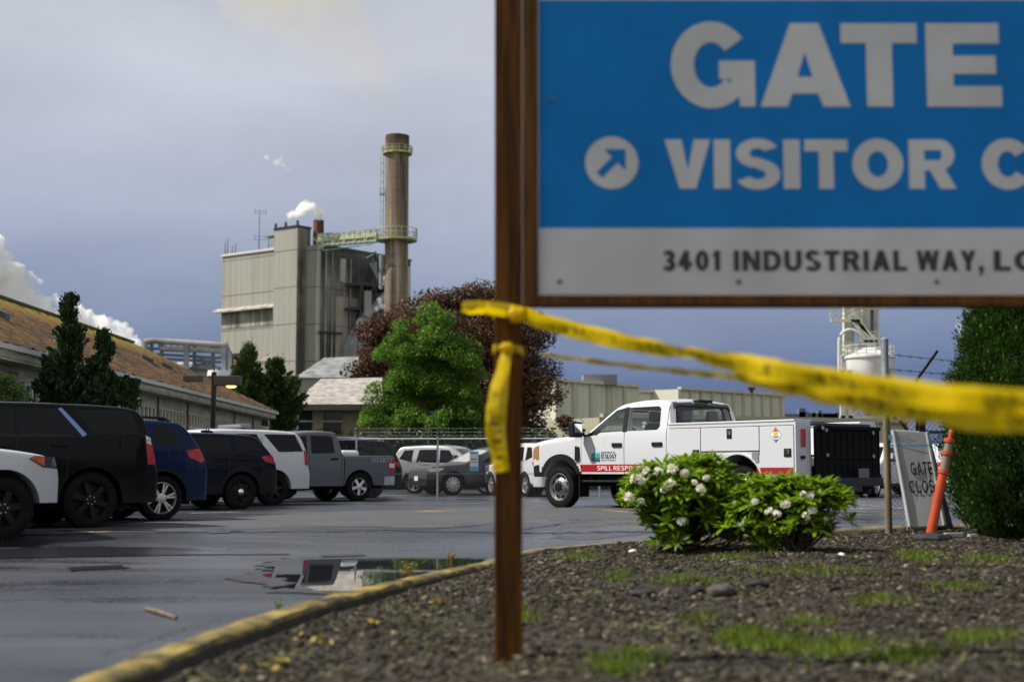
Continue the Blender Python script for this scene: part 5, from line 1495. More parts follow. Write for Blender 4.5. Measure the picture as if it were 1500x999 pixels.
PT = dict(white=paint('white_paint', (.56, .58, .615)), black=paint('black_paint', (.006, .0065, .008), .2), navy=paint('navy_paint', (.008, .017, .055), .22),
          darknavy=paint('midnight_paint', (.006, .008, .018), .22), slate=paint('slate_paint', (.115, .125, .145), .35, .2), charcoal=paint('charcoal_paint', (.075, .075, .085), .3, .35), silver=paint('silver_paint', (.42, .43, .44), .3, .5))


def suv(name, label, cat, spec, wheel_px, Y, psi, axle='rear', group=None, z=None):
    """spec: see below. Placed so that its near wheel stands at the given pixel."""
    S = spec
    WB, fo, ro, H, W = S['wb'], S['fo'], S['ro'], S['h'], S['w']
    Rw, tw = S['rw'], S['tw']
    xn, xt = -(WB + fo), ro
    xr = 0.0 if axle == 'rear' else -WB
    X = (wheel_px - 750) / 2092 * Y
    psi = R(psi)
    near = -1 if math.cos(psi) > 0 else 1
    hub = Vector((xr, near * (W - .03)))
    off = Vector((hub.x * math.cos(psi) - hub.y * math.sin(psi), hub.x * math.sin(psi) + hub.y * math.cos(psi)))
    root = thing(name, label, cat, (X - off.x, Y - off.y, lot_z(X, Y) if z is None else z), psi, group)
    top = [(x if x < 1e3 else x, z_) for x, z_ in S['top'](xn, xt, H, WB)]
    belt = S['belt']
    sh = Shell(top, S['zb'], W, (0, -WB), Rw + S.get('gap', .075), Rw, belt, S.get('tum', .2), nose=S.get('nose', (.6, .16)), tail=S.get('tail', (.4, .12)), seams=S['seams'], r=S.get('r', .07))
    dm, bm_ = S['paint'], M['black_plastic']
    clad = S.get('clad', .0); bump_z = S.get('bumper_z', .75)
    tl = hl = None
    s0, s1, s2 = S['seams'][0], S['seams'][1], S['seams'][2]
    cladset = S.get('black_low', True)
    def pred(x, y, z, nrm):
        ay = abs(y); sd = -1 if y < 0 else 1
        sideface = abs(nrm[1]) > .55
        low = z < S['zb_clad']
        if sideface and cladset:
            for ax in (0, -WB):
                d = math.hypot(x - ax, z - Rw)
                if d < Rw + S.get('gap', .075) + S.get('flare', .0): low = True
        if x > xt - S.get('bx', .45) and z < bump_z: return 'rear_bumper', (1 if (z < S['zb_bump'] and cladset) else 0)
        if x < xn + .5 and z < bump_z - .02: return 'front_bumper', (1 if (z < S['zb_clad'] + .1 and cladset) else 0)
        if sideface and s0 - .008 < x < s2 + .008 and S['zb_clad'] < z:
            for q in (s0, s1, s2):
                if abs(x - q) < .0075 and z < H - .12: return 'body', 2
            if x < s2: return ('door', sd, 0 if x < s1 else 1), (1 if low else 0)
        return 'body', (1 if low else 0)
    lens_t = [M['red_lens'], M['white_lens']]
    parts = sh.split(root, pred, None, {'body': ('body', [dm, bm_, M['seam']]), 'door': ('door', [dm, bm_]), 'rear_bumper': ('rear_bumper', [S.get('bumper', dm), bm_]), 'front_bumper': ('front_bumper', [dm, bm_]),
                                      'tail_light': ('tail_light', lens_t), 'headlight': ('headlight', [S.get('hl_mat', M['white_lens']), M['amber']])})
    u = MB(); u.box(xn + .3, xt - .25, -W + .32, W - .32, .26, belt - .25); u.build('underbody', M['under'], root)
    zk = S.get('zk', 1.0)
    for poly in S['windows']:
        poly = [(x, z if z < belt else belt + (z - belt) * zk) for x, z in poly]
        for sd in (-1, 1):
            sh.panel(root, 'side_window', poly, M['tint_glass'], sd, .004)
    for sd in (-1, 1):
        t_ = sh.panel(root, 'tail_light', S['tl_poly'], M['red_lens'], sd, .010, .05)
        if S.get('tl_clear'): sh.panel(t_, 'clear_lens', S['tl_clear'], M['white_lens'], sd, .014, .02)
        h_ = sh.panel(root, 'headlight', S['hl_poly'], S.get('hl_mat', M['white_lens']), sd, .010, .05)
        if S.get('hl_amber'): sh.panel(h_, 'amber_lens', S['hl_amber'], M['amber'], sd, .014, .02)
    ww = S['screens']
    sh.patch(root, 'windscreen', ww[0], ww[1], .93, S.get('screen_mat', M['tint_glass']))
    sh.patch(root, 'rear_window', ww[2], ww[3], .86, M['tint_glass'])
    for sd in (-1, 1):
        for hx, hz in S.get('handles', ()):
            mb = MB(); y = sd * (sh.hw(hx, hz) + .012)
            mb.box(hx - .11, hx + .11, y - .018, y + .018, hz - .018, hz + .018)
            mb.build('door_handle', S.get('handle_mat', dm), root, bevel=.012)
        mx = s0 + .12; mz = belt + .08
        mb = MB(); y = sd * (W + .10)
        mb.box(mx - .06, mx + .09, y - .11, y + .11, mz - .03, mz + .15); mb.box(mx - .02, mx + .03, y - .16 if sd > 0 else y + .02, y - .02 if sd > 0 else y + .16, mz - .02, mz + .04)
        mb.build('wing_mirror', S.get('mirror', dm), root, bevel=.03)
        if S.get('rails'):
            ra, rb, rz_ = S['rails']
            mb = MB(); y = sd * (sh.hw(ra, H) - .17)
            pts = [(ra, y, sh.zt(ra) + .0), (ra + .12, y, rz_ + .03), ((ra + rb) / 2, y, rz_ + .055), (rb - .14, y, rz_ + .03), (rb, y, sh.zt(rb) + .0)]
            mb.tube(pts, .022, 8)
            for xx in (ra + .12, (ra + rb) / 2, rb - .16): mb.box(xx - .05, xx + .05, y - .02, y + .02, sh.zt(xx) - .03, rz_ + .04)
            mb.build('roof_rail', S.get('rail_mat', M['black_plastic']), root, smooth=50)
    wheels(root, (0, -WB), W - .02, Rw, tw, S['rim'], S['style'])
    if S.get('plate'):
        mb = MB(); mb.box(xn - .035, xn - .015, -.16, .16, .5, .66); mb.build('license_plate', M['white_lens'], root)
    return root, sh


def top_suv(cowl, ws_top, hood_f, hood_r, roof_f, roof_tail, spoiler, glass_bot, tail_z, nose_z=.68):
    """Builds the outline from the nose to the tail."""
    def f(xn, xt, H, WB):
        return [(xn, nose_z - .1), (xn + .03, hood_f - .18), (xn + .10, hood_f - .04), (xn + .35, hood_f + .02), (cowl - .35, hood_r - .02), (cowl, hood_r), (ws_top, H - .06), (ws_top + .35, H - .012), (roof_f, H), (roof_tail - .4, H - .02), (roof_tail, H - .05 - spoiler),
                (glass_bot[0], glass_bot[1]), (xt - .08, tail_z + .12), (xt - .03, tail_z), (xt, tail_z - .12)]
    return f

# ---- big black sport utility wagon
T_belt = 1.30
spec_T = dict(wb=3.07, fo=1.0, ro=1.07, h=1.82, zk=.868, w=1.03, rw=.405, tw=.28, rim=.275, style='dark', paint=PT['black'], belt=T_belt, zb=.36, zb_clad=.42, zb_bump=.46, bumper_z=.80, tum=.19, black_low=True,
              top=top_suv(-2.75, -1.95, 1.16, 1.24, -.9, .78, .03, (.93, 1.26), .86), seams=(-2.25, -1.12, -.38), tl_poly=[(.86, .93), (1.0, .93), (.96, 1.10), (.90, 1.33), (.81, 1.38)], tl_clear=[(.83, 1.25), (.915, 1.23), (.895, 1.33), (.815, 1.36)],
              hl_poly=[(-3.95, .88), (-3.6, .9), (-3.6, 1.05), (-3.9, 1.05)], windows=[[(-1.98, 1.34), (-1.16, 1.34), (-1.16, 1.79), (-1.55, 1.77)], [(-1.10, 1.34), (-.20, 1.36), (-.52, 1.80), (-1.10, 1.80)], [(.02, 1.38), (.74, 1.40), (.60, 1.79), (-.28, 1.80)]],
              screens=(-2.68, -2.0, .80, .91), handles=((-1.28, 1.18), (-.5, 1.2)), mirror=PT['black'])
tahoe, shT = suv('sport_utility_vehicle', 'large black sport utility wagon with black wheels, nearest parked with its tail out', 'suv', spec_T, 134.5, 21.0, 38, group=None)
chrome_sky_tint = mat('sky_tinted_trim', (.14, .20, .38), .15, metal=1.0)  # the sky's blue reflection is put into the chrome colour
for sd in (-1, 1):
    mb = MB()
    mb.prism([(-.16, 1.33), (-.10, 1.37), (-.46, 1.75), (-.52, 1.74)], lambda x, z: sd * (shT.hw(x, z) + .012), lambda x, z: sd * (shT.hw(x, z) - .01))
    mb.build('window_trim', chrome_sky_tint, tahoe); mb = MB()
    mb.prism([(-1.98, 1.315), (-.12, 1.335), (-.12, 1.345), (-1.98, 1.325)], lambda x, z: sd * (shT.hw(x, z) + .010), lambda x, z: sd * (shT.hw(x, z) - .01))
    mb.build('belt_trim', M['dark_metal'], tahoe)
    mb = MB(); mb.box(-2.6, -.55, sd * .93 - .07, sd * .93 + .07, .36, .42); mb.build('side_step', M['black_plastic'], tahoe, bevel=.015)

# ---- dark blue family wagon with silver wheels
spec_E = dict(wb=2.865, fo=.95, ro=.90, h=1.71, zk=.91, w=1.0, rw=.375, tw=.255, rim=.262, style='six', paint=PT['navy'], belt=1.18, zb=.33, zb_clad=.45, zb_bump=.2, bumper_z=.86, tum=.24, flare=.05,
              top=top_suv(-2.45, -1.55, 1.06, 1.14, -.6, .40, .0, (.72, 1.20), .90), seams=(-2.05, -1.05, -.30), tl_poly=[(.40, 1.19), (.48, 1.06), (.73, .98), (.79, 1.04), (.72, 1.17), (.66, 1.22)],
              hl_poly=[(-3.7, .84), (-3.3, .88), (-3.2, .98), (-3.6, .98)], windows=[[(-1.85, 1.22), (-1.09, 1.23), (-1.09, 1.63), (-1.45, 1.60)], [(-1.02, 1.23), (-.22, 1.25), (-.30, 1.63), (-1.02, 1.64)], [(-.12, 1.26), (.36, 1.34), (.16, 1.60), (-.14, 1.63)]],
              screens=(-2.40, -1.62, .46, .69), handles=((-1.2, 1.08), (-.45, 1.1)), rails=(-1.3, .25, 1.71), tail=(.5, .2))
blueexp, _ = suv('sport_utility_vehicle', 'dark blue sport utility wagon with bright silver double spoke wheels', 'suv', spec_E, 238, 24.3, 38)

# ---- midnight wagon with steel wheels and small chrome hub caps
spec_K = dict(spec_E); spec_K.update(wb=3.025, fo=.93, ro=.95, h=1.66, zk=.83, rw=.375, rim=.245, style='cap', paint=PT['darknavy'], flare=.09, zb_clad=.52, bumper_z=.88, zb_bump=.95, bx=.5,
              top=top_suv(-2.55, -1.65, 1.06, 1.15, -.7, .38, .0, (.78, 1.18), .92), seams=(-2.15, -1.1, -.32), rails=None, windows=[[(-1.95, 1.22), (-1.14, 1.23), (-1.14, 1.64), (-1.5, 1.61)], [(-1.07, 1.23), (-.25, 1.25), (-.32, 1.64), (-1.07, 1.65)], [(-.15, 1.26), (.50, 1.32), (.18, 1.62), (-.18, 1.64)]],
              screens=(-2.5, -1.72, .46, .74), tl_poly=[(.46, 1.15), (.56, 1.05), (.79, .99), (.83, 1.05), (.78, 1.16), (.70, 1.19)])
blackexp, _ = suv('sport_utility_vehicle', 'midnight blue sport utility wagon with black steel wheels and chrome hub caps', 'suv', spec_K, 354, 31.5, 38)
mb = MB()
for xx, yy in ((-.5, -.2), (-.2, .3), (-1.2, 0.0)): mb.box(xx - .1, xx + .1, yy - .05, yy + .05, 1.66, 1.74); mb.cyl((xx, yy, 1.7), (xx, yy, 1.8), .012, n=6)
mb.build('roof_antenna', M['black_plastic'], blackexp)

# ---- white wagon
spec_W = dict(spec_T); spec_W.update(wb=2.95, fo=1.0, ro=1.04, h=1.84, zk=.92, style='dark', paint=PT['white'], zb=.40, zb_clad=.30, zb_bump=.2, black_low=False, rim=.25, rw=.40,
              top=top_suv(-2.65, -1.85, 1.16, 1.24, -.9, .72, .03, (.91, 1.28), .84), seams=(-2.15, -1.05, -.34),  tl_poly=[(.84, .98), (.96, .98), (.89, 1.28), (.81, 1.36)], tl_clear=None,
              windows=[[(-1.9, 1.30), (-1.10, 1.30), (-1.10, 1.77), (-1.5, 1.75)], [(-1.02, 1.30), (-.22, 1.30), (-.48, 1.77), (-1.02, 1.77)], [(.10, 1.30), (.78, 1.32), (.58, 1.77), (-.28, 1.77)]], screens=(-2.58, -1.9, .76, .89), bumper_z=.86)
wtahoe, _ = suv('sport_utility_vehicle', 'white sport utility wagon with a roof light bar, parked beside the grey pickup', 'suv', spec_W, 402, 35.0, 38)
mb = MB(); mb.box(-.75, -.45, -.62, .62, 1.89, 1.98); mb.box(-.68, -.52, -.5, -.4, 1.83, 1.90); mb.box(-.68, -.52, .4, .5, 1.83, 1.90)
mb.build('light_bar', mat('grey_light_bar', (.16, .17, .18), .35), wtahoe, bevel=.03)

# ---- white nose-out wagon at the frame edge
spec_R = dict(wb=2.79, fo=.80, ro=1.1, h=1.80, w=.96, rw=.395, tw=.27, rim=.24, style='dark', paint=PT['white'], belt=1.20, zb=.46, zb_clad=.30, zb_bump=.2, black_low=False, bumper_z=.60, gap=.10,
              top=top_suv(-2.45, -1.75, 1.07, 1.17, -.6, .75, .02, (.95, 1.2), .9, nose_z=.8), seams=(-2.05, -1.0, -.28), tl_poly=[(.85, .9), (1.02, .9), (.95, 1.18), (.82, 1.2)], hl_poly=[(-3.53, .90), (-3.30, .92), (-3.10, 1.03), (-3.18, 1.07), (-3.47, 1.05)], hl_amber=[(-3.32, .935), (-3.12, 1.028), (-3.18, 1.062), (-3.32, 1.05)],
              hl_mat=mat('smoked_headlight', (.03, .03, .035), .1, coat=.5), windows=[[(-1.85, 1.24), (-1.04, 1.25), (-1.04, 1.68), (-1.45, 1.65)], [(-.97, 1.25), (-.2, 1.27), (-.3, 1.68), (-.97, 1.69)], [(-.08, 1.28), (.7, 1.3), (.55, 1.66), (-.14, 1.68)]],
              screens=(-2.38, -1.82, .80, .93), nose=(.75, .30))
runner, _ = suv('sport_utility_vehicle', 'white sport utility wagon parked nose out, only its fender and headlight in view', 'suv', spec_R, 6, 18.2, 38 + 180, axle='front')

# ---- far lot beyond the chain link fence
spec_H = dict(spec_E); spec_H.update(wb=2.85, fo=.98, ro=1.1, h=1.68, zk=1.0, w=.96, paint=PT['charcoal'], style='ten', rim=.25, screen_mat=mat('pale_windscreen', (.35, .37, .36), .08), plate=True, rails=(-1.2, .4, 1.68), flare=.03,
              top=top_suv(-2.4, -1.3, .98, 1.08, -.5, .62, .0, (.92, 1.15), .9), windows=[[(-1.75, 1.12), (-1.0, 1.14), (-1.0, 1.54), (-1.2, 1.52)], [(-.95, 1.14), (-.1, 1.16), (-.2, 1.54), (-.95, 1.55)], [(0, 1.17), (.58, 1.28), (.4, 1.52), (-.04, 1.54)]], screens=(-2.35, -1.4, .68, .9), 
              tl_poly=[(.66, 1.12), (.72, 1.02), (.92, .96), (.98, 1.0), (.92, 1.12)], hl_poly=[(-3.74, .80), (-3.4, .82), (-3.2, .92), (-3.35, .94), (-3.68, .92)])
suv('sport_utility_vehicle', 'charcoal grey wagon with multi spoke wheels behind the chain link fence', 'suv', spec_H, 664, 49.5, 26, axle='front')
spec_S = dict(spec_H); spec_S.update(paint=PT['silver'], h=1.78, top=top_suv(-2.4, -1.5, 1.0, 1.1, -.5, .62, .0, (.92, 1.2), .9), style='five', screen_mat=M['tint_glass'],
              windows=[[(-1.75, 1.14), (-1.04, 1.15), (-1.04, 1.62), (-1.4, 1.6)], [(-.92, 1.15), (-.1, 1.16), (-.2, 1.62), (-.92, 1.63)], [(.08, 1.17), (.6, 1.28), (.4, 1.6), (.04, 1.62)]], screens=(-2.35, -1.56, .68, .9))
suv('sport_utility_vehicle', 'silver wagon behind the charcoal wagon, by the tail of the grey pickup', 'suv', spec_S, 606, 53.0, 180 - 20, axle='rear')
spec_V = dict(spec_H); spec_V.update(paint=PT['white'], h=1.76, style='five', black_low=True, screen_mat=M['tint_glass'], rails=None, flare=.0, top=spec_S['top'], windows=spec_S['windows'], screens=spec_S['screens'], tl_poly=[(.60, 1.12), (.70, 1.0), (.96, .97), (1.0, 1.02), (.93, 1.14)])
suv('sport_utility_vehicle', 'white wagon seen from behind in front of the service truck bumper', 'suv', spec_V, 769, 47.0, -66)
suv('sport_utility_vehicle', 'white wagon past the black lift gate of the service truck', 'suv', spec_V, 1284, 46.0, 55, axle='front')
suv('sport_utility_vehicle', 'white wagon mostly hidden behind the folding gate sign', 'suv', spec_V, 1352, 50.0, -60)
spec_G = dict(spec_H); spec_G.update(paint=PT['black'], h=1.80, rails=(-1.6, .5, 1.82), rail_mat=M['alloy'], screen_mat=M['tint_glass'], top=spec_S['top'], windows=spec_S['windows'], screens=spec_S['screens'], style='dark')
suv('sport_utility_vehicle', 'black wagon with bright roof rails standing behind the grey pickup bed', 'suv', spec_G, 546, 44.5, 30)

# ---- grey crew cab pickup
def pickup():
    WB, fo, ro, H, W = 3.70, 1.0, 1.20, 1.93, 1.01
    xn, xt = -(WB + fo), ro
    psi = R(38); Y = 40.0; X = (527 - 750) / 2092 * Y
    hub = Vector((0, -(W - .03)))
    off = Vector((-hub.y * math.sin(psi), hub.y * math.cos(psi)))
    root = thing('pickup_truck', 'slate grey crew cab pickup lettered SECURITY on its bed side', 'pickup truck', (X - off.x, Y - off.y, lot_z(X, Y)), psi)
    top = [(xn, .62), (xn + .03, .95), (xn + .12, 1.12), (xn + .4, 1.18), (-3.2, 1.25), (-2.85, 1.27), (-2.1, 1.84), (-1.8, 1.90), (-1.2, 1.93), (-.78, 1.91), (-.70, 1.86), (-.56, 1.26), (-.53, 1.23)]
    cab = Shell(top, .42, W, (-WB,), .48, .40, 1.24, .19, nose=(.7, .2), tail=(.02, .0), seams=(-2.65, -1.62, -.60), r=.07)
    pm = PT['slate']
    def pred(x, y, z, nrm):
        sd = -1 if y < 0 else 1
        if abs(nrm[1]) > .5 and -2.66 < x < -.59 and z > .5:
            for q in (-2.65, -1.62, -.60):
                if abs(x - q) < .0075 and z < 1.8: return 'body', 1
            return ('door', sd, x < -1.62), 0
        return 'body', 0
    cab.split(root, pred, None, {'body': ('cab', [pm, M['seam']]), 'door': ('door', [pm])})
    for sd in (-1, 1):
        cab.panel(root, 'side_window', [(-2.35, 1.30), (-1.68, 1.31), (-1.68, 1.80), (-2.02, 1.77)], M['tint_glass'], sd, .004)
        cab.panel(root, 'side_window', [(-1.56, 1.31), (-.82, 1.33), (-.86, 1.76), (-.96, 1.80), (-1.56, 1.81)], M['tint_glass'], sd, .004)
        mb = MB(); y = sd * (W + .0); mb.box(-.96, -.72, y - .02, y + .03, 1.14, 1.19); mb.build('door_handle', M['black_plastic'], root, bevel=.012)
        mb = MB(); y = sd * (W + .14); mb.box(-2.55, -2.38, y - .12, y + .12, 1.3, 1.5); mb.build('wing_mirror', M['black_plastic'], root, bevel=.03)
    cab.patch(root, 'windscreen', -2.8, -2.15, .93, M['tint_glass'])
    bed = Shell([(-.50, 1.20), (-.46, 1.25), (0, 1.26), (.9, 1.265), (1.12, 1.265), (1.16, 1.20), (1.20, .95), (1.2, .72)], .44, W, (0,), .47, .40, 1.4, .1, nose=(.02, 0), tail=(.25, .06), r=.03, crown=0.0, seams=(1.08,))
    def pb(x, y, z, nrm):
        sd = -1 if y < 0 else 1
        if x > .98 and .82 < z < 1.16 and abs(y) > .80: return ('tail_light', sd), (1 if .93 < z < 1.04 and x < 1.16 else 0)
        if x > .82 and z < .70 - (.98 - x) * .0: return 'rear_bumper', 0
        return 'body', 0
    bed.split(root, pb, None, {'body': ('cargo_bed', [pm]), 'tail_light': ('tail_light', [M['red_lens'], M['white_lens']]), 'rear_bumper': ('rear_bumper', [M['chrome']])})
    u = MB(); u.box(xn + .3, xt - .3, -W + .32, W - .32, .34, .95); u.build('underbody', M['under'], root)
    wheels(root, (0, -WB), W - .02, .40, .275, .235, 'five')
    block_text('lettering', 'SECURITY', mat('white_vinyl', (.42, .43, .45), .5), root, (.36, -(bed.hw(.7, 1.1) + .004), 1.08), .125, .70, s=.13, gap=.36)
    mb = MB(); mb.box(-.35, .25, -.6, .1, 1.2, 1.42); mb.build('cargo_bag', PT['white'], root, bevel=.12, seg=3)
pickup()

# ---- white service truck
def service_truck():
    psi = R(-48); Y0 = 28.1
    c0 = P(819, 742, Y0)
    zg = c0.z
    tw = 1.03
    hub = Vector((0, -tw))
    off = Vector((-hub.y * math.sin(psi), hub.y * math.cos(psi)))
    root = thing('service_truck', 'white crew cab service truck with red stripe and black folded lift gate', 'service truck', (c0.x - off.x, c0.y - off.y, lot_z(c0.x, c0.y)), psi)
    wp = PT['white']; W = 1.01
    RW = .405; AX = 4.60
    zb = lambda x: .66 if x > .4 else .60
    top = [(-.90, .72), (-.89, 1.10), (-.82, 1.24), (-.66, 1.31), (.2, 1.40), (.60, 1.425), (.72, 1.44), (1.42, 1.92), (1.62, 1.985), (2.1, 2.035), (2.55, 2.03), (2.74, 2.0), (2.80, 1.94), (2.90, 1.50), (2.92, 1.36)]
    sh = Shell(top, zb, W, (0,), .515, RW + .02, 1.36, .21, nose=(.45, .15), tail=(.1, .05), seams=(.60, 1.74, 2.80), r=.085, crown=.04)
    # hollow cabin cut out of the closed skin
    me = bpy.data.meshes.new('cab'); me.from_pydata([tuple(v) for v in sh.V], [], sh.F + sh.caps)
    bm = bmesh.new(); bm.from_mesh(me); bmesh.ops.recalc_face_normals(bm, faces=bm.faces); bmesh.ops.triangulate(bm, faces=[f for f in bm.faces if len(f.verts) > 4]); bm.to_mesh(me); bm.free()
    cut = MB()
    inner = [(.80, .75), (.80, 1.30), (1.0, 1.48), (1.50, 1.86), (2.1, 1.96), (2.70, 1.93), (2.80, 1.5), (2.80, .75)]
    wi = lambda x, z: W - .09 - max(0, z - 1.36) * .21
    cut.prism(inner, lambda x, z: -wi(x, z), lambda x, z: wi(x, z))
    w1 = [(.80, 1.385), (1.02, 1.40), (1.10, 1.445), (1.68, 1.46), (1.68, 1.90), (1.47, 1.865), (.88, 1.475)]
    w2 = [(1.81, 1.46), (2.56, 1.47), (2.62, 1.53), (2.60, 1.86), (2.54, 1.91), (1.81, 1.905)]
    wins = [w1, w2]
    cutters = [cut]
    for w in wins:
        q = MB(); q.prism(w, -1.4, 1.4); cutters.append(q)
    q = MB(); q.add([(.60, -.78, 1.47), (.60, .78, 1.47), (1.36, .66, 1.99), (1.36, -.66, 1.99), (1.05, -.78, 1.47), (1.05, .78, 1.47), (1.62, .66, 1.86), (1.62, -.66, 1.86)], [(0, 1, 2, 3), (7, 6, 5, 4), (0, 4, 5, 1), (1, 5, 6, 2), (2, 6, 7, 3), (3, 7, 4, 0)]); cutters.append(q)
    q = MB(); q.add([(2.6, -.80, 1.52), (2.6, .80, 1.52), (2.6, .72, 1.90), (2.6, -.72, 1.90), (3.2, -.80, 1.52), (3.2, .80, 1.52), (3.2, .72, 1.90), (3.2, -.72, 1.90)], [(0, 1, 2, 3), (7, 6, 5, 4), (0, 4, 5, 1), (1, 5, 6, 2), (2, 6, 7, 3), (3, 7, 4, 0)]); cutters.append(q)
    base = bpy.data.objects.new('cab', me); COL.objects.link(base)
    tmp = []
    for k, c in enumerate(cutters):
        o = c.build('cab_cutter', wp); tmp.append(o)
        md = base.modifiers.new('cut', 'BOOLEAN'); md.operation = 'DIFFERENCE'; md.object = o; md.solver = 'EXACT'
    dg = bpy.context.evaluated_depsgraph_get(); dg.update()
    me2 = bpy.data.meshes.new_from_object(base.evaluated_get(dg))
    bpy.data.objects.remove(base)
    for o in tmp: bpy.data.objects.remove(o)
    interior = mat('grey_cabin_trim', (.10, .10, .105), .8)
    me2.materials.clear()
    for mm in (wp, M['black_plastic'], M['seam'], interior): me2.materials.append(mm)
    # split: body, two doors each side, flare, front bumper, headlights
    groups = {}
    for p in me2.polygons:
        c = p.center; n = p.normal; ay = abs(c.y); sd = -1 if c.y < 0 else 1
        outer = ay > sh.hw(c.x, c.z) - .05
        k, mi = 'cab', 0
        if not outer and c.x > .7 and c.z < 1.98 and ay < wi(c.x, c.z) + .012 and .73 < c.z and .78 < c.x < 2.82: mi = 3
        if outer and abs(n.y) > .4:
            d = math.hypot(c.x, c.z - RW - .02)
            if d < .63 and c.z < 1.12: k, mi = ('fender_flare', sd), 1
            elif .60 < c.x < 2.80 and c.z > .67:
                sm = min(abs(c.x - q_) for q_ in (.60, 1.74, 2.80))
                if sm < .0075 and c.z < 1.93: mi = 2
                elif c.x < 2.80: k = ('door', sd, c.x < 1.74)
        if c.x < -.60 and c.z < .82: k, mi = 'front_bumper', 1
        if c.x < -.60 and .94 < c.z < 1.20 and ay > .60 and k == 'cab': k = ('headlight', sd)
        groups.setdefault(k, []).append((p.index, mi))
    nm = {'cab': 'cab', 'fender_flare': 'fender_flare', 'door': 'door', 'front_bumper': 'front_bumper', 'headlight': 'headlight'}
    mats5 = [wp, M['black_plastic'], M['seam'], interior]
    hlm = mat('amber_headlight', (.30, .17, .07), .12, coat=.5)
    doors = {}
    for k, fl in groups.items():
        name = nm[k[0] if isinstance(k, tuple) else k]
        used = sorted({v for i, _ in fl for v in me2.polygons[i].vertices}); ix = {u_: q_ for q_, u_ in enumerate(used)}
        mm = bpy.data.meshes.new(name)
        mm.from_pydata([me2.vertices[u_].co[:] for u_ in used], [], [tuple(ix[v] for v in me2.polygons[i].vertices) for i, _ in fl])
        for z_ in (mats5 if name != 'headlight' else [hlm] * 4): mm.materials.append(z_)
        mm.polygons.foreach_set('material_index', [mi for _, mi in fl]); mm.polygons.foreach_set('use_smooth', [True] * len(mm.polygons))
        mm.set_sharp_from_angle(angle=R(32))
        o = link_mesh(name, mm, root)
        if name == 'door': doors[k] = o
    # glass
    for w in wins:
        for sd in (-1, 1):
            pane = MB(); pane.prism(w, lambda x, z: sd * (sh.hw(x, z) - .022), lambda x, z: sd * (sh.hw(x, z) - .028)); pane.build('side_window', M['clear_glass'], root)
    sh.patch(root, 'windscreen', .76, 1.48, .90, M['clear_glass'], off=-.012)
    pane = MB(); pane.add([(2.865, -.80, 1.52), (2.865, .80, 1.52), (2.795, .72, 1.90), (2.795, -.72, 1.90)], [(0, 1, 2, 3)]); pane.build('rear_window', M['clear_glass'], root)
    fr = MB()
    for a, b in (((2.90, -.82, 1.505), (2.90, .82, 1.505)), ((2.82, -.73, 1.915), (2.82, .73, 1.915)), ((2.90, -.82, 1.505), (2.82, -.73, 1.915)), ((2.90, .82, 1.505), (2.82, .73, 1.915))): fr.beam(a, b, .025)
    fr.build('rear_window_seal', M['black_plastic'], root)
    pil = MB()
    for sd in (-1, 1):
        pil.prism([(1.685, 1.45), (1.805, 1.45), (1.805, 1.915), (1.685, 1.91)], lambda x, z: sd * (sh.hw(x, z) + .006), lambda x, z: sd * (sh.hw(x, z) - .02))
        pil.prism([(.66, 1.372), (.82, 1.385), (.86, 1.46), (.80, 1.43)], lambda x, z: sd * (sh.hw(x, z) + .006), lambda x, z: sd * (sh.hw(x, z) - .02))
    pil.build('door_pillar', M['black_plastic'], root)
    bl = MB(); bl.box(2.72, 2.90, -.20, .20, 1.985, 2.04); bl.build('brake_light', M['black_plastic'], root, bevel=.01)
    # cabin
    dash = MB(); dash.box(.85, 1.08, -.88, .88, 1.0, 1.36); dash.build('dashboard', mat('dark_trim', (.04, .04, .042), .7), root, bevel=.04)
    st = MB()
    ring = [(1.30 + .06 * math.sin(a), -.40 + .19 * math.cos(a), 1.36 + .18 * math.sin(a)) for a in np.linspace(0, 2 * math.pi, 25)]
    st.tube(ring, .016, 7); st.beam((1.30, -.58, 1.36), (1.30, -.22, 1.36), .03); st.beam((1.06, -.40, 1.26), (1.30, -.40, 1.36), .05); st.build('steering_wheel', M['black_plastic'], root)
    seat_set(root, (1.55, 2.32), 1.0, mat('grey_seat', (.07, .075, .08), .85))
    vis = MB(); vis.box(1.45, 1.62, -.62, -.18, 1.84, 1.87); vis.build('sun_visor', M['black_plastic'], root)
    # mirrors, handles, fender vent
    for sd in (-1, 1):
        mb = MB(); y = sd * (W + .20)
        mb.box(.58, .72, y - .13, y + .13, 1.36, 1.66); mb.beam((.70, sd * (W - .03), 1.40), (.66, y, 1.42), .07, .05); mb.beam((.70, sd * (W - .03), 1.50), (.66, y, 1.52), .05, .05)
        o = mb.build('wing_mirror', M['black_plastic'], root, bevel=.035)
        g_ = MB(); g_.box(.725, .73, y - .1, y + .1, 1.45, 1.62); g_.build('mirror_glass', M['chrome'], o)
        sp = MB(); sp.lathe([(0, -.04), (.05, -.03), (.075, 0), (.05, .03), (0, .04)], (.50, sd * (W - .10), 1.66), 'x', 14); sp.cyl((.50, sd * (W - .10), 1.60), (.50, sd * (W - .09), 1.42), .012, n=6)
        sp.build('spot_mirror', M['chrome'], root, smooth=50)
        for hx in (1.56, 2.58):
            mb = MB(); y = sd * (sh.hw(hx, 1.2) + .012)
            mb.box(hx - .125, hx + .125, y - .016, y + .022, 1.17, 1.245); mb.build('door_handle', M['black_plastic'], root, bevel=.012)
        mb = MB(); y = sd * (sh.hw(.47, 1.1) + .006)
        mb.prism([(.44, .92), (.50, .90), (.56, .94), (.55, 1.18), (.45, 1.20)], y - .02, y + .004); mb.build('fender_vent', M['black_plastic'], root)
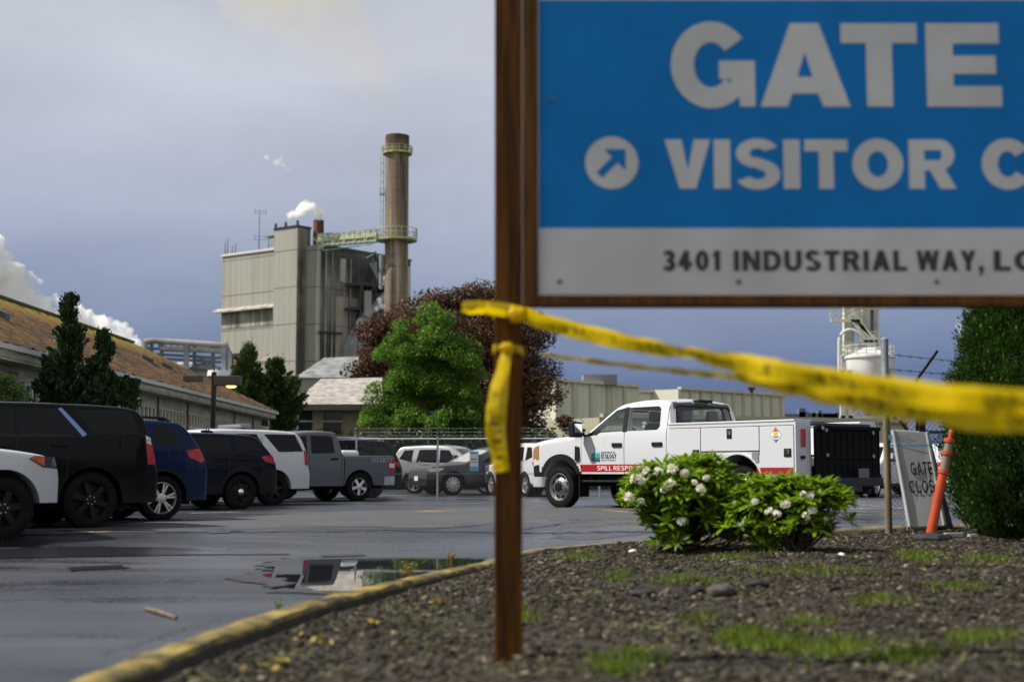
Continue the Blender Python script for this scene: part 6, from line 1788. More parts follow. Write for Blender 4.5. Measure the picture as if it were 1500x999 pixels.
        mb = MB(); mb.box(.62, 2.78, sd * .93 - .09, sd * .93 + .09, .50, .54); mb.box(.7, .78, sd * .8 - .08, sd * .8 + .08, .50, .66); mb.box(2.5, 2.58, sd * .8 - .08, sd * .8 + .08, .50, .66); mb.build('side_step', M['black_plastic'], root, bevel=.012)
        mb = MB(); mb.box(.52, .545, sd * .87 - .13, sd * .87 + .13, .22, .62); mb.build('mud_flap', M['black_plastic'], root)
    # red stripe and markings on the near side
    red = mat('red_vinyl', (.30, .008, .012), .45); navy = mat('navy_vinyl', (.03, .05, .12), .5); wht = mat('white_vinyl_text', (.72, .72, .72), .5)
    for sd in (-1, 1):
        mb = MB(); mb.prism([(.585, .70), (2.86, .70), (2.86, .84), (.56, .84)], lambda x, z: sd * (sh.hw(x, z) + .003), lambda x, z: sd * (sh.hw(x, z) - .01)); mb.build('stripe', red, root)
    ys_ = -(sh.hw(1.4, .77) + .004)
    block_text('lettering', 'SPILL RESPONSE', wht, root, (1.03, ys_, .728), .085, 1.22, s=.15, gap=.16)
    yl = -(sh.hw(1.2, 1.02) + .003)
    text_mesh('lettering', 'DEPARTMENT OF', navy, root, (1.14, yl, 1.055), width=.37, height=.028, bold=.01)
    block_text('lettering', 'ECOLOGY', navy, root, (1.14, yl, .955), .085, .40, s=.19, gap=.13)
    text_mesh('lettering', 'State of Washington', navy, root, (1.14, yl, .915), width=.38, height=.024, bold=.005)
    lg = MB(); y0, y1 = yl + .003, yl - .002
    lg.prism([(.875, .93), (.93, .905), (1.10, .905), (1.10, 1.07), (.96, 1.07), (.875, 1.03)], y0, y1, m=0)
    lg.prism([(.875, .955), (.96, .985), (1.10, .965), (1.10, 1.005), (.98, 1.02), (.875, 1.0)], y1 - .001, y1 - .004, m=1)
    lg.prism([(.875, .93), (.93, .905), (1.10, .905), (1.10, .945), (.98, .93)], y1 - .001, y1 - .004, m=2)
    lg.prism([(.96, 1.062), (1.10, 1.062), (1.10, 1.03), (1.0, 1.035)], y1 - .001, y1 - .004, m=3)
    lg.build('emblem', [mat('emblem_blue', (.03, .16, .35), .5), mat('emblem_green', (.10, .33, .06), .5), mat('emblem_navy', (.02, .05, .16), .5), mat('emblem_sky', (.15, .45, .6), .5)], root)
    # service body
    x0, x1, Wb = 3.0, 5.80, 1.17
    zt, zbm = 1.545, .60
    def arch(x):
        d = abs(x - AX); return max(zbm, .47 + math.sqrt(max(0, .53 ** 2 - d ** 2))) if d < .53 else zbm
    for sd in (-1, 1):
        mb = MB()
        xsv = sorted(set([x0, x1] + [AX + .53 * math.sin(t * math.pi / 2) for t in np.linspace(-1, 1, 21)]))
        yo, yi = sd * Wb, sd * (Wb - .42)
        n = len(xsv); vs = []
        for x in xsv: vs += [(x, yo, arch(x)), (x, yo, zt), (x, yi, zt), (x, yi, arch(x))]
        fs = [(4 * k + i, 4 * k + (i + 1) % 4, 4 * k + 4 + (i + 1) % 4, 4 * k + 4 + i) for k in range(n - 1) for i in range(4)] + [(0, 1, 2, 3), (4 * n - 4, 4 * n - 3, 4 * n - 2, 4 * n - 1)]
        mb.add(vs, fs); box = mb.build('toolbox_side', wp, root, bevel=.012)
        def pan(name, poly):
            p = MB(); p.prism(poly, yo - sd * .002, yo + sd * .014); d = p.build(name, wp, root, bevel=.006)
            return d
        def latch(parent, x, z, vert):
            l_ = MB(); w_, h_ = (.055, .085) if vert else (.075, .07)
            l_.box(x - w_, x + w_, min(yo + sd * .013, yo + sd * .024), max(yo + sd * .013, yo + sd * .024), z - h_, z + h_)
            a = l_.build('latch', M['black_plastic'], parent, bevel=.01)
            k_ = MB(); k_.box(x - .028, x + .028, min(yo + sd * .024, yo + sd * .034), max(yo + sd * .024, yo + sd * .034), z - .02, z + .045); k_.build('latch_paddle', M['chrome'], parent, bevel=.006)
        d1 = pan('compartment_door', [(x0 + .02, zbm + .03), (3.76, zbm + .03), (3.76, 1.47), (x0 + .02, 1.47)]); latch(d1, 3.66, 1.02, False)
        d2 = pan('compartment_door', [(3.775, 1.06), (5.06, 1.06), (5.06, 1.47), (3.775, 1.47)]); latch(d2, 4.42, 1.36, True)
        d3 = pan('compartment_door', [(5.075, zbm + .03), (5.78, zbm + .03), (5.78, 1.47), (5.075, 1.47)]); latch(d3, 5.66, 1.02, False)
        for ga, gb, gc, gd in ((3.7602, 3.7748, zbm + .02, 1.475), (5.0602, 5.0748, zbm + .02, 1.475), (3.776, 5.059, 1.044, 1.059), (3.02, 5.78, 1.4705, 1.484)):
            pg_ = MB(); pg_.box(ga, gb, min(yo, yo + sd * .004), max(yo, yo + sd * .004), gc if gc > 1.0 or ga < 3.77 else 1.0, gd); pg_.build('panel_gap', M['seam'], box)
        lip = MB(); lip.box(x0, x1, min(yo - sd * .46, yo + sd * .012), max(yo - sd * .46, yo + sd * .012), zt - .004, zt + .03); lip.build('top_rail', wp, root, bevel=.01)
        fl = MB()
        arcp = [(AX + .555 * math.cos(a), .47 + .555 * math.sin(a)) for a in np.linspace(R(14), R(166), 20)]; arci = [(AX + .53 * math.cos(a), .47 + .53 * math.sin(a)) for a in np.linspace(R(166), R(14), 20)]
        fl.prism(arcp + arci, yo - sd * .002, yo + sd * .03); fl.build('wheel_arch_trim', wp, root)
        fd = MB(); fd.box(4.90, 5.05, min(yo, yo + sd * .012), max(yo, yo + sd * .012), .86, 1.04); fd.build('fuel_door', mat('grey_fuel_door', (.20, .205, .21), .5), root, bevel=.01)
        rs = MB(); rs.box(5.0, 5.068, min(yo, yo + sd * .006), max(yo, yo + sd * .006), .655, .775); rs.box(5.085, 5.77, min(yo, yo + sd * .0175), max(yo, yo + sd * .0175), .655, .775); rs.box(3.03, 3.74, min(yo, yo + sd * .0175), max(yo, yo + sd * .0175), .655, .775); rs.build('stripe', red, root)
        # placard
        cx, cz, rr = 5.42, 1.32, .125
        pl = MB(); ya, yb = yo + sd * .012, yo + sd * .0165
        pl.prism([(cx - rr - .01, cz), (cx, cz - rr - .01), (cx + rr + .01, cz), (cx, cz + rr + .01)], ya - sd * .001, yb - sd * .002, m=4); pl.prism([(cx - rr, cz), (cx, cz - rr), (cx + rr, cz), (cx, cz + rr)], ya, yb, m=0)
        yc = yo + sd * .019
        pl.prism([(cx - .055, cz + .062), (cx, cz + .118), (cx + .055, cz + .062)], yb, yc, m=1)
        pl.prism([(cx - .058, cz + .055), (cx + .058, cz + .055), (cx + .03, cz - .005), (cx - .03, cz - .005)], yb, yc, m=2)
        pl.prism([(cx - .045, cz - .075), (cx, cz - .118), (cx + .045, cz - .075)], yb, yc, m=3)
        pl.prism([(cx - .07, cz - .02), (cx + .07, cz - .02), (cx + .06, cz - .03), (cx - .06, cz - .03)], yb, yc, m=4)
        pl.prism([(cx - .05, cz - .04), (cx + .05, cz - .04), (cx + .04, cz - .05), (cx - .04, cz - .05)], yb, yc, m=4)
        pl.build('hazard_placard', [mat('placard_white', (.7, .7, .7), .5), mat('placard_red', (.5, .03, .01), .5), mat('placard_yellow', (.75, .42, .02), .5), mat('placard_blue', (.02, .13, .38), .5), navy], root)
        # rear end
        rp_ = MB(); rp_.box(x1 - .01, x1 + .02, min(yo, yi), max(yo, yi), .62, zt - .01); rp_.build('rear_panel', wp, root, bevel=.008)
        tl = MB(); tl.box(x1 + .021, x1 + .055, sd * .98 - .055, sd * .98 + .055, 1.12, 1.42); tl.build('tail_light', M['red_lens'], root, bevel=.015)
        kick = MB(); kick.box(x1 + .0, x1 + .03, min(yo, yi), max(yo, yi), .46, .618); kick.build('rear_step', M['dark_metal'], root)
        gp = MB(); gp.box(x1 + .021, x1 + .05, sd * 1.0 - .05, sd * 1.0 + .05, .92, .97); gp.build('grab_handle', M['black_plastic'], root)
    bedf = MB(); bedf.box(x0, x1, -.75, .75, .95, .99); bedf.box(x0, x0 + .04, -.75, .75, .99, 1.5); bedf.build('bed_floor', wp, root)
    und = MB(); und.box(-.6, 5.9, -.42, .42, .42, .62); und.box(.3, 3.4, -.75, .75, .5, .68); und.box(AX - .15, AX + .15, -.8, .8, .3, .55); und.build('underbody', M['under'], root)
    # folded steel lift gate
    lgm = mat('black_gate_steel', (.004, .004, .005), .6, var=.3, scale=5, spec=.1)
    gt = MB(); gx = x1 + .06
    gt.box(gx, gx + .05, -.74, 1.10, .62, 1.47)
    for y in np.linspace(-.74, 1.10, 11): gt.box(gx + .05, gx + .060, y - .02, y + .02, .66, 1.45)
    gt.box(gx + .05, gx + .10, -.74, 1.10, 1.42, 1.48); gt.box(gx + .05, gx + .065, -.74, 1.10, .92, .97); gt.box(gx + .05, gx + .10, -.74, 1.10, .60, .66)
    gate = gt.build('lift_gate', lgm, root, bevel=.006)
    for y, z in ((-.52, 1.40), (-.5, .98), (.85, 1.38), (.85, .97), (-.62, 1.43)):
        bt = MB(); bt.lathe([(.032, 0), (.032, .02), (0, .022)], (gx + .101, y, z), 'x', 12); bt.build('bolt', M['galv'], gate)
    tg = MB(); tg.box(x1 + .0, x1 + .05, -.74, .95, 1.475, 1.53); tg.build('tailgate', mat('navy_tailgate', (.02, .03, .06), .4), root, bevel=.01)
    hb = MB(); hb.box(x1 + .0, x1 + .26, -.9, 1.0, .46, .60); hb.box(x1 + .1, x1 + .3, -.3, .3, .36, .46); hb.beam((x1 - .3, -.55, .5), (x1 + .25, -.55, .36), .09); hb.beam((x1 - .3, .6, .5), (x1 + .25, .6, .36), .09); hb.build('hitch', M['dark_metal'], root, bevel=.01)
    lp = MB(); lp.box(x1 + .261, x1 + .268, .25, .56, .60, .76); lp.build('license_plate', mat('dim_plate', (.12, .13, .15), .5), root)
    wheels(root, (0,), tw + .015, RW, .235, .262, 'truck')
    wheels(root, (AX,), 1.10, RW, .235, .262, 'truck')
    wheels(root, (AX,), .84, RW, .235, .262, 'truck')
service_truck()
# ================================================================== VEGETATION
bark = mat('tree_bark', (.085, .06, .045), .9, var=.4, scale=6, bump=.8)
def trunk_mesh(base, top, r, limbs, root, off):
    mb = MB(); base, top = Vector(base), Vector(top)
    n = 7
    pts = [base.lerp(top, k / n) + Vector((random.uniform(-.06, .06) * k, random.uniform(-.06, .06) * k, 0)) for k in range(n + 1)]
    mb.tube(pts, [r * (1 - .8 * k / n) for k in range(n + 1)], 9)
    for t, tip in limbs:
        a = pts[min(n, int(t * n))]; tip = Vector(tip); mid = a.lerp(tip, .5) + Vector((0, 0, .12 * (tip - a).length))
        rr = r * (1 - .8 * t) * .5
        mb.tube([a, mid, tip], [rr, rr * .6, rr * .2], 6)
    return mb.build('trunk', bark, root, offset=off, smooth=50)


def clump_tree(name, label, cat, Y, blobs, leaf, m, n_clumps, per, clump_r, base_px, depth=.8, aspect=.6, up=.3, trunk_r=.25, group=None, inner=.25, upbias=0.0, base_z=0.0, droop=0.0):
    """Crown built from leaf clumps on the surface of blobs given as (px, py, r_px)."""
    s = 2092 / Y
    bx_ = P(base_px, 690, Y).x
    off = (bx_, Y, base_z)
    root = thing(name, label, cat, off, group=group)
    B = []
    for (px, py, r) in blobs:
        c = P(px, py, Y); B.append((np.array([c.x, Y + random.uniform(-.3, .3) * r / s, c.z]), r / s))
    wts = np.array([b[1] ** 2 for b in B]); wts = wts / wts.sum()
    Cs = []; sizes = []
    tips = []
    for k in range(n_clumps):
        c, r = B[rng.choice(len(B), p=wts)]
        d = unit(rng.normal(size=3)); d[2] += upbias; d = unit(d)
        if rng.random() < inner: rad = r * rng.uniform(.3, .8)
        else: rad = r * rng.uniform(.82, 1.06)
        cc = c + d * rad * np.array([1, depth, 1])
        cr = clump_r * rng.uniform(.55, 1.35)
        n = int(per * (cr / clump_r) ** 2)
        pts = blob_points(cc, (cr * 1.15, cr * 1.15, cr * .72), n, .35, 1.05)
        pts[:, 2] -= droop * np.linalg.norm(pts[:, :2] - cc[:2], axis=1)
        Cs.append(pts)
        if k % 9 == 0: tips.append(cc)
    C = np.concatenate(Cs)
    C = C[C[:, 2] > base_z + .1]
    V, F = leaf_arrays(C, leaf, aspect, up)
    np_mesh('crown', V, F, m, root, offset=off)
    topb = max(B, key=lambda b: b[0][2])
    top = (bx_, Y, topb[0][2])
    trunk_mesh((bx_, Y, base_z - .3), top, trunk_r, [(min(.85, max(.15, (t[2] - base_z) / (topb[0][2] - base_z + .01) * .7)), t) for t in tips[:16]], root, off)
    return root

maple_m = leaf_mat('copper_leaves', (.018, .009, .005), (.15, .080, .036), .30, .35)
green_bright = leaf_mat('bright_green_needles', (.020, .066, .008), (.175, .34, .032), .40, .9)
dark_fir = leaf_mat('fir_needles', (.016, .040, .012), (.070, .125, .022), .25, .5)
juni_m = leaf_mat('juniper_needles', (.008, .022, .009), (.030, .062, .016), .2, .9)
arbor_m = leaf_mat('cedar_sprays', (.010, .034, .005), (.050, .12, .010), .25, 2.6)
shrub_m = leaf_mat('pale_shrub_leaves', (.06, .13, .03), (.26, .36, .12), .35, 3)
hedge_m = leaf_mat('dark_hedge_leaves', (.008, .022, .007), (.028, .055, .014), .2, .8)

# copper maple behind the green tree
clump_tree('copper_maple', 'broad dark copper leaved maple standing behind the bright green tree', 'tree', 112, [(690, 512, 80), (640, 482, 46), (700, 468, 36), (735, 525, 60), (752, 568, 46), (725, 590, 66), (600, 520, 55), (660, 560, 75), (762, 600, 34), (750, 622, 38), (655, 460, 24)],
           .25, maple_m, 300, 430, 1.5, 700, trunk_r=.45, upbias=.25)
clump_tree('copper_maple', 'smaller copper red maple beside the shingled house roof', 'tree', 104, [(574, 500, 32), (555, 540, 31), (543, 582, 27), (530, 610, 21), (558, 595, 34), (522, 628, 15), (548, 628, 22)],
           .22, leaf_mat('russet_leaves', (.030, .012, .007), (.15, .062, .026), .32, .4), 160, 320, 1.0, 548, trunk_r=.22, upbias=.1)
clump_tree('copper_shrub', 'small copper leaved shrub beyond the hood of the service truck', 'shrub', 80, [(829, 618, 11), (832, 630, 9)], .16, maple_m, 22, 60, .25, 830, trunk_r=.05)

# bright green tree: separate leafy boughs with dark gaps between them
clump_tree('green_tree', 'bright green leafy tree of separate boughs in front of the copper maple', 'tree', 88, [(622, 462, 18), (610, 492, 32), (645, 490, 30), (598, 530, 44), (655, 538, 48), (585, 585, 46), (640, 590, 60), (678, 596, 34), (572, 622, 38), (640, 632, 55), (688, 636, 26), (690, 556, 20), (556, 606, 18), (630, 545, 50), (610, 650, 36), (655, 655, 40), (690, 655, 30)],
           .19, green_bright, 275, 400, .62, 625, depth=.85, aspect=.42, up=.9, trunk_r=.3, inner=.12, upbias=.25, droop=.35)

# pointed evergreens: sprays of needles along rising branches
def spray_conifer(name, label, cat, Y, cx_px, prof, n_b, leaf, m, rise=.5, per=22, base_z=0.0, spread=.16, seed=1, aspect=.35, flat=1.0, gap=0.0, more=()):
    s = 2092 / Y
    cx = P(cx_px, 690, Y).x; off = (cx, Y, base_z)
    root = thing(name, label, cat, off)
    C, D = [], []; br = []
    jobs = [(cx_px, prof, n_b)] + list(more)
    for k, (jx, jp, _) in enumerate([j for j in jobs for _ in range(j[2])]):
        cxj = P(jx, 690, Y).x; cx_px = jx
        py_ = np.array([p[0] for p in jp]); lp_ = np.array([p[1] for p in jp]); rp_ = np.array([p[2] for p in jp])
        py = py_[0] + (py_[-1] - py_[0]) * random.random() ** .85
        a = random.uniform(0, 2 * math.pi)
        ca = math.cos(a)
        side = np.interp(py, py_, lp_ if ca < 0 else rp_) / s
        L = side * random.uniform(.62, 1.12)
        if random.random() < gap: L *= .55
        z = P(cx_px, py, Y).z
        d = unit(np.array([ca, math.sin(a) * flat, 0.0]))
        up_ = rise * random.uniform(.6, 1.3)
        nst = int(6 + L * per / 2)
        t = rng.uniform(.1, 1, nst)
        base = np.array([cxj, Y, z - up_ * L * .7])
        sp = base + d * (t * L)[:, None] + np.array([0, 0, 1]) * (up_ * L * t ** 1.3)[:, None]
        br.append((base, base + d * L * .9 + np.array([0, 0, up_ * L * .85])))
        dirs = d * .8 + np.array([0, 0, .5 + up_])
        for q, tt in zip(sp, t):
            w = spread * (1.25 - tt)
            n = 20
            p = q + rng.normal(size=(n, 3)) * w
            C.append(p); D.append(np.tile(dirs, (n, 1)))
    # leaders
    for jx, jp, _ in jobs:
        z0, z1 = P(jx, jp[0][0] + 8, Y).z, P(jx, jp[0][0] - 2, Y).z
        p = np.array([P(jx, 690, Y).x, Y, 0]) + np.stack([rng.normal(size=60) * .05, rng.normal(size=60) * .05, rng.uniform(z0 - .5, z1, 60)], 1); C.append(p); D.append(np.tile([0, 0, 1.0], (60, 1)))
    z1 = P(jobs[0][0], jobs[0][1][0][0], Y).z
    C = np.concatenate(C); D = np.concatenate(D); keep = C[:, 2] > base_z + .05; C, D = C[keep], D[keep]
    V, F = leaf_arrays(C, leaf, aspect, up=.2, dirs=D, jit=.4)
    np_mesh('crown', V, F, m, root, offset=off)
    mb = MB(); mb.tube([(cx, Y, base_z - .4), (cx, Y, z1 * .5), (cx, Y, z1 - .1)], [.16, .1, .02], 8)
    for a_, b_ in br[::5]: mb.tube([a_, b_], [.035, .008], 5)
    mb.build('trunk', bark, root, offset=off)
    return root
spray_conifer('juniper', 'dark shaggy juniper with a leaning spire in front of the mossy roof', 'tree', 36, 96, [(432, 5, 8), (445, 12, 16), (458, 16, 10), (472, 10, 10), (486, 26, 22), (505, 44, 30), (530, 42, 40), (565, 46, 60), (600, 52, 60), (650, 56, 60), (740, 50, 50)], 230, .12, juni_m, .75, 26, spread=.075, gap=.35,
              more=[(146, [(482, 4, 5), (495, 14, 12), (515, 20, 20), (540, 30, 34), (570, 40, 50), (600, 50, 56), (640, 50, 50), (740, 40, 40)], 150), (66, [(528, 6, 4), (545, 30, 14), (575, 36, 30), (620, 40, 40), (740, 30, 30)], 90), (185, [(556, 16, 18), (570, 26, 22), (585, 26, 10)], 40)])
spray_conifer('pine', 'mid green bushy pine with rising tips, nearest the lamp post', 'tree', 84, 362, [(506, 3, 3), (525, 18, 15), (545, 28, 26), (575, 34, 32), (605, 38, 36), (640, 30, 30), (680, 24, 24)], 240, .20, dark_fir, .7, 16, spread=.18)
spray_conifer('pine', 'mid green spreading pine between the bushy pine and the shingled house', 'tree', 86, 402, [(526, 6, 6), (540, 28, 20), (560, 40, 36), (580, 44, 48), (605, 44, 44), (640, 36, 30), (680, 24, 24)], 280, .20, dark_fir, .6, 16, spread=.18)
clump_tree('flowering_shrub', 'pale green flowering shrub at the dark porch of the mossy building', 'shrub', 34, [(2, 570, 26), (14, 580, 20), (-10, 600, 35), (5, 620, 35), (18, 574, 16)], .075, shrub_m, 130, 90, .16, 0, trunk_r=.05, upbias=.2)

# arborvitae hedge trees
def arborvitae(label, base_px, Y, prof, n, base_z):
    s = 2092 / Y; cx = P(base_px, 690, Y).x; off = (cx, Y, base_z)
    root = thing('arborvitae', label, 'tree', off)
    zs = np.array([p[0] for p in prof]); rs = np.array([p[1] for p in prof])
    z = rng.uniform(zs[0], zs[-1], n); a = rng.uniform(0, 2 * math.pi, n)
    r = np.interp(z, zs, rs)
    lump = .10 * np.sin(a * 9 + z * 3) * np.sin(z * 5.1 + a * 2) + .06 * np.sin(a * 23 + z * 11) + .05 * np.sin(z * 17 - a * 7)
    # upright sprays: fans of scale leaves
    base = np.stack([cx + (r + lump) * np.cos(a), Y + (r + lump) * np.sin(a), z + base_z], 1)
    outd = np.stack([np.cos(a), np.sin(a), np.full(n, 1.1)], 1)
    m = 7
    C = (base[:, None, :] + rng.normal(size=(n, m, 3)) * .028 + outd[:, None, :] * rng.uniform(-.07, .05, (n, m, 1))).reshape(-1, 3)
    D = np.repeat(outd, m, 0)
    V, F = leaf_arrays(C, .050, .40, up=.0, dirs=D, jit=.45)
    np_mesh('crown', V, F, arbor_m, root, offset=off)
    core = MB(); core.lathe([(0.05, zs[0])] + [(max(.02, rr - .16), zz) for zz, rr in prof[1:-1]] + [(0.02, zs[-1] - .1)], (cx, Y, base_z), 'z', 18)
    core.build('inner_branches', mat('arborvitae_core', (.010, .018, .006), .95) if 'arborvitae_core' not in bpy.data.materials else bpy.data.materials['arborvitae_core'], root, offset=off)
    mb = MB(); mb.cyl((cx, Y, base_z - .1), (cx, Y, base_z + .5), .07, .06, 8); mb.build('trunk', bark, root, offset=off)
zb_ = soil_z(6.4, 16.3)
arborvitae('tall dense dark green arborvitae column beside the orange delineator post', 1513, 16.4, [(.02, .55), (.25, .76), (.7, .86), (1.2, .85), (1.7, .76), (2.1, .68), (2.5, .58), (2.9, .42), (3.3, .2), (3.5, .04)], 20000, zb_)
arborvitae('second arborvitae column, deeper in the hedge at the frame edge', 1690, 17.0, [(.02, .5), (.4, .8), (1.2, .85), (2.2, .66), (3.0, .40), (3.6, .04)], 6000, zb_)

# dark hedge behind the far lot fence
def hedge(x0, x1, Y, h, n, label):
    off = ((x0 + x1) / 2, Y, -.5)
    root = thing('hedge', label, 'hedge', off)
    C = []
    for k in range(n):
        x = random.uniform(x0, x1); z = random.uniform(-.3, h) * 1.0; y = Y + random.uniform(-.6, .6)
        top = h + .35 * math.sin(x * 1.1) + .2 * math.sin(x * 3.3)
        if z > top: continue
        C.append(blob_points((x, y, z), (.45, .45, .35), 20, .2, 1))
    C = np.concatenate(C)
    V, F = leaf_arrays(C, .20, .6, up=.3)
    np_mesh('foliage', V, F, hedge_m, root, offset=off)
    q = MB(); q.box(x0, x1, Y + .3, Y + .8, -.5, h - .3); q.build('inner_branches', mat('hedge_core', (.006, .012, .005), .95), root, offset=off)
hedge(-12.5, 4.5, 66, 2.6, 1500, 'dark clipped hedge behind the cars of the far lot')

# ---- rhododendrons in the bed
rl_m = leaf_mat('rhododendron_leaves', (.020, .075, .003), (.28, .44, .012), .48, 4.5, .45)
fl_m, n, l, b = NT('white_petals')
b.inputs['Base Color'].default_value = (.80, .78, .68, 1); b.inputs['Roughness'].default_value = .6
tr = n.new('ShaderNodeBsdfTranslucent'); tr.inputs[0].default_value = (.80, .78, .64, 1); ms = n.new('ShaderNodeMixShader'); ms.inputs[0].default_value = .3
l.new(b.outputs[0], ms.inputs[1]); l.new(tr.outputs[0], ms.inputs[2]); l.new(ms.outputs[0], n['Material Output'].inputs[0])
def rhodo(label, base_px, base_py, Y, outline, flowers, n_whorl, seed):
    s = 2092 / Y
    c = P(base_px, base_py, Y); bz = soil_z(c.x, Y); off = (c.x, Y, bz)
    root = thing('rhododendron', label, 'shrub', off)
    B = [(np.array([P(px, py, Y).x, Y + dy, P(px, py, Y).z]), r / s) for px, py, r, dy in outline]
    wts = np.array([b_[1] ** 2 for b_ in B]); wts /= wts.sum()
    Vs, Fs = [], []; off_i = 0
    tips = []
    for k in range(n_whorl):
        bc, br_ = B[rng.choice(len(B), p=wts)]
        d = unit(rng.normal(size=3)); d[2] = abs(d[2]) * .9 + .1 if rng.random() < .72 else d[2]; d = unit(d)
        tip = bc + d * br_ * rng.uniform(.55 if rng.random() < .35 else .86, 1.10)
        if tip[2] < bz + .04: continue
        ax = unit(d * .55 + np.array([0, 0, .9]) + rng.normal(size=3) * .15)
        u = unit(np.cross(ax, [1, .2, .1])); w = np.cross(ax, u)
        nl = rng.integers(8, 12)
        tips.append(tip)
        for i in range(nl):
            a = 2 * math.pi * i / nl + rng.uniform(-.2, .2)
            el = rng.uniform(.0, .95)
            ld = unit((u * math.cos(a) + w * math.sin(a)) * math.cos(el) + ax * math.sin(el))
            L = rng.uniform(.10, .19); W = L * .27
            side = unit(np.cross(ld, ax)); nn = np.cross(side, ld)
            p0 = tip; p1 = tip + ld * L * .45 - nn * .004; p2 = tip + ld * L - nn * L * .18
            Vs += [p0, p1 + side * W * .5 + nn * .006, p1, p1 - side * W * .5 + nn * .006, p2, p0 + ld * L * .78 + side * W * .36 - nn * L * .07, p0 + ld * L * .78 - side * W * .36 - nn * L * .07, p0 + ld * L * .78 - nn * L * .09]
            o = off_i
            Fs += [(o, o + 1, o + 2), (o, o + 2, o + 3), (o + 2, o + 1, o + 5), (o + 2, o + 5, o + 7), (o + 3, o + 2, o + 7), (o + 3, o + 7, o + 6), (o + 7, o + 5, o + 4), (o + 7, o + 4, o + 6)]
            off_i += 8
    np_mesh('foliage', np.array(Vs), np.array(Fs), rl_m, root, offset=off)
    mb = MB()
    for t in tips[::6]:
        t = Vector(t); a = Vector((c.x + random.uniform(-.08, .08), Y + random.uniform(-.08, .08), bz - .03)); mid = a.lerp(t, .5) + Vector((random.uniform(-.06, .06), random.uniform(-.06, .06), -.05))
        mb.tube([a, mid, t], [.014, .010, .004], 5)
    mb.build('stem', bark, root, offset=off)
    for px, py, r, dy in flowers:
        p = P(px, py, Y + dy); rr = r / s
        q = MB()
        for k in range(11):
            d = unit(rng.normal(size=3)); d[2] = d[2] * .8 + .25; d[1] = d[1] - .35; d = unit(d)
            fc = np.array(p[:]) + d * rr * rng.uniform(.30, .72)
            u = unit(np.cross(d, [.3, .2, 1])); w = np.cross(d, u)
            fr = rr * rng.uniform(.36, .55)
            for i in range(5):
                a = 2 * math.pi * i / 5 + k
                e = u * math.cos(a) + w * math.sin(a); e2 = u * math.cos(a + .55) + w * math.sin(a + .55); e3 = u * math.cos(a - .55) + w * math.sin(a - .55)
                q.add([fc - d * fr * .25, fc + e2 * fr * .62 + d * fr * .12, fc + e * fr + d * fr * .02, fc + e3 * fr * .62 + d * fr * .12], [(0, 1, 2, 3)])
        q.build('flower_cluster', fl_m, root, offset=off)
rhodo('taller white flowering rhododendron bush in front of the service truck cab', 1000, 806, 15.2, [(985, 735, 58, 0), (960, 722, 40, -.1), (1030, 725, 55, .15), (1000, 765, 55, -.1), (1065, 740, 45, .2), (940, 740, 30, -.15), (1020, 700, 26, .05), (1050, 700, 24, .1), (980, 790, 26, -.2), (1010, 696, 16, 0), (1070, 782, 36, 0), (1035, 792, 34, -.1)],
      [(935, 703, 15, -.42), (945, 690, 10, -.38), (922, 728, 12, -.40), (938, 735, 8, -.4), (985, 688, 13, -.45), (965, 690, 9, -.4), (1002, 693, 10, -.4), (982, 710, 12, -.45), (972, 718, 8, -.5), (1027, 716, 11, -.5), (1035, 700, 8, -.4), (998, 764, 11, -.5), (1018, 706, 7, -.45)], 500, 3)
rhodo('smaller rounder white flowering rhododendron bush nearer the gate post', 1165, 812, 14.6, [(1165, 752, 50, 0), (1130, 745, 40, .1), (1200, 745, 38, -.1), (1105, 745, 32, .2), (1170, 785, 42, -.1), (1215, 735, 24, 0), (1150, 727, 18, .1), (1190, 725, 16, 0), (1130, 790, 32, .1), (1092, 780, 34, .1)],
      [(1150, 738, 11, -.42), (1138, 752, 9, -.45), (1128, 748, 7, -.4), (1188, 727, 11, -.35), (1177, 724, 8, -.35), (1190, 747, 11, -.42), (1180, 756, 8, -.45), (1105, 735, 9, -.2), (1122, 750, 6, -.4), (1083, 770, 8, -.1), (1210, 760, 6, -.3)], 380, 4)

# ================================================================== STEAM
def steam_mat(name, col, dens, scale, lo=.38, hi=.62, detail=5, aniso=.0):
    m = bpy.data.materials.new(name); m.use_nodes = True; n, l = m.node_tree.nodes, m.node_tree.links
    n.clear(); out = n.new('ShaderNodeOutputMaterial'); pv = n.new('ShaderNodeVolumePrincipled')
    pv.inputs['Color'].default_value = (*col, 1); pv.inputs['Anisotropy'].default_value = aniso
    tc = n.new('ShaderNodeTexCoord'); ns = n.new('ShaderNodeTexNoise'); ns.inputs['Scale'].default_value = scale; ns.inputs['Detail'].default_value = detail
    l.new(tc.outputs['Object'], ns.inputs['Vector'])
    mr = n.new('ShaderNodeMapRange'); mr.inputs[1].default_value = lo; mr.inputs[2].default_value = hi; mr.inputs[3].default_value = 0; mr.inputs[4].default_value = dens; mr.interpolation_type = 'SMOOTHSTEP'
    l.new(ns.outputs[0], mr.inputs[0]); l.new(mr.outputs[0], pv.inputs['Density']); l.new(pv.outputs[0], out.inputs['Volume'])
    return m
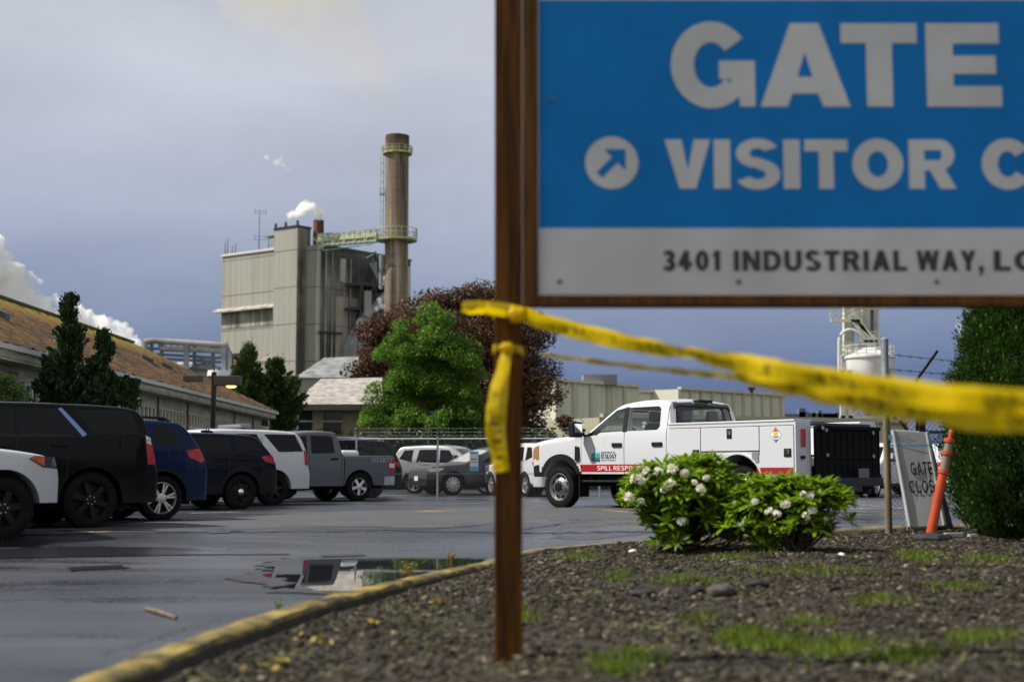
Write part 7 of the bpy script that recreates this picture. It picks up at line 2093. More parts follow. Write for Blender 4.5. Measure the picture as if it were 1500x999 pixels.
def plume(name, label, blobs, Y, m, voxel, disp, dscale, dy=1.0):
    s = 2092 / Y
    bm = bmesh.new()
    for px, py, r in blobs:
        c = P(px, py, Y + random.uniform(-.3, .3) * r / s * dy)
        bmesh.ops.create_icosphere(bm, subdivisions=3, radius=r / s, matrix=Matrix.Translation(c))
    me = bpy.data.meshes.new(name); bm.to_mesh(me); bm.free()
    o = bpy.data.objects.new(name, me); COL.objects.link(o)
    rm = o.modifiers.new('merge', 'REMESH'); rm.mode = 'VOXEL'; rm.voxel_size = voxel
    for k, (sc_, st) in enumerate(((dscale, disp), (dscale * .38, disp * .5), (dscale * .16, disp * .22))):
        tx = bpy.data.textures.new(name + '_puffs', 'CLOUDS'); tx.noise_scale = sc_; tx.noise_depth = 2; tx.noise_basis = 'VORONOI_F1' if k else 'BLENDER_ORIGINAL'
        dm = o.modifiers.new('puffs', 'DISPLACE'); dm.texture = tx; dm.strength = -st if k else st; dm.mid_level = .5 if not k else .3; dm.texture_coords = 'GLOBAL'
    dg = bpy.context.evaluated_depsgraph_get(); dg.update()
    me2 = bpy.data.meshes.new_from_object(o.evaluated_get(dg)); bpy.data.objects.remove(o)
    me2.materials.clear(); me2.materials.append(m)
    o = link_mesh(name, me2)
    return tag(o, label, 'steam', kind='stuff')
dense = steam_mat('thick_steam', (1, 1, 1), 1.5, .24, .36, .56)
wisp = steam_mat('thin_steam', (.999, .999, .999), .45, .55, .40, .68)
haze = steam_mat('yellow_smoke', (.99, .90, .56), .015, .035, .22, .70)
plume('steam', 'thick white billowing steam rising behind the ridge of the mossy roof', [(205, 512, 10), (196, 502, 13), (182, 494, 16), (168, 486, 17), (150, 480, 18), (128, 474, 19), (108, 462, 19), (92, 452, 16), (130, 500, 20), (70, 448, 17), (48, 438, 20), (28, 424, 25), (8, 408, 30), (-14, 392, 38), (-40, 370, 50), (20, 445, 28), (60, 470, 20), (95, 480, 20), (160, 505, 16), (30, 397, 11), (55, 417, 10), (80, 436, 9), (106, 446, 9), (128, 458, 9), (150, 464, 9), (170, 473, 8), (190, 486, 8), (8, 375, 14), (44, 404, 9), (118, 449, 7), (160, 466, 6), (182, 478, 6)], 300, dense, .35, 2.2, 3.6)
plume('steam', 'small bright puff of steam above the rusty vent stack', [(468, 318, 5), (462, 313, 9), (453, 306, 12), (443, 308, 11), (433, 313, 9), (424, 316, 7), (448, 299, 8), (470, 312, 7)], 355, steam_mat('puff_steam', (1, 1, 1), 1.8, .40, .38, .60), .22, 1.2, 1.8)
plume('steam', 'thin torn wisp of steam drifting over the mill roof', [(390, 230, 5), (397, 234, 6), (405, 239, 7), (414, 244, 6), (421, 250, 5), (413, 232, 5), (428, 262, 4)], 355, wisp, .25, .8, 1.5)
plume('steam', 'faint wisp of steam beside the arborvitae column', [(1404, 478, 6), (1408, 488, 8), (1410, 498, 7)], 300, wisp, .25, .7, 1.5)
plume('smoke', 'pale yellow smoke haze drifting up from the chimney top', [(580, 186, 16), (572, 165, 24), (560, 145, 32), (545, 122, 42), (525, 95, 55), (495, 60, 70), (460, 15, 90), (420, -40, 120)], 352, haze, 2.5, 6.0, 14.0)
st_ = plume('steam', 'small steam leak at the hopper beside the chimney foot', [(556, 440, 6), (560, 448, 6), (553, 452, 5), (563, 436, 4)], 346, wisp, .25, .6, 1.3)
# ================================================================== SIGN, TAPE, FENCES, STREET FURNITURE
YS = 7.33
pc = P(744, 965, YS)
so = (pc.x, YS, soil_z(pc.x, YS))
sign = thing('gate_sign', 'large blue and white visitor gate sign in a brown timber frame', 'sign', so)
wood = mat('brown_stained_timber', (.115, .045, .008), .8, spec=.12, col2=(.040, .017, .004), scale=3.5, stretch=(9, 9, .5), bump=.35, bscale=12)
wood2 = mat('brown_stained_trim', (.11, .048, .009), .75, spec=.15, col2=(.05, .022, .005), scale=3.5, stretch=(9, 9, .6), bump=.3, bscale=12)
xl, xr = P(724, 700, YS).x, P(765, 700, YS).x
yf = YS + .02
q = MB(); q.box(xl, xr, yf, yf + .13, so[2] - .25, P(745, -60, YS).z); q.build('post', wood, sign, bevel=.008, offset=so)
xr2 = P(2170, 300, YS).x
q = MB(); q.box(xr2, xr2 + .13, yf, yf + .13, soil_z(min(xr2, 12), YS) - .25, P(745, -60, YS).z); q.build('post', wood, sign, bevel=.008, offset=so)
zbot, ztop_ = P(800, 432, YS).z, P(800, -2, YS).z
zfr = P(800, 449, YS).z
x_in = P(789, 300, YS).x; x_fr = xr + .0015
q = MB(); q.box(x_fr, x_in, yf - .03, yf + .07, zfr, ztop_ + .35); q.build('side_frame', wood2, sign, bevel=.006, offset=so)
q = MB(); q.box(x_in + .001, xr2, yf - .031, yf + .07, zfr, zbot - .001); q.build('bottom_frame', wood2, sign, bevel=.006, offset=so)
q = MB(); q.box(x_fr, xr2, yf - .03, yf + .07, ztop_ + .35, ztop_ + .42); q.build('top_frame', wood2, sign, bevel=.006, offset=so)
def sheet_mat(name, col):
    return mat(name, col, .55, var=.10, scale=2.2, bump=.04, bscale=30, spec=.15)
blue = sheet_mat('sign_blue', (.0005, .165, .50)); signw = sheet_mat('sign_white', (.52, .535, .57))
zsplit = P(900, 333, YS).z
yp = yf + .010
q = MB(); q.box(x_in + .002, xr2 - .002, yp, yp + .012, zsplit, ztop_, m=0); q.box(x_in + .002, xr2 - .002, yp, yp + .012, zbot + .001, zsplit, m=1); q.box(x_in + .002, xr2 - .002, yp, yp + .012, ztop_, ztop_ + .345, m=1)
panel = q.build('sign_panel', [blue, signw], sign, offset=so)
def on_sign(px, py, Y=YS): return P(px, py, yp)
letw = sheet_mat('sign_letter_white', (.53, .535, .56)); letk = mat('sign_letter_black', (.012, .014, .02), .5)
def sign_text(s, px0, px1, pyt, pyb, m, bold):
    a, b_ = on_sign(px0, pyb), on_sign(px1, pyt)
    return block_text('lettering', s, m, panel, (a.x, yp, a.z), b_.z - a.z, b_.x - a.x, s=.235, gap=.13, th=.003)

# heavy capitals drawn as polygons (block lettering of the board)
def poly_letter(name, polys, px0, px1, pyt, pyb, m):
    """polys in unit box (0..1,0..1); several convex-ish outlines side by side."""
    a, b_ = on_sign(px0, pyb), on_sign(px1, pyt)
    W_, H_ = b_.x - a.x, b_.z - a.z
    mb = MB()
    for pl in polys:
        for q_, f in enumerate(pl): mb.prism([(a.x + u * W_, a.z + v * H_) for u, v in f], yp - .0035 - polys.index(pl) * .0006 - (q_ % 3 if len(pl) < 6 else 0) * .0004, yp - .0005, m=0)
    return mb.build(name, m, panel)
def ring(cx, cy, ro_x, ro_y, ri_x, ri_y, a0, a1, n=26):
    out = []
    for k in range(n):
        t0, t1 = a0 + (a1 - a0) * k / n, a0 + (a1 - a0) * (k + 1) / n
        out.append([(cx + ro_x * math.cos(t0), cy + ro_y * math.sin(t0)), (cx + ro_x * math.cos(t1), cy + ro_y * math.sin(t1)), (cx + ri_x * math.cos(t1), cy + ri_y * math.sin(t1)), (cx + ri_x * math.cos(t0), cy + ri_y * math.sin(t0))])
    return out
rect = lambda x0, y0, x1, y1: [(x0, y0), (x1, y0), (x1, y1), (x0, y1)]
Gp = [ring(.47, .5, .47, .52, .20, .27, R(38), R(322)), [rect(.56, .33, .98, .55), rect(.70, .10, .98, .331), rect(.80, .0, .98, .101)]]
Ap = [[[(.0, 0), (.30, 0), (.36, .16), (.60, 1.0), (.34, 1.0)], [(.70, 0), (1, 0), (.66, 1.0), (.40, 1.0), (.64, .16)], rect(.30, .155, .70, .355)]]
Tp = [[rect(0, .76, 1, 1), rect(.33, 0, .67, .761)]]
Ep = [[rect(0, 0, .36, 1), rect(.36, 0, 1, .245), rect(.36, .39, .93, .61), rect(.36, .755, .98, 1)]]
Vp = [[[(0, 1), (.37, 1), (.52, .30), (.66, 0), (.32, 0)], [(1, 1), (.64, 1), (.5, .36), (.36, 0), (.68, 0)]]]
Ip = [[rect(0, 0, 1, 1)]]
Op = [ring(.5, .5, .5, .52, .20, .26, 0, 2 * math.pi, 40)]
Cp = [ring(.5, .5, .5, .52, .19, .26, R(36), R(324), 34)]
Rp = [[rect(0, 0, .33, 1), rect(.33, .78, .64, 1), rect(.33, .37, .64, .58), [(.44, .38), (.76, .40), (1.0, 0), (.66, 0)]], ring(.64, .685, .33, .315, .06, .105, R(-90), R(90), 14)]
Sp = [ring(.5, .72, .48, .30, .17, .10, R(25), R(262), 22), ring(.5, .29, .50, .31, .18, .10, R(-155), R(95), 22), [[(.30, .60), (.44, .435), (.60, .42), (.62, .60), (.46, .64)]]]
for ch_, a_, b_, pp_ in (('G', 983, 1107, Gp), ('A', 1114, 1243, Ap), ('T', 1233, 1342, Tp), ('E', 1358, 1464, Ep)):
    poly_letter('lettering', pp_, a_, b_, 35, 157, letw)
for a_, b_, pp_ in ((974, 1040, Vp), (1046, 1069, Ip), (1077, 1142, Sp), (1148, 1171, Ip), (1179, 1241, Tp), (1249, 1322, Op), (1332, 1399, Rp), (1439, 1512, Cp)):
    poly_letter('lettering', pp_, a_, b_, 205, 277, letw)
sign_text('3401', 970, 1056, 367, 397, letk, .032)
sign_text('INDUSTRIAL', 1075, 1328, 367, 397, letk, .032)
sign_text('WAY,', 1343, 1440, 367, 397, letk, .032)
sign_text('LO', 1456, 1520, 367, 397, letk, .032)
c = on_sign(896, 239); r_ = on_sign(935, 239).x - c.x
q = MB(); q.lathe([(0, -.0025), (r_, -.0025), (r_, 0)], (c.x, yp - .001, c.z), 'y', 40); q.build('arrow_disc', letw, panel)
q = MB(); k_ = r_ / 39
def ap(x, z): return (c.x + x * k_, c.z + z * k_)
q.prism([ap(-22, -14), ap(-14, -22), ap(14, 6), ap(6, 14)], yp - .007, yp - .0035); q.prism([ap(-10, 20), ap(20, 20), ap(20, 10), ap(-1, 10)], yp - .0071, yp - .0036); q.prism([ap(20, 20.2), ap(20.2, -10), ap(10, -1), ap(10, 12)], yp - .0072, yp - .0037)
q.build('arrow', blue, panel)
for px, py in ((810, 148), (820, 413), (1082, 413), (1372, 413)):
    p = on_sign(px, py); q = MB(); q.lathe([(.013, 0), (.013, -.004), (.009, -.008), (0, -.009)], (p.x, yp, p.z), 'y', 12); q.build('bolt', mat('dull_bolt', (.12, .12, .12), .5, metal=.5) if 'dull_bolt' not in bpy.data.materials else bpy.data.materials['dull_bolt'], panel)

# ---- caution tape
def tape_material():
    m, n, l, b = NT('yellow_tape')
    uv = n.new('ShaderNodeUVMap')
    sp = n.new('ShaderNodeSeparateXYZ'); l.new(uv.outputs[0], sp.inputs[0])
    mp = n.new('ShaderNodeMapping'); mp.inputs['Scale'].default_value = (46, 1.2, 1); l.new(uv.outputs[0], mp.inputs[0])
    ns = n.new('ShaderNodeTexNoise'); ns.inputs['Scale'].default_value = 1; ns.inputs['Detail'].default_value = 1.5; l.new(mp.outputs[0], ns.inputs['Vector'])
    mp2 = n.new('ShaderNodeMapping'); mp2.inputs['Scale'].default_value = (3.1, .3, 1); l.new(uv.outputs[0], mp2.inputs[0])
    n2 = n.new('ShaderNodeTexNoise'); n2.inputs['Scale'].default_value = 1; l.new(mp2.outputs[0], n2.inputs['Vector'])
    def rng_(src, a, b_):
        x = n.new('ShaderNodeMapRange'); x.inputs[1].default_value = a; x.inputs[2].default_value = b_; l.new(src, x.inputs[0]); return x.outputs[0]
    # printed strokes sit in the middle band of the tape
    band = n.new('ShaderNodeMath'); band.operation = 'COMPARE'; band.inputs[1].default_value = .5; band.inputs[2].default_value = .27; l.new(sp.outputs[1], band.inputs[0])
    k1 = n.new('ShaderNodeMath'); k1.operation = 'MULTIPLY'; l.new(rng_(ns.outputs[0], .5, .56), k1.inputs[0]); l.new(band.outputs[0], k1.inputs[1])
    k2 = n.new('ShaderNodeMath'); k2.operation = 'MULTIPLY'; l.new(k1.outputs[0], k2.inputs[0]); l.new(rng_(n2.outputs[0], .44, .5), k2.inputs[1])
    k3 = n.new('ShaderNodeMath'); k3.operation = 'MULTIPLY'; k3.inputs[1].default_value = .85; l.new(k2.outputs[0], k3.inputs[0])
    mx = n.new('ShaderNodeMix'); mx.data_type = 'RGBA'; mx.inputs[6].default_value = (.82, .60, .004, 1); mx.inputs[7].default_value = (.03, .025, .01, 1); l.new(k3.outputs[0], mx.inputs[0])
    l.new(mx.outputs[2], b.inputs['Base Color']); b.inputs['Roughness'].default_value = .38
    tr = n.new('ShaderNodeBsdfTranslucent'); l.new(mx.outputs[2], tr.inputs[0])
    ms = n.new('ShaderNodeMixShader'); ms.inputs[0].default_value = .55
    b.inputs['Roughness'].default_value = .22
    l.new(b.outputs[0], ms.inputs[1]); l.new(tr.outputs[0], ms.inputs[2]); l.new(ms.outputs[0], n['Material Output'].inputs[0])
    return m
tapem = tape_material()
def ribbon(name, path, parent, off, crease=.25, nseg=70, jitter=.004):
    """path: list of (px, py_centre, Y, width_m, tilt) ; a creased ribbon of plastic tape."""
    P_ = np.array([P(a, b_, c)[:] for a, b_, c, _, _ in path]); Wd = np.array([p[3] for p in path]); Ti = np.array([p[4] for p in path])
    t = np.linspace(0, 1, len(path)); tt = np.linspace(0, 1, nseg)
    # smooth interpolation
    def interp(v):
        out = np.interp(tt, t, v)
        k = np.array([.25, .5, .25]); o2 = np.convolve(np.pad(out, 1, mode='edge'), k, 'valid')
        return o2
    X, Yv, Z = interp(P_[:, 0]), interp(P_[:, 1]), interp(P_[:, 2]); Wd = interp(Wd); Ti = interp(Ti)
    cen = np.stack([X, Yv, Z], 1)
    tg = unit(np.gradient(cen, axis=0))
    nv = 9
    kink = np.convolve(rng.normal(size=nseg + 8), np.ones(5) / 5, 'same')[:nseg] * .35
    fold_at = np.clip(np.cumsum(rng.normal(size=nseg)) * .05, -.28, .28)
    V, UV = [], []
    dist = np.concatenate([[0], np.cumsum(np.linalg.norm(np.diff(cen, axis=0), axis=1))])
    for k in range(nseg):
        d = tg[k]; upv = np.array([0, 0, 1.0]) if abs(d[2]) < .9 else np.array([1.0, 0, 0])
        s_ = unit(np.cross(d, upv)); u = np.cross(s_, d)
        a = Ti[k] + kink[k]
        wv = u * math.cos(a) + s_ * math.sin(a); nn = np.cross(wv, d)
        for j in range(nv):
            f = j / (nv - 1) - .5
            fold = crease * Wd[k] * (abs(f - fold_at[k]) * 1.6 - .4) + jitter * (1 if j % 2 else -1) * math.sin(k * .55 + j * .4) * .8 + random.uniform(-1, 1) * jitter * .5
            V.append(cen[k] + wv * f * Wd[k] + nn * fold); UV.append((dist[k], j / (nv - 1)))
    F = [(k * nv + j, k * nv + j + 1, (k + 1) * nv + j + 1, (k + 1) * nv + j) for k in range(nseg - 1) for j in range(nv - 1)]
    o = np_mesh(name, np.array(V), np.array(F), tapem, parent, offset=off, smooth=False)
    me = o.data; uvl = me.uv_layers.new(name='UVMap')
    idx = np.empty(len(me.loops), np.int32); me.loops.foreach_get('vertex_index', idx)
    uvl.data.foreach_set('uv', np.array(UV)[idx].astype(np.float32).ravel())
    return o
to = (xl, YS, so[2])
tape = thing('caution_tape', 'yellow caution tape knotted round the wooden sign post and pulled across to the right', 'tape', P(735, 470, YS))
tof = tuple(P(735, 470, YS))
YK = YS - .035
ribbon('upper_strand', [(768, 462, YK - .02, .085, .2), (800, 474, 7.1, .100, .25), (860, 489, 6.75, .085, .1), (930, 505, 6.35, .082, .3), (1000, 517, 5.9, .080, .5), (1070, 533, 5.5, .095, .2), (1150, 546, 5.05, .088, .1), (1260, 564, 4.6, .084, .3), (1380, 582, 4.15, .080, .1), (1500, 590, 3.8, .076, .3), (1640, 604, 3.4, .076, .1)], tape, tof, .16, 110)
ribbon('lower_strand', [(790, 519, 7.25, .024, .9), (850, 527, 7.0, .034, .8), (920, 536, 6.6, .036, .7), (1000, 545, 6.1, .036, .8), (1060, 551, 5.75, .045, .6), (1130, 562, 5.3, .070, .4), (1220, 580, 4.9, .078, .1), (1330, 600, 4.45, .080, .2), (1440, 614, 4.05, .080, .1), (1560, 624, 3.65, .080, .2)], tape, tof, .10, 110)
ribbon('tail', [(743, 506, YK - .01, .050, .2), (738, 530, YK - .03, .075, .3), (731, 565, YK - .05, .100, .1), (727, 600, YK - .06, .105, -.15), (727, 640, YK - .06, .100, -.1), (732, 675, YK - .05, .095, .15), (734, 692, YK - .05, .085, .2)], tape, tof, .22, 40)
ribbon('loop_end', [(676, 451, YK - .10, .050, .0), (690, 451, YK - .09, .072, .2), (712, 451, YK - .07, .072, .3), (738, 453, YK - .03, .070, .1), (758, 459, YK - .02, .075, .3), (774, 464, YK - .02, .080, .2)], tape, tof, .30, 34)
# wraps round the post
def wrap(zc_, w, name, tilt):
    hw, hd = (xr - xl) / 2 + .007, .065 + .007
    cx, cy = (xl + xr) / 2, yf + .065
    V, UV = [], []; nn = 60; nv = 6
    for k in range(nn + 1):
        t = 2 * math.pi * k / nn
        x = hw * max(-1, min(1, 1.42 * math.cos(t))); y = hd * max(-1, min(1, 1.42 * math.sin(t)))
        for j in range(nv):
            f = j / (nv - 1) - .5
            V.append((cx + x * (1 + .03 * math.sin(k * 1.7 + j)), cy + y * (1 + .05 * math.sin(k * 1.3 + j * 2)), zc_ + f * w + tilt * math.cos(t) + .004 * math.sin(k * .8))); UV.append((t * .08, j / (nv - 1)))
    F = [(k * nv + j, k * nv + j + 1, (k + 1) * nv + j + 1, (k + 1) * nv + j) for k in range(nn) for j in range(nv - 1)]
    o = np_mesh(name, np.array(V), np.array(F), tapem, tape, offset=tof, smooth=True)
    me = o.data; uvl = me.uv_layers.new(name='UVMap'); idx = np.empty(len(me.loops), np.int32); me.loops.foreach_get('vertex_index', idx)
    uvl.data.foreach_set('uv', np.array(UV)[idx].astype(np.float32).ravel())
wrap(P(740, 455, YS).z, .062, 'wrap', -.014)
wrap(P(740, 511, YS).z, .036, 'wrap', -.010)
def knot(px, py, Y, r):
    p = P(px, py, Y); bm = bmesh.new(); bmesh.ops.create_icosphere(bm, subdivisions=3, radius=1)
    for v in bm.verts:
        c_ = v.co; k = 1 + .25 * math.sin(c_.x * 6 + 1) * math.cos(c_.z * 5) + .12 * math.sin(c_.y * 9 + c_.x * 7)
        v.co = Vector((c_.x * r * 1.3 * k, c_.y * r * .8 * k, c_.z * r * k))
    me = bpy.data.meshes.new('knot'); bm.to_mesh(me); bm.free(); me.materials.append(tapem); me.uv_layers.new(name='UVMap')
    me.polygons.foreach_set('use_smooth', [True] * len(me.polygons))
    o = link_mesh('knot', me, tape); o.location = p - Vector(tof)
knot(758, 461, YK - .035, .040); knot(742, 509, YK - .03, .026)

# ---- chain link helpers
def chain_link(name, parent, off, p0, p1, z0, z1, pitch, wire, m):
    """Diamond mesh between two ground points."""
    p0, p1 = Vector(p0), Vector(p1); L = (p1 - p0).length; d = (p1 - p0) / L; h = z1 - z0
    nrm = Vector((-d.y, d.x, 0)) * .006
    V, F = [], []
    n = int((L + h) / pitch)
    for k in range(n + 1):
        s0 = k * pitch
        for sg in (1, -1):
            a = s0 - h; b_ = s0      # rises from (a,z0) to (b,z1)
            ta = max(0, a); tb = min(L, b_)
            if tb - ta < .02: continue
            za, zb2 = z0 + (ta - a), z0 + (tb - a)
            if sg < 0: za, zb2 = z1 - (za - z0), z1 - (zb2 - z0)
            A_ = Vector((p0.x + d.x * ta, p0.y + d.y * ta, za)) + nrm * sg; B_ = Vector((p0.x + d.x * tb, p0.y + d.y * tb, zb2)) + nrm * sg
            dd = (B_ - A_).normalized(); u = dd.cross(nrm).normalized() * wire; v = nrm.normalized() * wire
            o = len(V)
            V += [A_ + u, A_ - u * .5 + v * .87, A_ - u * .5 - v * .87, B_ + u, B_ - u * .5 + v * .87, B_ - u * .5 - v * .87]
            F += [(o, o + 1, o + 4, o + 3), (o + 1, o + 2, o + 5, o + 4), (o + 2, o, o + 3, o + 5)]
    return np_mesh(name, np.array([v[:] for v in V]), np.array(F), m, parent, offset=off)
def barbed(pts, r, step, m, parent, off, name='barbed_wire'):
    mb = MB(); mb.tube(pts, r, 5)
    for a, b_ in zip(pts[:-1], pts[1:]):
        a, b_ = Vector(a), Vector(b_); n_ = max(1, int((b_ - a).length / step))
        for k in range(n_):
            c = a.lerp(b_, k / n_)
            for s_ in (-1, 1): mb.cyl(c + Vector((0, 0, -.022 * 1)), c + Vector((.02 * s_, .01, .024)), r * .7, n=3, cap=False)
    return mb.build(name, m, parent, offset=off)
wire_m = mat('fence_wire', (.30, .31, .32), .5, metal=.6)
# far lot fence
YF = 44.0
fo = (P(640, 690, YF).x, YF, -.05)
fence = thing('chain_link_fence', 'galvanised chain link fence with barbed wire along the edge of the far lot', 'fence', fo)
x0f, x1f = P(520, 690, YF).x, P(1240, 690, YF).x
zr = P(641, 643, YF).z; zb0 = .03
for px in (522, 641, 760, 878, 996, 1114, 1236):
    x = P(px, 690, YF).x; q = MB(); q.cyl((x, YF, -.2), (x, YF, zr + .08), .034, n=10); q.beam((x, YF, zr + .05), (x, YF - .12, zr + .34), .03); q.build('post', M['galv'], fence, offset=fo)
q = MB(); q.tube([(x0f, YF, zr), ((x0f + x1f) / 2, YF, zr + .015), (x1f, YF, zr)], .027, 8); q.build('top_rail', mat('bright_rail', (.55, .56, .57), .35, metal=.5), fence, offset=fo)
q = MB(); q.tube([(x0f, YF, .75), (x1f, YF, .75)], .010, 6); q.build('tension_wire', wire_m, fence, offset=fo)
chain_link('wire_mesh', fence, fo, (x0f, YF, 0), (x1f, YF, 0), zb0, zr, .075, .0022, wire_m)
for k in range(3): barbed([(x0f, YF - .03 - .04 * k, zr + .10 + .11 * k), (x1f, YF - .03 - .04 * k, zr + .12 + .11 * k)], .004, .4, wire_m, fence, fo)
a, b_ = P(688, 690, YF - .06), P(701, 661, YF - .06)
q = MB(); q.box(a.x, b_.x, YF - .07, YF - .06, a.z, b_.z, m=0); q.box(a.x + .01, b_.x - .01, YF - .075, YF - .0705, a.z + .14, b_.z - .09, m=1)
q.box(a.x + .03, b_.x - .03, YF - .078, YF - .0755, a.z + .36, a.z + .385, m=2); q.box(a.x + .03, b_.x - .05, YF - .078, YF - .0755, a.z + .28, a.z + .30, m=2)
tag(q.build('notice_board', [mat('notice_blue', (.10, .36, .55), .5), mat('notice_white', (.6, .62, .64), .5), M['seam']]), 'small blue and white notice wired to the chain link fence', 'sign')
# near gate post, gate mesh and barbed wire
GY = 17.3
gx = P(1300, 690, GY).x; gz = soil_z(gx, GY)
go = (gx, GY, gz)
gate = thing('chain_link_gate', 'chain link gate section with sunlit tan post, barbed wire and a slanted arm beside the hedge', 'gate', go)
q = MB(); zt_ = P(1302, 500, GY).z; zm = P(1301, 560, GY).z
q.cyl((gx, GY, gz - .2), (gx, GY, zm), .042, n=14); q.build('post', mat('sunlit_tan_post', (.20, .155, .085), .75, col2=(.11, .085, .05), scale=5, stretch=(4, 4, .5)), gate, offset=go, smooth=40)  # lower part of one metal pole, sunlight put into its tan colour
q = MB(); q.cyl((gx, GY, zm - .02), (gx, GY, zt_), .046, n=14); q.lathe([(.05, 0), (.05, .03), (.02, .05), (0, .055)], (gx, GY, zt_), 'z', 14); q.build('post_top', M['galv'], gate, offset=go, smooth=40)  # same pole above, its shaded part kept plain grey
gx2 = P(1430, 690, GY + .2).x
zg1 = P(1330, 632, GY).z
chain_link('wire_mesh', gate, go, (gx + .03, GY, 0), (gx2, GY + .2, 0), gz + .05, zg1 + .28, .065, .0022, wire_m)
q = MB(); q.tube([(gx, GY, zg1), (gx2, GY + .2, zg1)], .022, 8); q.build('rail', M['galv'], gate, offset=go)
q = MB(); q.tube([(gx, GY, zg1 + .28), (gx2, GY + .2, zg1 + .28)], .02, 8); q.build('rail', M['galv'], gate, offset=go)
for y0_, y1_ in ((519, 530), (541, 549), (567, 560)):
    barbed([P(1303, y0_, GY), P(1440, y1_ + 4, GY + .2)], .0045, .13, M['dark_metal'], gate, go)
q = MB(); q.beam(P(1343, 556, GY), P(1373, 514, GY), .045, .03); q.beam(P(1343, 556, GY), P(1343, 632, GY), .03); q.build('arm', M['dark_metal'], gate, offset=go)
q = MB(); 
for a, b_ in (((1318, 616), (1342, 646)), ((1355, 612), (1348, 646)), ((1345, 604), (1358, 604))): q.beam(P(a[0], a[1], GY - .03), P(b_[0], b_[1], GY - .03), .035)
q.beam(P(1350, 606, GY - .03), P(1350, 632, GY - .03), .075); q.build('gate_latch', M['dark_metal'], gate, offset=go)

# ---- folding A-frame sign
AY = 16.9
az = soil_z(P(1360, 690, AY).x, AY)
def q3(px, py, dY=0.0): return P(px, py, AY + dY)
ao = (q3(1355, 772).x, AY, az)
af = thing('folding_sign', 'white folding floor sign reading GATE CLOSED standing on the mulch', 'sign', ao)
gw = mat('grey_white_plastic', (.34, .35, .36), .45, var=.08, scale=3)
bl_, br_ = q3(1337, 772), q3(1387, 770, .05); tl_, tr_ = q3(1312, 630, .28), q3(1361, 633, .34)
def slab(p, th):
    a, b_, c_, d_ = [Vector(v) for v in p]; n_ = (b_ - a).cross(d_ - a).normalized() * th
    return [a, b_, c_, d_, a + n_, b_ + n_, c_ + n_, d_ + n_], [(0, 1, 2, 3), (7, 6, 5, 4), (0, 4, 5, 1), (1, 5, 6, 2), (2, 6, 7, 3), (3, 7, 4, 0)]
q = MB(); q.add(*slab((bl_, br_, tr_, tl_), -.03)); board = q.build('front_board', gw, af, bevel=.008, offset=ao)
q = MB()
bl2, br2 = q3(1328, 776, .62) , q3(1396, 772, .70)
bl2.z = az; br2.z = az + .02
q.add(*slab((br2, bl2, tl_ + Vector((0, .05, .01)), tr_ + Vector((0, .05, .01))), -.03)); q.build('rear_board', gw, af, bevel=.008, offset=ao)
q = MB()
for a, b_ in ((bl_, tl_), (br_, tr_)):
    q.beam(a - Vector((.03, .0, 0)), b_ - Vector((.03, -.01, 0)), .045, .05)
q.build('edge_rim', gw, af, bevel=.01, offset=ao)
ux = (br_ - bl_).normalized(); uz = (tl_ - bl_).normalized(); un = ux.cross(uz).normalized(); uz = un.cross(ux)
RM = Matrix((ux, uz, un)).transposed().to_4x4() if un.y < 0 else Matrix((ux, uz, -un)).transposed().to_4x4()
front = -1 if un.y > 0 else 1
nf = un * front
def on_board(u, v): return bl_ + ux * u + uz * v
blk = mat('black_vinyl', (.012, .012, .014), .5)
def board_text(t_, u, v, w_, h_):
    o = block_text('lettering', t_, blk, board, (0, 0, 0), h_, w_, s=.17, gap=.13)
    Mx = Matrix((ux, -nf, uz)).transposed().to_4x4(); Mx.translation = on_board(u, v) + nf * .001
    o.matrix_local = Mx
bl_len = (tl_ - bl_).length
board_text('GATE', .085, .53 * bl_len, .27, .155)
board_text('CLOSED', .035, .345 * bl_len, .47, .15)
q = MB(); st = lambda u, v: on_board(u, v) + nf * .002
q.add([st(-.13, .835 * bl_len), st(.37, .825 * bl_len), st(.37, .840 * bl_len), st(-.13, .850 * bl_len)], [(0, 1, 2, 3)], 0)
q.add([st(-.13, .90 * bl_len), st(-.08, .90 * bl_len), st(-.08, .955 * bl_len), st(-.13, .955 * bl_len)], [(0, 1, 2, 3)], 0)
q.add([st(-.05, .935 * bl_len), st(.14, .93 * bl_len), st(.14, .945 * bl_len), st(-.05, .95 * bl_len)], [(0, 1, 2, 3)], 1)
q.add([st(-.05, .905 * bl_len), st(.10, .90 * bl_len), st(.10, .912 * bl_len), st(-.05, .917 * bl_len)], [(0, 1, 2, 3)], 1)
q.build('header_stripe', [mat('sky_blue_vinyl', (.05, .27, .48), .5), mat('slate_vinyl', (.22, .26, .30), .5)], board)

# ---- leaning orange delineator
DY = 15.7
c = P(1363, 787, DY); dz = soil_z(c.x, DY)
do = (c.x, DY, dz)
dl = thing('delineator_post', 'leaning orange delineator post with grey reflective bands on a black rubber base', 'delineator', do)
orange = mat('orange_plastic', (.42, .055, .010), .45, var=.15, scale=4)
base = Vector((c.x, DY, dz + .035)); tip = P(1394, 630, DY); ax = (tip - base); Ld = ax.length; ax.normalize()
def at_(t): return base + ax * t * Ld
q = MB(); q.tube([at_(0), at_(.58), at_(.60)], [.056, .050, .050], 18); 
for t in (.60, .775, .895): q.tube([at_(t - .015), at_(t - .012), at_(t + .022), at_(t + .025)], [.05, .062, .062, .048], 18)
q.tube([at_(.91), at_(.925), at_(.95), at_(.985), at_(1)], [.044, .024, .022, .030, .024], 14); q.build('tube', orange, dl, smooth=40, offset=do)
q = MB(); q.tube([at_(.62), at_(.765)], [.047, .045], 18); q.build('reflective_band', mat('reflective_grey', (.20, .15, .12), .4), dl, smooth=40, offset=do)
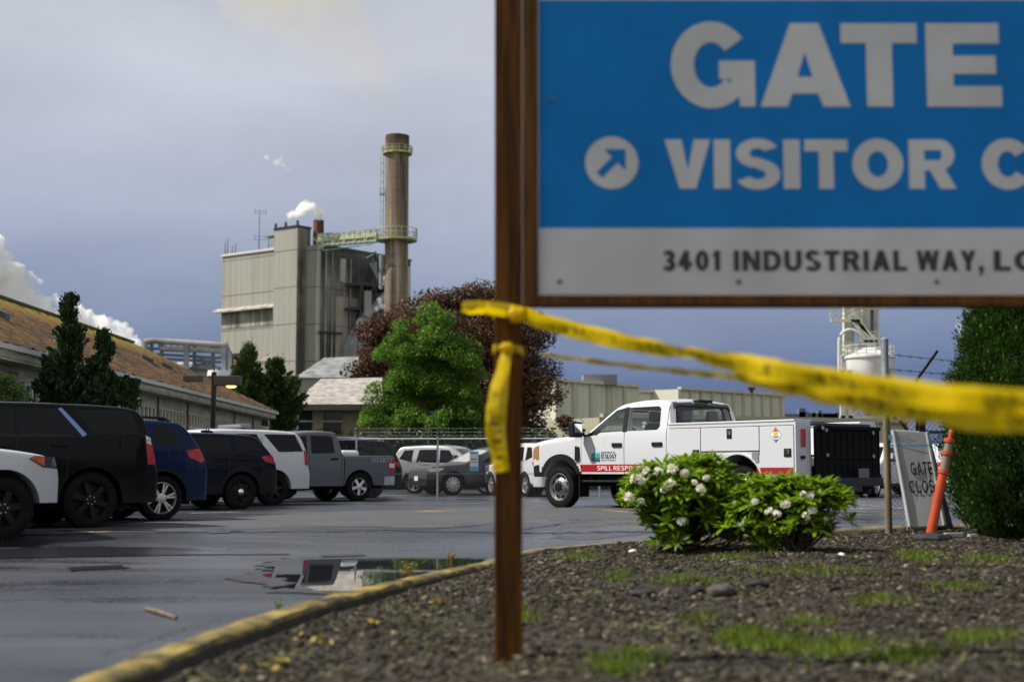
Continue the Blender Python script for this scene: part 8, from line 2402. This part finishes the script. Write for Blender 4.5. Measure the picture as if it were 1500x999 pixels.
q = MB(); q.tube([at_(.795), at_(.885)], [.045, .043], 18); q.build('reflective_band', bpy.data.materials['reflective_grey'], dl, smooth=40, offset=do)
q = MB(); q.lathe([(.215, -.02), (.22, .02), (.20, .05), (.09, .065), (.07, .08), (0, .08)], (c.x + .02, DY, dz), 'z', 8); q.build('rubber_base', mat('black_rubber', (.012, .013, .016), .75), dl, offset=do)
q = MB(); p = P(1410, 779, 16.4); z_ = soil_z(p.x, 16.4); q.box(p.x - .22, p.x - .02, 16.3, 16.4, z_, z_ + .04); q.box(p.x + .02, p.x + .12, 16.2, 16.3, z_, z_ + .03)
tag(q.build('paving_stone', mat('pale_paver', (.35, .36, .36), .8, var=.3, scale=9)), 'pale broken paving stone lying at the foot of the hedge', 'stone')

# ---- parking lot lamp
LY = 55.0
lp = P(311, 690, LY); lo = (lp.x, LY, -.1)
lamp = thing('lot_lamp', 'dark square lot lamp post with boxy heads, one faintly lit, before the mossy building', 'street lamp', lo)
q = MB(); zt_ = P(311, 545, LY).z; q.beam((lp.x, LY, -.2), (lp.x, LY, zt_), .17); q.build('pole', M['dark_metal'], lamp, offset=lo, bevel=.01)
q = MB(); a, b_ = P(316, 565, LY), P(353, 551, LY); q.box(a.x, b_.x, LY - .28, LY + .28, a.z, b_.z); hdm = mat('bronze_housing', (.055, .05, .042), .5); h1 = q.build('lamp_head', hdm, lamp, bevel=.02, offset=lo)
q = MB(); a2 = P(283, 559, LY + .3); q.box(P(282, 0, LY).x, P(307, 0, LY).x, LY - .28, LY + .28, P(311, 559, LY).z, b_.z + .02); q.build('lamp_head', hdm, lamp, bevel=.02, offset=lo)
lm, n, l, b = NT('lit_lamp_lens'); b.inputs['Base Color'].default_value = (.5, .35, .15, 1); b.inputs['Emission Color'].default_value = (1, .62, .25, 1); b.inputs['Emission Strength'].default_value = 1.6
q = MB(); q.lathe([(.20, 0), (.19, -.05), (.10, -.09), (0, -.10)], ((a.x + b_.x) / 2 + .12, LY, a.z - .001), 'z', 20); q.build('lamp_lens', lm, h1, smooth=50)
q = MB(); q.cyl((lp.x, LY, zt_), (lp.x, LY, zt_ + .35), .02, n=6); q.build('photocell', M['dark_metal'], lamp, offset=lo)
